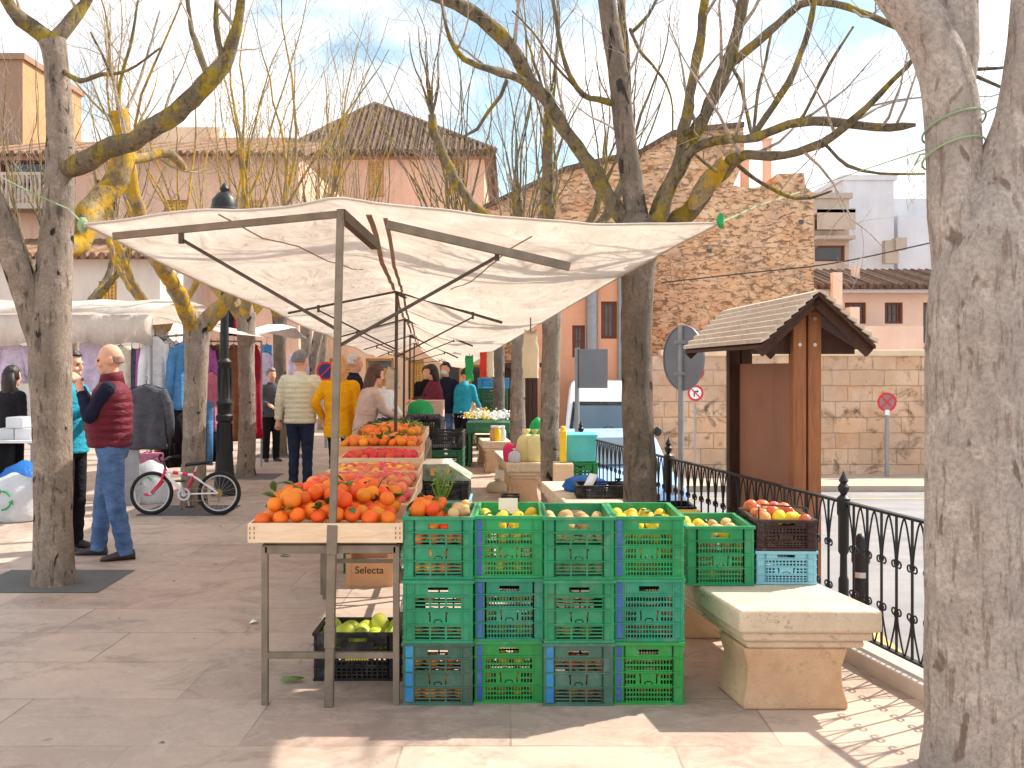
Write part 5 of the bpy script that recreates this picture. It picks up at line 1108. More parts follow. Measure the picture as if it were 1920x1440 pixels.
# two post pairs; board line from far left post to near right post
Lp, Rp = V((X(1386, 8.3), 8.3, 0)), V((X(1509, 6.75), 6.75, 0))
t = thing('notice_board', 'timber notice board shelter with a shingled gable roof behind the railing', 'notice board', ((Lp.x+Rp.x)/2, (Lp.y+Rp.y)/2, kz))
ax = (Rp-Lp).normalized(); nx_ = V((-ax.y, ax.x, 0))
zt = 1.6+(690-584)/F*6.75
def obox(m, c, ha, hn, z0, z1):
    vs = [c+ax*a*ha+nx_*b*hn+V((0, 0, z)) for z in (z0, z1) for a, b in ((-1, -1), (1, -1), (1, 1), (-1, 1))]
    m.add(vs, [(3, 2, 1, 0), (4, 5, 6, 7), (0, 1, 5, 4), (1, 2, 6, 5), (2, 3, 7, 6), (3, 0, 4, 7)])
for c, mm in ((Lp, K['kioskdark']), (Rp, K['kiosk'])):  # far posts darker than near ones: shade put into the timber colour
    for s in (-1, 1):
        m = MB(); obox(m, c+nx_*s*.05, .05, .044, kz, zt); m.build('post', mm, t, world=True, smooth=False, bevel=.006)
m = MB(); obox(m, (Lp+Rp)/2, (Rp-Lp).length/2-.055, .012, kz+.35, 1.6+(690-682)/F*7.9); m.build('board', K['board'], t, world=True, smooth=False)
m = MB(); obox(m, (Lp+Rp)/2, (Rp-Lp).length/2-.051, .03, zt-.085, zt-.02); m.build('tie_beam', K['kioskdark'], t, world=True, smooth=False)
ridz = 1.6+(690-546)/F*6.5; eav = ridz-.335; hw = .37
a0, a1 = Lp-ax*.36, Rp+ax*.28
for s in (-1, 1):
    m = MB(); n = 8
    for k in range(n):
        f0, f1 = k/n, (k+1.25)/n
        p = lambda f, e, up: e+nx_*s*hw*f+V((0, 0, ridz-(ridz-eav)*f+up))
        m.add([p(f0, a0, .008), p(f0, a1, .008), p(min(f1, 1.02), a1, .042), p(min(f1, 1.02), a0, .042), p(f0, a0, -.004), p(f0, a1, -.004), p(min(f1, 1.02), a1, .014), p(min(f1, 1.02), a0, .014)], [(0, 1, 2, 3), (7, 6, 5, 4), (0, 4, 5, 1), (1, 5, 6, 2), (2, 6, 7, 3), (3, 7, 4, 0)])
    m.build('roof', K['shingle'], t, world=True, smooth=False)
    m = MB(); p = lambda f, e, up: e+nx_*s*hw*f+V((0, 0, ridz-(ridz-eav)*f+up))
    m.add([p(0, a0+ax*.02, -.008), p(0, a1-ax*.02, -.008), p(1, a1-ax*.02, -.008), p(1, a0+ax*.02, -.008), p(0, a0+ax*.02, -.03), p(0, a1-ax*.02, -.03), p(1, a1-ax*.02, -.03), p(1, a0+ax*.02, -.03)], [(3, 2, 1, 0), (4, 5, 6, 7), (0, 1, 5, 4), (1, 2, 6, 5), (2, 3, 7, 6), (3, 0, 4, 7)]); m.build('roof_lining', K['kioskdark'], t, world=True, smooth=False)  # roof underside in the darker timber, its shade put into the colour
    for e in (a0+ax*.1, a1-ax*.1):
        m = MB(); m.beam(e+V((0, 0, ridz-.06)), e+nx_*s*hw*.97+V((0, 0, eav-.055)), .045, .06); m.build('rafter', K['kioskdark'], t, world=True, smooth=False)
    m = MB(); m.add([q+V((0, 0, 0)) for q in (a1+nx_*s*.02+V((0, 0, ridz-.16)), a1+nx_*s*hw*.93+V((0, 0, eav-.02)), a1+nx_*s*hw*.93+V((0, 0, eav-.06)), a1+nx_*s*.02+V((0, 0, eav-.06)))]+[q-ax*.03 for q in (a1+nx_*s*.02+V((0, 0, ridz-.16)), a1+nx_*s*hw*.93+V((0, 0, eav-.02)), a1+nx_*s*hw*.93+V((0, 0, eav-.06)), a1+nx_*s*.02+V((0, 0, eav-.06)))], [(0, 1, 2, 3), (7, 6, 5, 4), (0, 4, 5, 1), (1, 5, 6, 2), (2, 6, 7, 3), (3, 7, 4, 0)]); m.v = [p-ax*.30 for p in m.v]; m.build('gable_board', K['kioskdark'], t, world=True, smooth=False)
for s in (-1, 1):
    m = MB()
    for zz in (zt-.05, zt-.22):
        m.disc(Rp+nx_*s*.05+ax*.052+V((0, 0, zz)), .012, ax, .004, 10)
    m.build('bolt', K['alloy'], t, world=True)

# ================================================================ signs
def sign_pole(name, label, px, d, ztop, plates, r=.03, zb=None, pm=None):
    t = thing(name, label, 'road sign', (X(px, d), d, zr(d) if zb is None else zb)); m = MB(); m.tube([V((X(px, d), d, t.location.z)), V((X(px, d), d, ztop))], r, 10); m.build('pole', pm or K['galv'], t, world=True)
    return t
t = sign_pole('round_sign', 'large round road sign seen from behind, grey, beside the notice board', 1277, 9.75, Zp(612, 9.75), [])
c0 = P(1277, 671, 9.72); axd = V((-.88, -.47, 0)).normalized(); m = MB(); m.disc(c0+axd*-.03, .305, axd, .012, 40); m.disc(c0+axd*-.026, .312, axd, .02, 40, r0=.298); m.build('plate', K['signback'], t, world=True, ang=50)
m = MB(); 
for dz in (-.15, .15): m.box(c0.x-.05, c0.x+.05, 9.70, 9.80, c0.z+dz-.015, c0.z+dz+.015)
m.build('bracket', K['galv'], t, world=True, smooth=False)
t = sign_pole('prohibition_sign', 'no right turn sign with a red ring below a red disc, across the street', 1303, 24.5, Zp(690, 24.5), [], .025, zr(24.5)+.13)
c0 = P(1304, 737, 24.44); fy = V((0, -1, 0)); m = MB(); m.disc(c0, .19, fy, .012, 32); m.build('ring', K['signred'], t, world=True); m = MB(); m.disc(c0+V((0, -.008, 0)), .14, fy, .006, 32); m.build('face', K['signwhite'], t, world=True)
m = MB(); y = c0.y-.0125; cx, cz = c0.x, c0.z
m.box(cx-.045, cx-.02, y-.003, y, cz-.09, cz+.05); m.box(cx-.0195, cx+.03, y-.003, y, cz+.025, cz+.05); m.prism([V((cx+.03, y, cz+.075)), V((cx+.03, y, cz)), V((cx+.075, y, cz+.0375))], lambda p: p, lambda p: p-V((0, .003, 0))); m.build('arrow', K['ink'], t, world=True, smooth=False)
m = MB(); y -= .005; m.beam(V((cx-.1, y, cz+.1)), V((cx+.1, y, cz-.1)), .006, .028); m.build('slash', K['signred'], t, world=True, smooth=False)
c0 = P(1305, 697, 24.44); m = MB(); m.disc(c0, .2, V((-.3, -1, 0)), .012, 32); m.build('no_entry_disc', K['signred'], t, world=True); m = MB(); m.box(c0.x-.11, c0.x+.11, c0.y-.05, c0.y-.04, c0.z-.03, c0.z+.03); m.build('bar', K['signwhite'], t, world=True, smooth=False)
def nostop(t, c0, r, m_ring, cross=True, n=None):
    n = n or V((0, -1, 0)); m = MB(); m.disc(c0, r, n, .012, 32, r0=r*.78); m.build('ring', K['signred'], t, world=True); m = MB(); m.disc(c0, r*.785, n, .008, 32); m.build('face', m_ring, t, world=True)
    m = MB(); u = V((n.y, -n.x, 0)).normalized()*-1
    for s in ((1, -1) if cross else (1,)): m.beam(c0+n*(.008+.001*s)+(u+V((0, 0, s)))*r*.55, c0+n*(.008+.001*s)-(u+V((0, 0, s)))*r*.55, .004, r*.14)
    m.build('cross' if cross else 'slash', K['signred'], t, world=True, smooth=False)
t = sign_pole('no_stopping_sign', 'no stopping sign on a grey pole before the street wall', 1663, 25, Zp(756, 25), [], .05, zr(25)+.13); nostop(t, P(1663, 754, 24.93), .235, mat('faded_sign_face', S(150, 120, 118), .6))
m = MB(); m.box(X(1663, 24.9)-.05, X(1663, 24.9)+.05, 24.86, 24.91, Zp(778, 25), Zp(768, 25)); m.build('clip', K['signwhite'], t, world=True, smooth=False)
t = sign_pole('no_parking_sign', 'round red and blue no parking sign behind the people on the left', 611, 20.5, Zp(684, 20.5), [], .03, 0); nostop(t, P(611, 696, 20.45), .19, K['signblue'], False)
t = sign_pole('square_sign', 'grey square sign plate seen from behind on a post before the van', 1082, 12.6, Zp(652, 12.6), [], .03)
m = MB(); c0 = P(1112, 691, 12.55); m.box(c0.x-.175, c0.x+.175, c0.y-.012, c0.y, c0.z-.235, c0.z+.235); m.build('plate', K['signback'], t, world=True, smooth=False, bevel=.01); m = MB(); m.box(c0.x-.18, c0.x+.18, c0.y-.004, c0.y+.012, c0.z-.24, c0.z+.24); m.build('rim', K['black'], t, world=True, smooth=False, bevel=.01)

# ================================================================ vehicles
def vehicle(name, label, cat, loc, rz, prof, w_, paint, glass, wheels, wr, lights, rings, grille):
    """prof: side outline (y,z), y=0 front; rings: extra"""
    t = thing(name, label, cat, loc, rz); m = MB(); n = len(prof)
    secs = []
    for xf, ins in ((-1, .06), (-.93, .0), (.93, 0.), (1, .06)):
        zc = sum(z for y, z in prof)/n; yc = sum(y for y, z in prof)/n
        secs.append([V((xf*w_/2*(1 if z < 1.0*rings else (1-.10*(z-rings)/max(.2, rings))), y+(yc-y)*ins*.25, z+(zc-z)*ins)) for y, z in prof])
    m.loft(secs); m.build('body', paint, t, smooth=True, ang=30, bevel=.03)
    if w_ > 1.9:
        q = MB(); q.add([V(p) for p in ((-.9, .715, 1.17), (.9, .715, 1.17), (.8, 1.295, 1.99), (-.8, 1.295, 1.99))]+[V(p)+V((0, -.026, .018)) for p in ((-.9, .715, 1.17), (.9, .715, 1.17), (.8, 1.295, 1.99), (-.8, 1.295, 1.99))], [(0, 1, 2, 3), (7, 6, 5, 4), (0, 4, 5, 1), (1, 5, 6, 2), (2, 6, 7, 3), (3, 7, 4, 0)]); q.build('windscreen_seal', K['blackpl'], t, smooth=False)
        for sx in (-1, 1): q = MB(); q.beam(V((sx*.5, .70, 1.275)), V((sx*.02, .86, 1.47)), .02, .012); q.build('wiper', K['ink'], t, smooth=False)
    for nm, pl, off in glass:
        m = MB(); m.add([V(p) for p in pl]+[V(p)+V(off) for p in pl], [tuple(range(len(pl))), tuple(range(2*len(pl)-1, len(pl)-1, -1))]+[(i, i+len(pl), (i+1) % len(pl)+len(pl), (i+1) % len(pl)) for i in range(len(pl))]); m.build(nm, K['glass'], t, smooth=False)
    for sx in (-1, 1):
        for wy in wheels:
            m = MB(); m.lathe([(wr*.6, -.1), (wr*.95, -.11), (wr, -.07), (wr, .07), (wr*.95, .11), (wr*.6, .1)], n=28); 
            rot = Matrix.Translation((sx*(w_/2-.1), wy, wr)) @ Matrix.Rotation(R(90), 4, 'Y'); m.v = [rot @ p for p in m.v]; wo = m.build('wheel', K['rubber'], t)
            m = MB(); m.lathe([(.02, sx*.095), (wr*.3, sx*.10), (wr*.58, sx*.085), (wr*.6, sx*.06)], n=24); m.v = [rot @ p for p in m.v]; m.build('rim', K['alloy'], wo)
        m = MB(); lx, ly, lz = lights; m.ell((sx*lx, ly, lz), (.13, .06, .09), 14, 8); m.build('headlight', K['lampglass'], t)
        m = MB(); mz, my = grille[2], grille[3]; m.ell((sx*(w_/2+.1), my, mz), (.09, .05, .11), 10, 8); m.beam((sx*(w_/2-.02), my+.03, mz-.06), (sx*(w_/2+.08), my+.02, mz-.04), .03, .03); m.build('mirror', K['blackpl'], t)
    m = MB(); m.box(-grille[0], grille[0], grille[4]-.02, grille[4]+.03, grille[1]-.07, grille[1]+.07); m.build('grille', K['blackpl'], t, smooth=False, bevel=.01)
    m = MB(); m.box(-w_*.42, w_*.42, grille[4]-.05, grille[4]+.02, grille[1]-.25, grille[1]-.14); m.build('bumper', K['blackpl'], t, smooth=False, bevel=.02)
    m = MB(); m.box(-.26, .26, grille[4]-.062, grille[4]-.0505, grille[1]-.24, grille[1]-.15); m.build('number_plate', K['signwhite'], t, smooth=False)
    return t
vy = 22.
vehicle('parked_van', 'white high roofed van parked behind the square sign and trees', 'van', (X(1143, vy), vy, zr(vy+2)-.02), -4,
    [(0, .3), (0, .85), (.12, 1.02), (.75, 1.22), (1.25, 1.95), (1.7, 2.38), (5, 2.46), (5.15, .4), (4.9, .28), (.3, .26)], 1.98, K['whitepaint'],
    [('windscreen', [(-.82, .755, 1.25), (.82, .755, 1.25), (.74, 1.2, 1.9), (-.74, 1.2, 1.9)], (0, -.03, .02)), ('side_window', [(-.985, 1.0, 1.25), (-.985, 1.95, 1.25), (-.95, 1.95, 1.85), (-.95, 1.4, 1.85)], (-.012, 0, 0)), ('side_window', [(.985, 1.0, 1.25), (.985, 1.95, 1.25), (.95, 1.95, 1.85), (.95, 1.4, 1.85)], (.012, 0, 0))],
    (.95, 4.1), .34, (.72, .06, .86), 1.2, (.5, .72, 1.35, .95, .02))
cy = 15.2
vehicle('parked_car', 'pale blue car parked behind the railing, left of the notice board', 'car', (X(1186, cy), cy, zr(cy+1.5)), 8,
    [(0, .3), (-.02, .55), (.08, .72), (.95, .92), (1.55, 1.36), (2.0, 1.45), (3.0, 1.42), (3.75, 1.0), (3.95, .85), (3.95, .32), (3.6, .24), (.3, .24)], 1.72, K['bluepaint'],
    [('windscreen', [(-.7, .98, .955), (.7, .98, .955), (.6, 1.5, 1.34), (-.6, 1.5, 1.34)], (0, -.025, .025)), ('side_window', [(-.858, 1.25, .95), (-.858, 3.1, .95), (-.80, 2.8, 1.34), (-.80, 1.7, 1.34)], (-.012, 0, 0)), ('side_window', [(.858, 1.25, .95), (.858, 3.1, .95), (.80, 2.8, 1.34), (.80, 1.7, 1.34)], (.012, 0, 0))],
    (.75, 3.2), .3, (.62, .05, .66), .95, (.42, .55, 1.0, 1.25, .0))

# ================================================================ goods on benches and beyond
def bag(name, label, p, r, m_, sd, knot=True, hm=1.0, cat='bag', group=None, handles=False):
    t = thing(name, label, cat, p, 0, group); rg = random.Random(sd); m = MB(); n = 26; rs = []
    hs = [(0, .78), (.04, .96), (.2, 1.0), (.45, 1.0), (.68, .9), (.82, .66), (.9, .3)] + ([(.93, .12), (1.0, .3), (1.08, .38)] if knot else [(.96, .1)])
    for z, k in hs: rs.append([V((r*k*math.cos(a)*(1+.3*noise.noise((math.cos(a)*1.5+sd, math.sin(a)*1.5, z*3))+.14*noise.noise((math.cos(a)*4+sd, math.sin(a)*4, z*7))+(.09*math.sin(a*9+sd) if z > .4 else 0)), r*k*.85*math.sin(a)*(1+.12*noise.noise((math.cos(a)*1.5, math.sin(a)*1.5+sd, z*3))), r*1.9*hm*z*(1+.06*noise.noise((math.cos(a)*2, math.sin(a)*2, sd)) if 0 < z < .7 else 1))) for a in [2*math.pi*j/n for j in range(n)]])
    m.loft(rs, cap=True); m.build('bag_body', m_, t, ang=180)
    if handles:
        for s in (-1, 1):
            q = MB(); pts = [q_[0] for q_ in cat_rom([(V((s*r*.1, 0, r*1.7*hm)), 0), (V((s*r*.3, 0, r*2.2*hm)), 0), (V((s*r*.05, .01, r*2.45*hm)), 0), (V((-s*r*.05, .02, r*1.75*hm)), 0)], .02)]; q.tube(pts, .008, 5); q.build('bag_handle', handles, t)
    return t
for i, (px, d) in enumerate(((987, 12.35), (1003, 12.3), (1018, 12.45))):
    bag('produce_bag', ['straw coloured bag leftmost on the third bench', 'straw coloured bag in the middle on the third bench with green handles', 'straw coloured bag on the third bench nearest the tree'][i], (X(px, d), d, .48), .125, K['bagyellow'], i+2, True, 1.5, group='straw bags on the third bench', handles=K['baggreen'] if i == 1 else None)
bag('carrier_bag', 'bright green plastic bag peaked above the straw bags', (X(1008, 12.7), 12.7, .68), .1, K['baggreen'], 9, False, 1.7)
bag('flower_bunch', 'bunch of magenta flowers wrapped beside the straw bags', (X(955, 12.3), 12.3, .48), .075, K['magenta'], 12, False, 1.7, cat='flowers')
bag('carrier_bag', 'white bag by the magenta flowers on the third bench', (X(965, 12.2), 12.2, .48), .07, K['bagwhite'], 13, True, 1.1)
t = thing('storage_tub', 'turquoise plastic tub on a green crate beyond the second bench', 'tub', (X(1086, 10.9), 10.9, 0)); m = MB(); m.loft([[V((a*.17*k, b*.2*k, z)) for a, b in ((-1, -1), (1, -1), (1, 1), (-1, 1))] for z, k in ((.62, .92), (.88, 1.0), (.88, 1.06), (.905, 1.06))]); m.build('tub_body', K['turq'], t, smooth=False, bevel=.01); 
crate('plastic_crate', 'green crate under the turquoise tub beyond the second bench', (X(1086, 10.9), 10.72, .31), .36, .42, .3, 'C', K['g2'], None, group='crates by the second bench'); crate('plastic_crate', 'lowest green crate under the turquoise tub', (X(1086, 10.9), 10.72, 0), .36, .42, .305, 'C', K['g5'], None, group='crates by the second bench')
m = MB(); m.box(-.035, .035, 0, .1, 0, .33); m.lathe([(.03, .33), (.03, .37), (0, .38)], (0, .05, 0), 10); o = m.build('yellow_jerrycan', K['yellowpl'], None, smooth=True, ang=30, bevel=.01); o.location = (X(1056, 10.6), 10.6, .62); tag(o, 'yellow plastic container left of the turquoise tub', 'container')
m = MB(); m.box(-.1, .1, 0, .3, 0, .618); o = m.build('wooden_box', K['boxwood'], None, smooth=False, bevel=.01); o.location = (X(1056, 10.6), 10.5, 0); tag(o, 'plain wooden box under the yellow container', 'box')
bag('plastic_sheet', 'crumpled bright blue plastic sheet on the second bench', (X(1095, 9.35), 9.35, .48), .19, K['bagblue'], 21, False, .42, cat='plastic sheet')
t = crate('plastic_crate', 'low black tray with a white paper in it on the second bench', (X(1132, 8.95), 8.8, .48), .48, .34, .11, 'C', K['blackpl'], None, group='crates by the second bench')
m = MB(); m.add([V((-.13, .0, .06)), V((-.07, -.02, .03)), V((.02, .16, .16)), V((-.05, .2, .17))], [(0, 1, 2, 3)]); o = m.build('white_paper', K['card'], None, solid=.003); o.location = (X(1120, 8.85), 8.85, .5); tag(o, 'white folded paper lying over the black tray', 'paper')
bag('black_bag', 'small black bag on the far corner of the black tray', (X(1160, 8.95), 8.98, .5), .08, K['blackcloth'], 25, True, .8)
crate('plastic_crate', 'dark slotted crate behind the dark trunk beside the railing', (X(1258, 8.4), 8.4, .16), .4, .4, .3, 'B', K['blackpl'], None, group='crates by the second bench')
m = MB(); m.box(-.22, .22, 0, .3, 0, .04); m.box(-.2, -.02, .02, .25, .0405, .08); o = m.build('crate_cover', K['yellowpl'], None, smooth=False, bevel=.01); o.location = (X(1268, 7.6), 7.6, .47); tag(o, 'bright yellow crate lid behind the fourth stack', 'lid')
crate('plastic_crate', 'dark green crate under the yellow lid behind the fourth stack', (X(1268, 7.6), 7.55, .16), .44, .4, .3, 'A', K['g5'], None, group='crates by the second bench'); m = MB(); m.box(-.23, .23, 0, .42, 0, .16); o = m.build('wooden_box', K['kioskdark'], None, smooth=False); o.location = (X(1268, 7.6), 7.54, 0); tag(o, 'low dark wooden box under the green crate with the yellow lid', 'box'); m = MB(); m.box(-.23, .23, 0, .42, 0, .16); o = m.build('wooden_box', K['kioskdark'], None, smooth=False); o.location = (X(1258, 8.4), 8.39, 0); tag(o, 'low dark wooden box under the dark slotted crate', 'box')
# ground items by third bench
crate('plastic_crate', 'small black crate on the ground at the foot of the third bench', (X(957, 12.2), 11.8, 0), .2, .2, .13, 'C', K['blackpl'], None, group='crates between the stalls')
bag('carrier_bag', 'pale bag of onions on the ground before the farther benches', (X(933, 13.2), 13.2, 0), .12, K['bagpale'], 31, True, .7)
m = MB(); m.box(-.06, .06, 0, .12, 0, .26); o = m.build('carton', K['card'], None, smooth=False, bevel=.005); o.location = (X(937, 13.5), 13.5, 0); tag(o, 'white upright carton on the ground behind the onion bag', 'carton')
# far bench goods
for px, d, mk, lb in ((925, 15.8, 'kraft', 'orange jar on the farthest bench'), (933, 15.75, 'yellowpl', 'yellow jar on the farthest bench'), (942, 15.8, 'bagwhite', 'white jar on the farthest bench')):
    t = thing('jar', lb, 'jar', (X(px, d), d, .48), 0, 'jars on the farthest bench'); m = MB(); m.lathe([(.05, 0), (.055, .02), (.055, .15), (.035, .18), (.035, .2)], n=14); m.build('jar_body', K[mk], t); m = MB(); m.lathe([(.04, .2), (.04, .23), (0, .232)], n=14); m.build('lid', K['signwhite'], t)
t = thing('flower_cart', 'green handcart heaped with white flowers beyond the farthest bench', 'cart', (X(915, 16.5), 16.5, 0)); m = MB(); m.box(-.35, .35, 0, .8, .55, .72); m.build('cart_bed', K['g5'], t, smooth=False, bevel=.01)
for sx in (-1, 1):
    m = MB(); m.lathe([(.25, -.02), (.28, -.02), (.28, .02), (.25, .02), (.25, -.02)], n=24); T = Matrix.Translation((sx*.36, .3, .28)) @ Matrix.Rotation(R(90), 4, 'Y'); m.v = [T @ p for p in m.v]
    for a in range(6): m.tube([T @ V((0, 0, 0)), T @ V((.26*math.cos(a*1.047), .26*math.sin(a*1.047), 0))], .008, 5)
    m.build('wheel', K['blackpl'], t)
for sx in (-.3, .3): 
    for yy in (.03, .77):
        m = MB(); m.box(sx-.02, sx+.02, yy-.02, yy+.02, 0, .5495); m.build('leg', K['g5'], t, smooth=False)
fr2 = random.Random(4)
for k in range(22):
    m = MB(); 
    for i in range(60):
        p = V((fr2.gauss(0, .06), fr2.gauss(0, .06), .04+abs(fr2.gauss(0, .05)))); u = V((fr2.uniform(-1, 1), fr2.uniform(-1, 1), fr2.uniform(-1, 1))).normalized()*.022; w_ = u.orthogonal().normalized()*.016; m.add([p-u, p+w_, p+u, p-w_], [(0, 1, 2, 3)])
    o = m.build('flower_bunch', K['whitecloth'] if k % 4 else K['lemon'], None); o.location = (X(915, 16.5)+fr2.uniform(-.33, .33), 16.55+fr2.uniform(0, .7), .725+fr2.uniform(0, .06)); tag(o, 'small bunch of white flowers on the green handcart' if k % 4 else 'small bunch of yellow flowers on the green handcart', 'flowers', 'white bunches on the handcart' if k % 4 else 'yellow bunches on the handcart')
# stacked crates by the shed
for i, (px, d, z, mk, lb) in enumerate(((922, 20, 0, 'g5', 'lowest dark green crate of the tall far stack under the blue one'), (922, 20, .3, 'g5', 'second dark green crate up in the tall far stack'), (922, 20, .6, 'g5', 'third dark green crate up in the tall far stack'), (922, 20, .9, 'g5', 'fourth dark green crate of the tall far stack, right under the blue crate'), (925, 20, 1.2, 'bluepl', 'blue crate topping the tall far stack of green crates'), (884, 21, 0, 'g5', 'lower of two green crates left of the tall far stack'), (884, 21, .3, 'g5', 'upper of two green crates left of the tall far stack'), (940, 18.6, 0, 'blackpl', 'black crate before the tall far stack'), (940, 18.6, .3, 'blackpl', 'upper black crate before the tall far stack'))):
    mm = K['cyan_strip'] if mk == 'bluepl' else K[mk]
    crate('plastic_crate', lb, (X(px, d), d, z), .6, .5, .297 if mk != 'bluepl' else .2, 'C', mm, None, group='crates at the far end')
# dark shed
t = thing('market_shed', 'dark timber market shed at the far end of the benches', 'shed', (X(950, 24), 24, 0)); m = MB(); x0, x1 = X(928, 24), X(1008, 24)
for k in range(9):
    a = x0+(x1-x0)*k/9; m.box(a, a+(x1-x0)/9-.012, 24+(k % 2)*.006, 24.03, .05, 1.62)
m.box(x0, x1, 24.04, 25.5, 0, 1.6); m.build('wall', K['kioskdark'], t, world=True, smooth=False)
m = MB(); m.box(x0-.15, x1+.15, 23.7, 25.7, 1.62, 1.72); m.build('roof', K['kioskdark'], t, world=True, smooth=False)
# hanging bags and flags
def hang(name, label, px, py, d, w_, h_, m_, sd, cat='bag', wav=.3):
    t = thing(name, label, cat, P(px, py, d)); m = MB(); n = 10; rs = []
    for i in range(9):
        f = i/8; ww = w_*(.82+.18*min(1, f*3)+.08*math.sin(f*5+sd))
        rs.append([V((ww/2*math.copysign(abs(math.cos(a))**.6, math.cos(a))*(1+.3*noise.noise((math.cos(a)*2, f*4, sd))), (.012+.05*f)*math.sin(a)*(1+.8*noise.noise((f*3, a, sd))), -h_*f-(.06*math.cos(2*a)*-.5 if i == 0 else 0))) for a in [2*math.pi*j/14 for j in range(14)]])
    m.loft(rs); m.build('bag_body', m_, t); m = MB(); m.tube([V((0, 0, 0)), V((0, 0, .14))], .006, 5); m.build('hook', K['cable'], t); return t
hang('carrier_bag', 'green plastic bag hanging under the awning at the far right', 880, 668, 17.4, .14, .42, K['baggreen'], 1)
hang('carrier_bag', 'red edged plastic bag hanging beside the green one', 906, 655, 17.2, .12, .47, K['bagred'], 2, wav=.1)
hang('carrier_bag', 'pale printed plastic bag hanging just right of the red one', 919, 656, 17.2, .13, .45, K['bagpale'], 3, wav=.1)
hang('net_bag', 'long pale net bag hanging by the tree behind the third bench', 995, 622, 10.2, .16, .46, K['bagpale'], 4)
hang('net_bag', 'small pale net bag hanging on the third awning pole', 737, 690, 14.3, .2, .3, K['bagpale'], 5)
for px, d, lb in ((905, 17.1, 'left of two tall pale poles under the hanging bags'), (914, 17.2, 'right of two tall pale poles under the hanging bags')):
    m = MB(); m.tube([V((0, 0, 0)), V((0, 0, Zp(655, d)))], .025, 8); o = m.build('display_pole', K['boxwood'], None, loc=(X(px, d), d, 0)); tag(o, lb, 'pole')
# overhead cable
m = MB(); m.tube([q[0] for q in cat_rom([(P(1240, 530, 28), 0), (P(1400, 512, 27.5), 0), (P(1560, 494, 27), 0), (P(1760, 452, 26.5), 0), (P(1990, 400, 26), 0)], .5)], .018, 5); tag(m.build('overhead_cable', K['cable'], None, loc=P(1240, 530, 28)), 'dark overhead cable sagging across the stone house', 'cable')
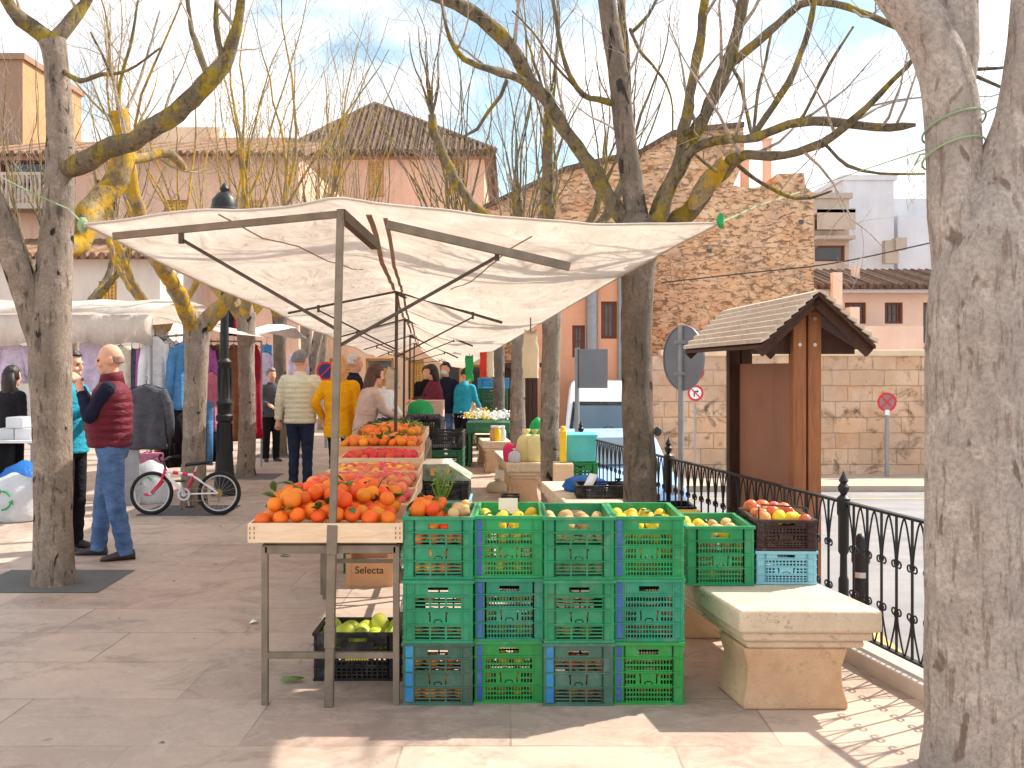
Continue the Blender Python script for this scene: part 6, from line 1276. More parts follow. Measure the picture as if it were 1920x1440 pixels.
# ================================================================ people
def ik(S_, T_, a, b, pole):
    d = T_-S_; L = min(d.length, (a+b)*.995); dn = d.normalized(); T2 = S_+dn*L
    x = (a*a-b*b+L*L)/(2*L); h = math.sqrt(max(0, a*a-x*x)); pv = (pole-dn*pole.dot(dn)).normalized()
    return S_+dn*x+pv*h, T2
def person(label, loc, rz, h=1.75, lh=(.24, -.05, .85), rh=(-.24, -.05, .85), lean=0., fat=1., top='navy', hem=.9, puff=0., coat_flare=0, sleeve=None, vest=False, legs='darkjeans', legw=1., skin='skin', hair='hair_dark', style='short', yaw=0, pitch=0, stance=.1, stepf=0., vox=.012, mask=False, bald=False, phone=False, curl=1., lpole=(0.5, .6, -1), rpole=(-.5, .6, -1), skirt=False, glasses=False, near=False):
    t = thing('person', label, 'person', loc, rz); s = h/1.75
    def ln(p): # lean forward about hips
        p = V(p)
        if p.z > .95: 
            a = lean; q = V((p.x, p.y, p.z-.95)); return V((q.x, q.y*math.cos(a)-q.z*math.sin(a), q.z*math.cos(a)+q.y*math.sin(a)+.95))*s
        return p*s
    SL, SR = ln((.185*fat**.5, 0, 1.425)), ln((-.185*fat**.5, 0, 1.425))
    HL, HR = V(lh)*s, V(rh)*s
    EL, HL = ik(SL, HL, .29*s, .255*s, V(lpole)); ER, HR = ik(SR, HR, .29*s, .255*s, V(rpole))
    hips = [(V((.09, 0, .93))*s, V((stance*.95, stepf*.5-.02, .49))*s, V((stance, stepf, .075))*s), (V((-.09, 0, .93))*s, V((-stance*.95, -stepf*.5-.02, .49))*s, V((-stance, -stepf, .075))*s)]
    hc = ln((0, -.015, 1.635)); HM = Matrix.Translation(hc) @ Matrix.Rotation(R(yaw), 4, 'Z') @ Matrix.Rotation(R(pitch), 4, 'X') @ Matrix.Scale(s, 4)
    # body (one continuous skin surface)
    m = MB(); 
    m.ell((0, .008, .03), (.077, .098, .105), 20, 14, T=HM); m.ell((0, -.03, -.055), (.058, .066, .066), 16, 10, T=HM); m.ell((0, -.062, -.095), (.03, .03, .025), 10, 8, T=HM)
    m.ell((0, -.100, -.012), (.013, .022, .026), 10, 8, T=HM); m.ell((0, -.104, -.026), (.018, .016, .012), 10, 8, T=HM); m.ell((0, -.085, .03), (.05, .018, .012), 12, 6, T=HM)
    m.ell((0, -.090, -.062), (.024, .012, .007), 10, 6, T=HM); m.ell((0, -.089, -.073), (.021, .012, .007), 10, 6, T=HM)
    for sx in (-1, 1): m.ell((sx*.079, .012, -.005), (.011, .024, .034), 8, 8, T=HM); m.ell((sx*.04, -.07, -.03), (.026, .024, .022), 10, 8, T=HM)
    m.tube([ln((0, .005, 1.42)), ln((0, 0, 1.50)), hc+V((0, .01, -.05))*s], [.07*s, .056*s, .055*s], 14)
    m.loft([[ln(p) for p in m.ering((0, 0, z), rx, ry, 18)] for z, rx, ry in ((.86, .15, .1), (1.0, .14, .095), (1.2, .15, .1), (1.38, .165, .09), (1.46, .07, .06))])
    for S_, E_, W_, sx in ((SL, EL, HL, 1), (SR, ER, HR, -1)):
        m.tube([S_, S_.lerp(E_, .5), E_, E_.lerp(W_, .4), W_], [.048*s, .045*s, .038*s, .036*s, .026*s], 12)
        f = (W_-E_).normalized(); side = f.cross(V((0, 0, 1))); side = side.normalized() if side.length > .2 else V((1, 0, 0)); nrm = side.cross(f).normalized()
        if phone: side, nrm = nrm, -side
        pc = W_+f*.05*s; m.tube([W_, W_+f*.03*s, W_+f*.085*s], [.026*s, .033*s, .034*s], 10)
        for k in range(4):
            o = side*(k-1.5)*.021*s; ln_ = (.062, .072, .067, .052)[k]*s; b0 = W_+f*.085*s+o; c1 = b0+(f*.8-nrm*.45*curl)*ln_*.55; c2 = c1+(f*.3-nrm*.95*curl)*ln_*.5; c3 = c2+(-f*.25*curl-nrm*.8)*ln_*.3
            m.tube([b0-f*.02*s, b0, c1, c2, c3], [.011*s, .0105*s, .0095*s, .0085*s, .007*s], 8)
        th = W_+f*.035*s+side*(-.03)*s*sx; m.tube([W_+f*.02*s, th, th+(f*.8-side*.5*sx-nrm*.3)*.035*s, th+(f*1.3-side*.3*sx-nrm*.7)*.05*s], [.016*s, .014*s, .011*s, .009*s], 8)
    for a, b, c in hips: m.tube([a, b, c, V((c.x, c.y-.01, .03))], [.075*s, .055*s, .04*s, .035*s], 12)
    m.build('body', K[skin], t, voxel=min(vox, .009 if near else .012))
    if not bald or style == 'fringe':
        m = MB(); keep = {'short': lambda x, y, z: (z > .42 and y > -.9) or (y > -.05 and z > -.35) or (z > .2 and y > -.35), 'long': lambda x, y, z: z > .5 or y > -.1 or (abs(x) > .75 and y > -.5), 'fringe': lambda x, y, z: y > .3 and -.6 < z < -.05}[style]
        m.ell((0, .012, .032), (.088, .11, .117) if style != 'fringe' else (.082, .101, .108), 28, 20, T=HM, keep=keep, wob=.1)
        if style == 'long':
            m.loft([[HM @ p for p in m.ering((0, y, z), rx, ry, 18, rip=.06, k=7)] for z, y, rx, ry in ((.05, .04, .085, .085), (-.06, .055, .092, .075), (-.15, .06, .098, .065), (-.22, .065, .085, .05), (-.26, .065, .05, .03))])
        m.build('hair', K[hair], t, ang=180, solid=.012 if style != 'fringe' else .003)
    if near:
        for sx in (-1, 1): q = MB(); q.ell((sx*.03, -.088, .008), (.012, .008, .009), 10, 8, T=HM); q.build('eye', K['ink'], t)
    if mask: m = MB(); m.ell((0, -.06, -.055), (.063, .058, .05), 16, 10, T=HM, keep=lambda x, y, z: y < .1); m.build('face_mask', mat('mask_cloth', S(196, 220, 228), .8), t, solid=.004)
    # top
    tm, sm = K[top], K[sleeve or top]
    m = MB(); rs = []; n = 40; z0 = hem
    for i in range(n+1):
        z = z0+(1.47-z0)*i/n
        key = [(.5, .20, .15), (.75, .195, .15), (.9, .185, .145), (1.0, .178, .14), (1.1, .182, .142), (1.25, .2, .145), (1.36, .205, .135), (1.42, .175, .11), (1.455, .115, .085), (1.475, .078, .075)]
        for a, b in zip(key, key[1:]):
            if a[0] <= z <= b[0]+1e-6: k = (z-a[0])/(b[0]-a[0]); rx, ry = a[1]+(b[1]-a[1])*k, a[2]+(b[2]-a[2])*k; break
        belly = max(0, 1-abs(z-1.08)/.28)*(fat-1)*.35
        fl = coat_flare*max(0, (1.05-z))
        pf = puff*(abs(math.sin(math.pi*(z-z0)/.062))**.6-.5) if z < 1.42 else 0
        if not puff: pf = .004*math.sin(z*40)+.003*math.sin(z*23)
        rs.append([ln(p) for p in m.ering((0, -belly*.5, z), rx*fat**.6+pf+fl, ry*fat**.7+pf+belly*.5+fl, 36, 2.3, .012 if not puff else 0, 9, z*6)])
    m.loft(rs)
    def sleeves(q, rr):
        for S_, E_, W_ in ((SL, EL, HL), (SR, ER, HR)):
            c = cat_rom([(ln((0, 0, 1.37)).lerp(S_, .6), .05), (S_-V((0, 0, .022*s)), .064), (S_.lerp(E_, .5), .063), (E_, .056), (E_.lerp(W_, .5), .05), (E_.lerp(W_, .95), .043)], .02)
            q.tube([p for p, r in c], [(r+rr+(puff*.7*(abs(math.sin(i*1.25))**.6-.5) if puff and not vest else .003*math.sin(i*1.9)))*s*fat**.3 for i, (p, r) in enumerate(c)], 16)
        c0 = ln((0, .005, 1.45)); q.tube([c0, ln((0, .0, 1.51))], [.082*s, .068*s], 16)
    if not vest: sleeves(m, 0)
    m.build('vest' if vest else 'coat' if hem < .8 else 'jacket', tm, t, voxel=vox)
    if vest:
        q = MB(); sleeves(q, -.004); q.loft([[ln(p) for p in q.ering((0, 0, z), .17, .11, 18)] for z in (1.2, 1.44)]); q.build('shirt', sm, t, voxel=vox)
        q = MB(); q.tube([ln((0, .0, 1.43)), ln((0, -.0, 1.505)), ln((0, -.005, 1.53))], [.1*s, .085*s, .082*s], 18, cap=False); q.build('collar', tm, t, solid=.014)
    # legs
    m = MB()
    for a, b, c in hips:
        cc = cat_rom([(a+V((0, 0, .02)), .1), (a.lerp(b, .4), .09), (b, .07), (b.lerp(c, .5), .064), (V((c.x, c.y, .04)), .058)], .02)
        m.tube([p for p, r in cc], [(r*legw+.004*math.sin(i*1.3)*(1 if i > len(cc)*.55 else .3))*s for i, (p, r) in enumerate(cc)], 16)
    m.loft([[V(p)*s for p in m.ering((0, .005, z), rx*fat**.4, ry*fat**.4, 24, 2.3)] for z, rx, ry in ((.82, .15, .105), (.9, .175, .125), (1.0, .172, .122), (1.04, .165, .115))])
    if skirt: m.loft([[V(p)*s for p in m.ering((0, 0, z), rx, ry, 24)] for z, rx, ry in ((.45, .25, .2), (.95, .18, .13))])
    m.build('skirt' if skirt else 'trousers', K[legs], t, voxel=vox)
    for a, b, c in hips:
        m = MB(); T = Matrix.Translation((c.x, c.y, 0)) @ Matrix.Rotation(R(12 if c.x > 0 else -12), 4, 'Z') @ Matrix.Scale(s, 4)
        rs = []
        for y, w_, hh in ((.075, .02, .05), (.065, .034, .085), (.02, .04, .095), (-.04, .042, .085), (-.1, .046, .06), (-.15, .044, .045), (-.185, .03, .035), (-.195, .012, .025)):
            rs.append([T @ V((w_*math.cos(a_), y, max(0, hh*.5+hh*.5*math.sin(a_)))) for a_ in [2*math.pi*j/14 for j in range(14)]])
        m.loft(rs); m.build('shoe', K['shoe'], t)
    return t, HL, HR, HM
t, HL, HR, HM = person('bald man in a maroon quilted vest and blue jeans holding a phone to his face', (-3.38, 8.65, 0), -78, 1.78, lh=(.06, -.23, 1.38), rh=(-.05, -.26, 1.42), fat=1.16, top='maroon', sleeve='navy', vest=True, hem=.92, puff=.012, legs='jeans', legw=1.12, skin='skin', hair='stubble', style='fringe', bald=True, pitch=6, vox=.008, phone=True, near=True, lpole=(.5, .3, -1), rpole=(-.5, .3, -1), stance=.135, stepf=.13)
m = MB(); c0 = Matrix.Translation((-3.38, 8.65, 0)) @ Matrix.Rotation(R(-78), 4, 'Z') @ ((HL+HR)/2+V((.0, -.10, .05))); m.box(-.004, .004, -.037, .037, -.075, .075); o = m.build('phone', K['ink'], None, bevel=.003); o.location = c0; o.rotation_euler = (0, R(12), R(12)); tag(o, 'dark phone held up in the hands of the man in the maroon vest', 'phone')
person('dark haired person in a teal jacket standing half behind the forked tree', (-3.89, 9.0, 0), 80, 1.74, lh=(.13, -.24, 1.28), rh=(-.13, -.24, 1.25), top='tealcloth', hem=.86, puff=.004, legs='blackcloth', vox=.01, near=True, pitch=4, stance=.1)
person('grey haired man in a cream quilted jacket and dark jeans, seen from behind', (X(563, 13.3), 13.3, 0), 176, 1.80, lh=(.29, .0, .86), rh=(-.29, .0, .86), fat=1.14, top='beige', hem=.86, puff=.016, legs='darkjeans', hair='hair_grey', yaw=-30, vox=.009, stance=.09, legw=1.0)
person('blonde woman in a long mustard yellow coat, seen from behind the front pole', (X(637, 12.9), 12.9, 0), 172, 1.73, lh=(.24, -.06, .98), rh=(-.26, -.02, .86), top='yellowcoat', hem=.74, coat_flare=.02, fat=1.05, legs='blackcloth', hair='hair_blonde', style='long', vox=.01, stance=.09, legw=.85)
person('brown haired woman in a rose coat leaning over the fruit with both hands out', (X(682, 12.6), 12.6, 0), 112, 1.64, lh=(.12, -.46, 1.02), rh=(-.12, -.44, 1.04), lean=.22, top='rose', hem=.55, legs='blackcloth', hair='hair_brown', style='long', pitch=14, vox=.011, legw=.8)
person('white haired man behind the woman in the rose coat', (X(664, 15.0), 15.0, 0), 95, 1.78, top='navy', hem=.85, legs='darkjeans', hair='hair_white', vox=.014)
person('woman in a white jacket with fair hair bent toward the fruit stall', (X(714, 14.9), 14.9, 0), 60, 1.56, lh=(.12, -.34, 1.0), rh=(-.12, -.34, 1.0), lean=.1, top='whitecloth', hem=.8, legs='greycloth', hair='hair_blonde', style='long', vox=.014)
person('dark haired vendor in a burgundy top reaching across the far table', (X(818, 17.2), 17.2, 0), -70, 1.64, lh=(.14, -.42, 1.12), rh=(-.14, -.42, 1.12), lean=.12, top='burgundy', hem=.85, legs='darkjeans', hair='hair_dark', style='long', vox=.014, pitch=10)
person('masked person in dark clothes facing the market, left of the vendor in burgundy', (X(800, 19.0), 19.0, 0), 20, 1.62, lh=(.18, -.3, 1.05), rh=(-.18, -.3, 1.05), top='blackcloth', hem=.85, hair='hair_brown', mask=True, vox=.014)
person('masked person in a navy jacket behind the vendor in burgundy', (X(836, 18.4), 18.4, 0), -25, 1.68, top='navy', hem=.82, legs='jeans', hair='hair_dark', mask=True, vox=.014, rh=(-.2, -.2, 1.0))
person('person in a turquoise top and black trousers bent over the far goods', (X(866, 18.2), 18.2, 0), 150, 1.58, lh=(.2, -.34, 1.0), rh=(-.2, -.34, 1.0), lean=.18, top='tealcloth', hem=.88, legs='blackcloth', hair='hair_dark', pitch=18, vox=.014)
person('grey haired shopper with a patterned scarf and black trousers by the clothes', (X(508, 17.6), 17.6, 0), 30, 1.58, lh=(.12, -.26, 1.08), rh=(-.12, -.26, 1.08), top='greycloth', hem=.84, legs='blackcloth', hair='hair_grey', vox=.014, lean=.06, legw=1.1)
person('long haired woman in a black jacket at the far left stall', (X(22, 12.0), 12.0, 0), 150, 1.60, top='blackcloth', hem=.8, legs='blackcloth', hair='hair_dark', style='long', vox=.012, lh=(.2, -.2, 1.0))

# ================================================================ bicycle
def bicycle():
    d = 11.15; t = thing('bicycle', 'red and white children\'s bicycle leaning on a plaza tree', 'bicycle', (X(346, d), d, 0), 0); rw = .236
    fw, rw_ = V((X(283, d)-X(346, d), 0, rw)), V((X(410, d)-X(346, d), 0, rw))
    for c, nm in ((fw, 'front'), (rw_, 'rear')):
        m = MB(); m.tube([c+V((math.cos(a)*(rw-.02), 0, math.sin(a)*(rw-.02))) for a in [2*math.pi*i/48 for i in range(49)]], .021, 10, cap=False); wo = m.build('wheel', K['rubber'], t)
        m = MB(); m.tube([c+V((math.cos(a)*(rw-.045), 0, math.sin(a)*(rw-.045))) for a in [2*math.pi*i/48 for i in range(49)]], .011, 8, cap=False); m.build('rim', K['alloy'], wo)
        m = MB()
        for i in range(20):
            a = 2*math.pi*i/20; m.tube([c+V((0, .018*(-1)**i, 0)), c+V((math.cos(a)*(rw-.05), 0, math.sin(a)*(rw-.05)))], .0012, 3)
        m.build('spokes', K['alloy'], wo); m = MB(); m.tube([c+V((0, -.045, 0)), c+V((0, .045, 0))], .018, 10); m.build('hub', K['alloy'], wo)
    head, hb = V((-.225, 0, .50)), V((-.25, 0, .58)); st, bb = V((.085, 0, .43)), V((-.0, 0, .225)); se = V((.12, 0, .53))
    def T(pts, r, nm, mm): m = MB(); m.tube(pts, r, 10); return m.build(nm, mm, t)
    T([V((-.215, 0, .47)), st], .017, 'top_tube', K['bikew']); T([V((-.222, 0, .44)), V((-.12, 0, .34)), bb], .019, 'down_tube', K['bikew']); T([bb, st, V((.1, 0, .47))], .016, 'seat_tube', K['biker'])
    m = MB()
    for s in (-1, 1): m.tube([bb+V((0, s*.02, 0)), rw_+V((0, s*.05, 0))], .009, 8); m.tube([st+V((0, s*.015, -.01)), rw_+V((0, s*.05, 0))], .008, 8)
    m.build('rear_stay', K['bikew'], t)
    m = MB(); m.tube([head, V((-.235, 0, .43))], .021, 10)
    for s in (-1, 1): m.tube([V((-.238, s*.03, .43)), V((-.252, s*.045, .37)), fw+V((0, s*.045, 0))], [.014, .013, .009], 8)
    m.beam(V((-.238, -.04, .435)), V((-.238, .04, .435)), .025, .02); m.build('fork', K['biker'], t)
    m = MB(); m.tube([head, hb], .012, 8); m.tube([hb+V((.06, -.27, .06)), hb+V((.0, -.16, .05)), hb+V((-.02, -.04, .0)), hb+V((-.02, .04, 0)), hb+V((0, .16, .05)), hb+V((.06, .27, .06))], .011, 8); m.build('handlebar', K['black'], t)
    for s in (-1, 1): 
        m = MB(); m.tube([hb+V((.03, s*.2, .055)), hb+V((.075, s*.31, .06))], .017, 8); m.build('grip', K['rubber'], t)
        m = MB(); m.tube([hb+V((-.02, s*.17, .05)), hb+V((-.05, s*.22, .03)), hb+V((-.03, s*.29, .02))], .005, 6); m.build('brake_lever', K['black'], t)
    T([st, se], .012, 'seat_post', K['alloy']); m = MB(); m.loft([[V((x+.13, w_*math.cos(a), .55+.02*math.sin(a)+dz)) for a in [2*math.pi*j/12 for j in range(12)]] for x, w_, dz in ((-.14, .012, -.01), (-.1, .025, .0), (-.02, .045, .005), (.05, .08, .012), (.1, .085, .018), (.12, .05, .02))]); m.build('saddle', K['black'], t)
    m = MB(); m.disc(bb+V((0, -.05, 0)), .07, V((0, -1, 0)), .006, 24, r0=.05); m.disc(bb+V((0, -.05, 0)), .025, V((0, -1, 0)), .01, 16); m.tube([bb+V((0, -.06, 0)), bb+V((-.03, -.065, .14))], .009, 6); m.tube([bb+V((0, .06, 0)), bb+V((.03, .065, -.14))], .009, 6); m.build('crank', K['alloy'], t)
    for c in (V((-.03, -.09, .365)), V((.03, .09, .085))): m = MB(); m.box(c.x-.04, c.x+.04, c.y-.04, c.y+.04, c.z-.01, c.z+.01); m.build('pedal', K['black'], t)
    m = MB(); m.disc(rw_+V((0, -.04, 0)), .045, V((0, -1, 0)), .012, 20); m.tube([rw_+V((0, -.045, -.02)), rw_+V((.01, -.045, -.1))], .008, 6); m.tube([bb+V((0, -.05, .06)), rw_+V((0, -.04, .04))], .004, 5); m.tube([bb+V((0, -.05, -.06)), rw_+V((0, -.045, -.09))], .004, 5); m.build('chain', mat('brass_chain', S(150, 122, 74), .4, metal=.5), t)
    for f in (.35, .7): c = V((-.215, 0, .47)).lerp(st, f); m = MB(); m.tube([c-V((.03, 0, -.004)), c+V((.03, 0, -.004))], .0178, 10); m.build('decal', K['biker'], t)
    t.rotation_euler = (R(-6), 0, 0); return t
bicycle()

# ================================================================ lamp post
d = 12.9; t = thing('street_lamp', 'black cast iron lamp post with a domed lantern standing by the bicycle', 'street lamp', (X(421, d), d, 0)); m = MB(); k = d/F
prof = [(.17, 0), (.17, .06), (.135, .1), (.125, .2), (.10, .55), (.085, .92), (.105, .94), (.105, 1.0), (.085, 1.02), (.085, 1.12), (.1, 1.14), (.1, 1.17), (.078, 1.2), (.078, 1.62), (.09, 1.64), (.09, 1.68), (.055, 1.72), (.048, 2.5), (.04, 3.1), (.06, 3.13), (.04, 3.17), (.04, 3.22)]
m.lathe(prof, n=16); m.build('post', K['black'], t)
m = MB()
for i in range(8): a = math.pi*i/4; m.tube([V((.07*math.cos(a), .07*math.sin(a), 1.22)), V((.083*math.cos(a), .083*math.sin(a), 1.42)), V((.078*math.cos(a), .078*math.sin(a), 1.6))], .012, 6); m.tube([V((.1*math.cos(a), .1*math.sin(a), .55)), V((.09*math.cos(a), .09*math.sin(a), .9))], .012, 6)
m.build('moulding', K['black'], t)
zl = 3.22; m = MB(); m.lathe([(.10, zl), (.17, zl+.33)], n=6); m.build('lantern_glass', K['lampglass'], t, ang=20)
m = MB(); m.lathe([(.19, zl+.335), (.20, zl+.37), (.165, zl+.40), (.15, zl+.5), (.085, zl+.58), (.05, zl+.6), (.06, zl+.64), (.035, zl+.68), (.0, zl+.72)], n=18); m.build('lantern_cap', K['black'], t)
m = MB()
for i in range(6): a = 2*math.pi*i/6; m.tube([V((.103*math.cos(a), .103*math.sin(a), zl-.005)), V((.175*math.cos(a), .175*math.sin(a), zl+.335))], .009, 5)
m.lathe([(.05, zl-.02), (.11, zl-.01), (.11, zl+.01), (.05, zl+.012)], n=6); m.build('lantern_frame', K['black'], t)

# ================================================================ clothes stall
d0 = 12.7; t = thing('clothes_stall', 'white roofed clothes stall with a deep front valance on the left', 'market stall', (X(120, d0), d0, 0)); x0, x1 = X(-330, d0), X(285, d0); zt, zb = Zp(590, d0), Zp(645, d0)
m = MB(); n = 60
m.loft([[V((x0+(x1-x0)*i/n, d0-.02*math.sin(i*.9), zt)) for i in range(n+1)], [V((x0+(x1-x0)*i/n, d0-.03+.03*math.sin(i*1.1), (zt+zb)/2)) for i in range(n+1)], [V((x0+(x1-x0)*i/n, d0-.02+.04*math.sin(i*1.3), zb+.02*math.sin(i*.7))) for i in range(n+1)]], closed=False, cap=False); m.build('valance', K['tarp'], t, world=True, solid=.004, ang=180)
m = MB(); g = 16; m.v = [V((x0+(x1-x0)*i/g, d0+3.2*j/6, zt+.02+.26*math.sin(math.pi*j/6)+.02*math.sin(i*2.1+j))) for j in range(7) for i in range(g+1)]; m.f = [(j*(g+1)+i, j*(g+1)+i+1, (j+1)*(g+1)+i+1, (j+1)*(g+1)+i) for j in range(6) for i in range(g)]; m.m = [0]*len(m.f); m.build('roof', K['tarp'], t, world=True, solid=.004, ang=180)
m = MB(); m.v = [V((x1+.75*i/5, d0+.1+3.0*j/5, zt-.02-.09*i/5*2+.02*math.sin(i*2+j*3))) for j in range(6) for i in range(6)]; m.f = [(j*6+i, j*6+i+1, (j+1)*6+i+1, (j+1)*6+i) for j in range(5) for i in range(5)]; m.m = [0]*25; m.build('side_flap', K['tarp'], t, world=True, solid=.004, ang=180)
for xx, yy in ((x1-.03, d0+.05), (x1-.03, d0+3.1), (x0+1.5, d0+3.1), (x0+1.8, d0+.05)): m = MB(); m.tube([V((xx, yy, 0)), V((xx, yy, zt))], .02, 8); m.build('pole', K['galv'], t, world=True)
def garment(label, px, py, d, w_, h_, m_, kd='shirt', rz=0, group='clothes hung at the white roofed stall', cat=None, name=None, lower=None):
    """hangs from point (px,py)"""
    nm = {'shirt': 'shirt', 'jacket': 'jacket', 'dress': 'dress', 'cloth': 'scarf', 'trousers': 'trousers'}[kd] if not name else name
    t = thing(nm, label, cat or nm, P(px, py, d), rz, group); rg = random.Random(int(px*7+py)); ph = rg.uniform(0, 6); m = MB(); n = 28
    if kd == 'cloth': prof = [(0, .5), (.02, .52), (.5, .5), (1, .5)]
    elif kd == 'trousers': prof = [(0, .42), (.1, .5), (.4, .5)]
    else: prof = [(.0, .12), (.03, .22), (.09, .46), (.2, .48), (.5, .46), (1, .5 if kd != 'dress' else .68)]
    rs = []
    for i in range(15):
        f = i/14*(1 if kd != 'trousers' else .38)
        for a, b in zip(prof, prof[1:]):
            if a[0] <= f <= b[0]+1e-6: ww = a[1]+(b[1]-a[1])*(f-a[0])/(b[0]-a[0]); break
        rs.append([V((w_*ww*math.cos(a_), (.05+.02*f)*min(1.4, w_/.4+.3)*math.sin(a_)*(1+.35*f*math.sin(7*a_+ph))+.012*f*math.sin(4*a_+ph*2), -h_*f-.06)) for a_ in [2*math.pi*j/n for j in range(n)]])
    m.loft(rs)
    if kd == 'trousers':
        for sx in (-1, 1): m.tube([V((sx*w_*.24, 0, -h_*.3-.06)), V((sx*w_*.26, 0, -h_*.7-.06)), V((sx*w_*.27, .01, -h_-.06))], [w_*.25, w_*.22, w_*.2], 14)
    if kd in ('shirt', 'jacket'):
        for sx in (-1, 1): m.tube([V((sx*w_*.36, 0, -.06-h_*.08)), V((sx*w_*.5, .0, -.06-h_*.3)), V((sx*w_*.56, .01, -.06-h_*.6)), V((sx*w_*.56, .0, -.06-h_*.82))], [.055, .06, .052, .042], 12)
    m.build('cloth', m_, t, ang=180)
    if lower: q = MB(); q.loft([[V((w_*.46*math.cos(a_), .06*math.sin(a_)*(1+.3*math.sin(5*a_)), z)) for a_ in [2*math.pi*j/20 for j in range(20)]] for z in (-h_*.99-.06, -h_*1.5-.06)]); q.build('lining', lower, t, ang=180)
    q = MB(); q.tube([V((0, 0, -.045)), V((0, 0, .0)), V((.018, 0, .025)), V((.005, 0, .045)), V((-.015, 0, .03))], .004, 5); q.tube([V((-w_*.4, 0, -.10)), V((0, 0, -.045)), V((w_*.4, 0, -.10))], .007, 5); q.build('hanger', K['black'], t)
    return t
flor = mat('blue_white_print', S(70, 74, 110), .85, .8, 30, c2=S(226, 226, 236))
rk = thing('clothes_rack', 'steel clothes rail at the corner of the white roofed stall', 'clothes rack', (X(300, 12.9), 12.9, 0)); m = MB(); m.tube([P(205, 640, 12.9), P(345, 628, 13.3), P(395, 640, 16)], .014, 8); m.tube([P(345, 628, 13.3), V((X(345, 13.3), 13.3, 0))], .016, 8); m.tube([P(205, 640, 12.9), V((X(205, 12.9), 12.9, 0))], .016, 8); m.build('rail', K['galv'], rk, world=True)
GL = [('charcoal ribbed jacket hanging low in front of the clothes stall', 275, 713, 11.9, .47, .74, 'greycloth', 'jacket', 8, None), ('long white shirt hanging at the corner of the stall', 291, 622, 12.9, .3, 1.2, 'whitecloth', 'shirt', 35, None), ('blue and white print dress beside the white shirt', 315, 626, 13.1, .22, 1.05, None, 'dress', 60, 'blackcloth'),
 ('pale lilac shirt between the print dress and the blue shirt', 330, 632, 13.2, .2, 1.0, 'lilac', 'shirt', 60, None), ('bright blue shirt at the end of the front rail', 343, 634, 13.0, .3, .85, 'bluecloth', 'shirt', 40, 'blackcloth'),
 ('lilac towel hanging on the left part of the stall front', 176, 634, 12.95, .36, .62, 'lilac', 'cloth', 0, None), ('pinkish white towel behind the bald man', 226, 640, 12.95, .26, .78, 'cream_cl', 'cloth', 0, None), ('dark grey top hanging between two pale towels', 247, 645, 13.0, .2, .78, 'greycloth', 'cloth', 0, None), ('violet and pink striped top beside the dark grey top', 262, 646, 13.0, .15, .82, 'purple', 'cloth', 0, None), ('pale pink top just left of the long white shirt', 272, 650, 13.1, .14, .85, 'pinkcloth', 'cloth', 0, None),
 ('white lilac shirt at the far left of the stall', 25, 636, 12.95, .35, .5, 'lilac', 'shirt', 0, None), ('black coat hanging low under the print dress', 325, 760, 13.4, .36, .75, 'blackcloth', 'dress', 30, None), ('brown skirt hanging low beside the black coat', 306, 775, 13.3, .2, .5, 'browncloth', 'cloth', 20, None), ('pink bag of cloth hanging below the charcoal jacket', 276, 840, 12.6, .4, .42, 'pinkcloth', 'cloth', 0, None)]
for lb, px, py, d, w_, h_, mk, kd, rz, lo in GL: garment(lb, px, py, d, w_, h_, K[mk] if mk else flor, kd, rz, lower=K[lo] if lo else None)
rk = thing('clothes_rack', 'second clothes rail behind the lamp post', 'clothes rack', (X(430, 15.8), 15.8, 0)); m = MB(); m.tube([P(375, 640, 15.6), P(490, 640, 16.6)], .014, 8)
for px, d in ((375, 15.6), (490, 16.6)): m.tube([P(px, 640, d), V((X(px, d), d, 0))], .016, 8)
m.build('rail', K['galv'], rk, world=True)
for lb, px, py, d, w_, h_, mk, kd, rz, lo in [('violet and rose blouse right of the bicycle tree', 388, 640, 15.6, .24, 1.1, 'purple', 'shirt', 50, 'blackcloth'), ('slate blue shirt beside the violet blouse', 396, 640, 15.8, .2, 1.0, 'greycloth', 'shirt', 60, 'bluecloth'), ('brown coat hanging left of the lamp post', 408, 640, 15.9, .3, 1.4, 'browncloth', 'dress', 40, None), ('tan coat hanging right of the lamp post', 438, 640, 16.0, .3, 1.5, 'browncloth', 'dress', 30, None), ('black coat hanging beside the tan coat', 449, 642, 16.2, .3, 1.5, 'blackcloth', 'dress', 30, None),
 ('dark red dress hanging past the second lichened tree', 478, 640, 16.4, .22, 1.5, 'red', 'dress', 40, None), ('rose blouse above dark trousers behind the lamp post', 396, 690, 15.4, .22, .9, 'pinkcloth', 'shirt', 40, 'blackcloth'), ('lilac shirt hanging high beyond the dark red dress', 497, 655, 18.6, .35, .8, 'lilac', 'shirt', 10, None), ('pale blue scarf hung above the lilac shirt', 500, 640, 18.7, .2, .3, 'bluecloth', 'cloth', 0, None), ('black dress hung high right of the lamp post', 430, 570, 16.5, .2, .45, 'blackcloth', 'cloth', 0, None), ('red scarf hung high right of the lamp post', 443, 565, 16.5, .1, .5, 'red', 'cloth', 0, None), ('pale jeans hanging low behind the bicycle tree', 386, 745, 15.2, .22, .95, 'bluecloth', 'trousers', 30, None), ('pale patterned blouse beside the tall pole at the far stall', 560, 655, 20.5, .3, .6, 'lilac', 'shirt', 0, None)]:
    garment(lb, px, py, d, w_, h_, K[mk], kd, rz, group='clothes on the second rail', lower=K[lo] if lo else None)
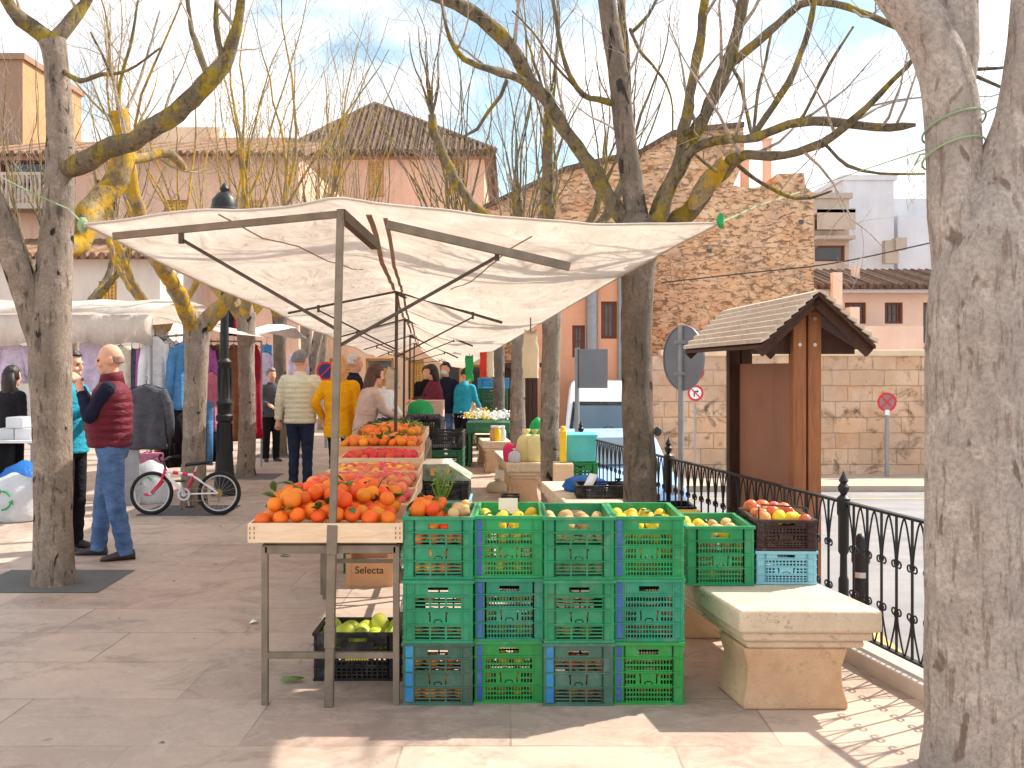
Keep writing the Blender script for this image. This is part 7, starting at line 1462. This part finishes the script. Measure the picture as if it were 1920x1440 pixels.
t = thing('canopy', 'small white sunshade over the second clothes rail', 'canopy', (X(440, 16.2), 16.2, 0)); m = MB(); za = Zp(612, 16); m.v = [V((X(380, 15.6)+1.3*i/6, 15.4+1.6*j/4, za+.05*math.sin(i*1.3+j)-.12*abs(j/2-1))) for j in range(5) for i in range(7)]; m.f = [(j*7+i, j*7+i+1, (j+1)*7+i+1, (j+1)*7+i) for j in range(4) for i in range(6)]; m.m = [0]*24; m.build('canvas', K['whitecloth'], t, world=True, solid=.004, ang=180)
for px, d in ((385, 15.8), (470, 15.8)): m = MB(); m.tube([V((X(px, d), d, 0)), V((X(px, d), d, za))], .018, 8); m.build('pole', K['galv'], t, world=True)
# stall table at far left with packed linen
t = thing('stall_table', 'stall table with a black cloth skirt at the far left', 'table', (X(0, 11.4), 11.4, 0)); xa, xb = X(-220, 11.4), X(64, 11.4); zt = Zp(826, 11.4); m = MB(); m.box(xa, xb, 11.4, 12.4, zt-.03, zt); m.build('tabletop', K['whitecloth'], t, world=True, smooth=False)
m = MB(); n = 40; m.loft([[V((xa+.02+(xb-xa-.25)*i/n, 11.45+.02*math.sin(i*1.4), z)) for i in range(n+1)] for z in (zt-.032, .1)], closed=False, cap=False); m.build('table_skirt', K['blackcloth'], t, world=True, solid=.004, ang=180)
for xx in (xa+.05, xb-.05):
    for yy in (11.45, 12.35): m = MB(); m.tube([V((xx, yy, 0)), V((xx, yy, zt-.031))], .016, 8); m.build('leg', K['galv'], t, world=True)
for k, (px, zz, lb) in enumerate(((8, 0, 'lower white linen package, left of two on the far left table'), (44, 0, 'lower white linen package, right of two on the far left table'), (26, .13, 'white linen package lying across the two lower ones'))):
    m = MB(); m.box(-.1, .1, 0, .3, 0, .125); o = m.build('linen_package', K['bagwhite'], None, smooth=False, bevel=.015); o.location = (X(px, 11.5), 11.5, zt+zz+.001); o.rotation_euler = (0, 0, R(rng.uniform(-6, 6))); tag(o, lb, 'package')
bt = bag('carrier_bag', 'big white plastic bag with green arrows on the ground at the far left', (X(26, 10.75), 10.75, 0), .28, K['bagwhite'], 41, False, .98)
m = MB(); c0 = V((0, -.245, .24))
for k in range(3):
    a = 2*math.pi*k/3+.5; p = [c0+V((.095*math.cos(a+.25*i), -.012+.05*abs(math.cos(a+.25*i))*0, .095*math.sin(a+.25*i))) for i in range(6)]
    m.tube(p, [.011]*5+[.011], 6); e = p[-1]; dr = (p[-1]-p[-2]).normalized(); nn = V((dr.z, 0, -dr.x)); m.prism([e+nn*.028, e-nn*.028, e+dr*.045], lambda q: q, lambda q: q+V((0, .01, 0)))
m.build('arrow_print', K['greenmark'], bt)
bag('carrier_bag', 'blue plastic bag behind the white bag with arrows', (X(46, 11.2), 11.2, 0), .27, K['bagblue'], 43, False, 1.2)
bt = bag('carrier_bag', 'white bag with green and pink print under the charcoal jacket', (X(283, 12.2), 12.2, 0), .24, K['bagwhite'], 44, False, 1.15)
m = MB(); c0 = V((0, -.215, .28)); m.tube([c0+V((.08*math.cos(a), 0, .05*math.sin(a))) for a in [.3*i for i in range(15)]], .012, 6); m.build('print', K['greenmark'], bt); m = MB(); m.ell((.04, -.218, .12), (.05, .012, .02), 10, 6); m.build('print', K['magenta'], bt)
m = MB(); m.box(-.22, .22, 0, .02, 0, 1.05); 
for k in range(5): m.box(-.225, .225, -.008, -.001, .1+.2*k, .12+.2*k)
o = m.build('metal_barrier', K['galv'], None, smooth=False); o.location = (X(225, 11.9), 11.9, 0); tag(o, 'grey metal panel standing behind the man in the maroon vest', 'panel')
# green bag on the far table and assorted goods
bag('carrier_bag', 'bright green plastic bag on the far table before the vendor in burgundy', (X(788, 15.6), 15.6, .78), .2, K['baggreen'], 51, False, .95)
m = MB(); m.box(-.22, .22, 0, .4, 0, .3); m.box(-.225, .225, -.003, .403, .3, .312); o = m.build('carton', K['rose'], None, smooth=False, bevel=.005); o.location = (X(803, 15.9), 16.0, .78); tag(o, 'pale pink carton just behind the green plastic bag', 'carton')
fr3 = random.Random(77)
for k, (x, y, kd, lb, gp, n) in enumerate(((-1.75, 14.9, 'tomato', 'tomato on the farthest table', 'tomatoes on the farthest table', 14), (-1.6, 13.0, 'orange', 'orange at the shoppers\' edge of the fourth table', 'oranges on the fourth table', 10), (-1.7, 16.2, 'lemon', 'lemon far down the farthest table', 'lemons on the farthest table', 14))):
    for i in range(n): fr_(kd, V((x+.085*(i % 5)+fr3.uniform(-.01, .01), y+.1*(i//5), ZT+.045)), lb, gp, 1.05)
bag('carrier_bag', 'white plastic bag on the fourth table by the woman in the rose coat', (-1.62, 12.4, ZT), .11, K['bagwhite'], 61, True, .8)
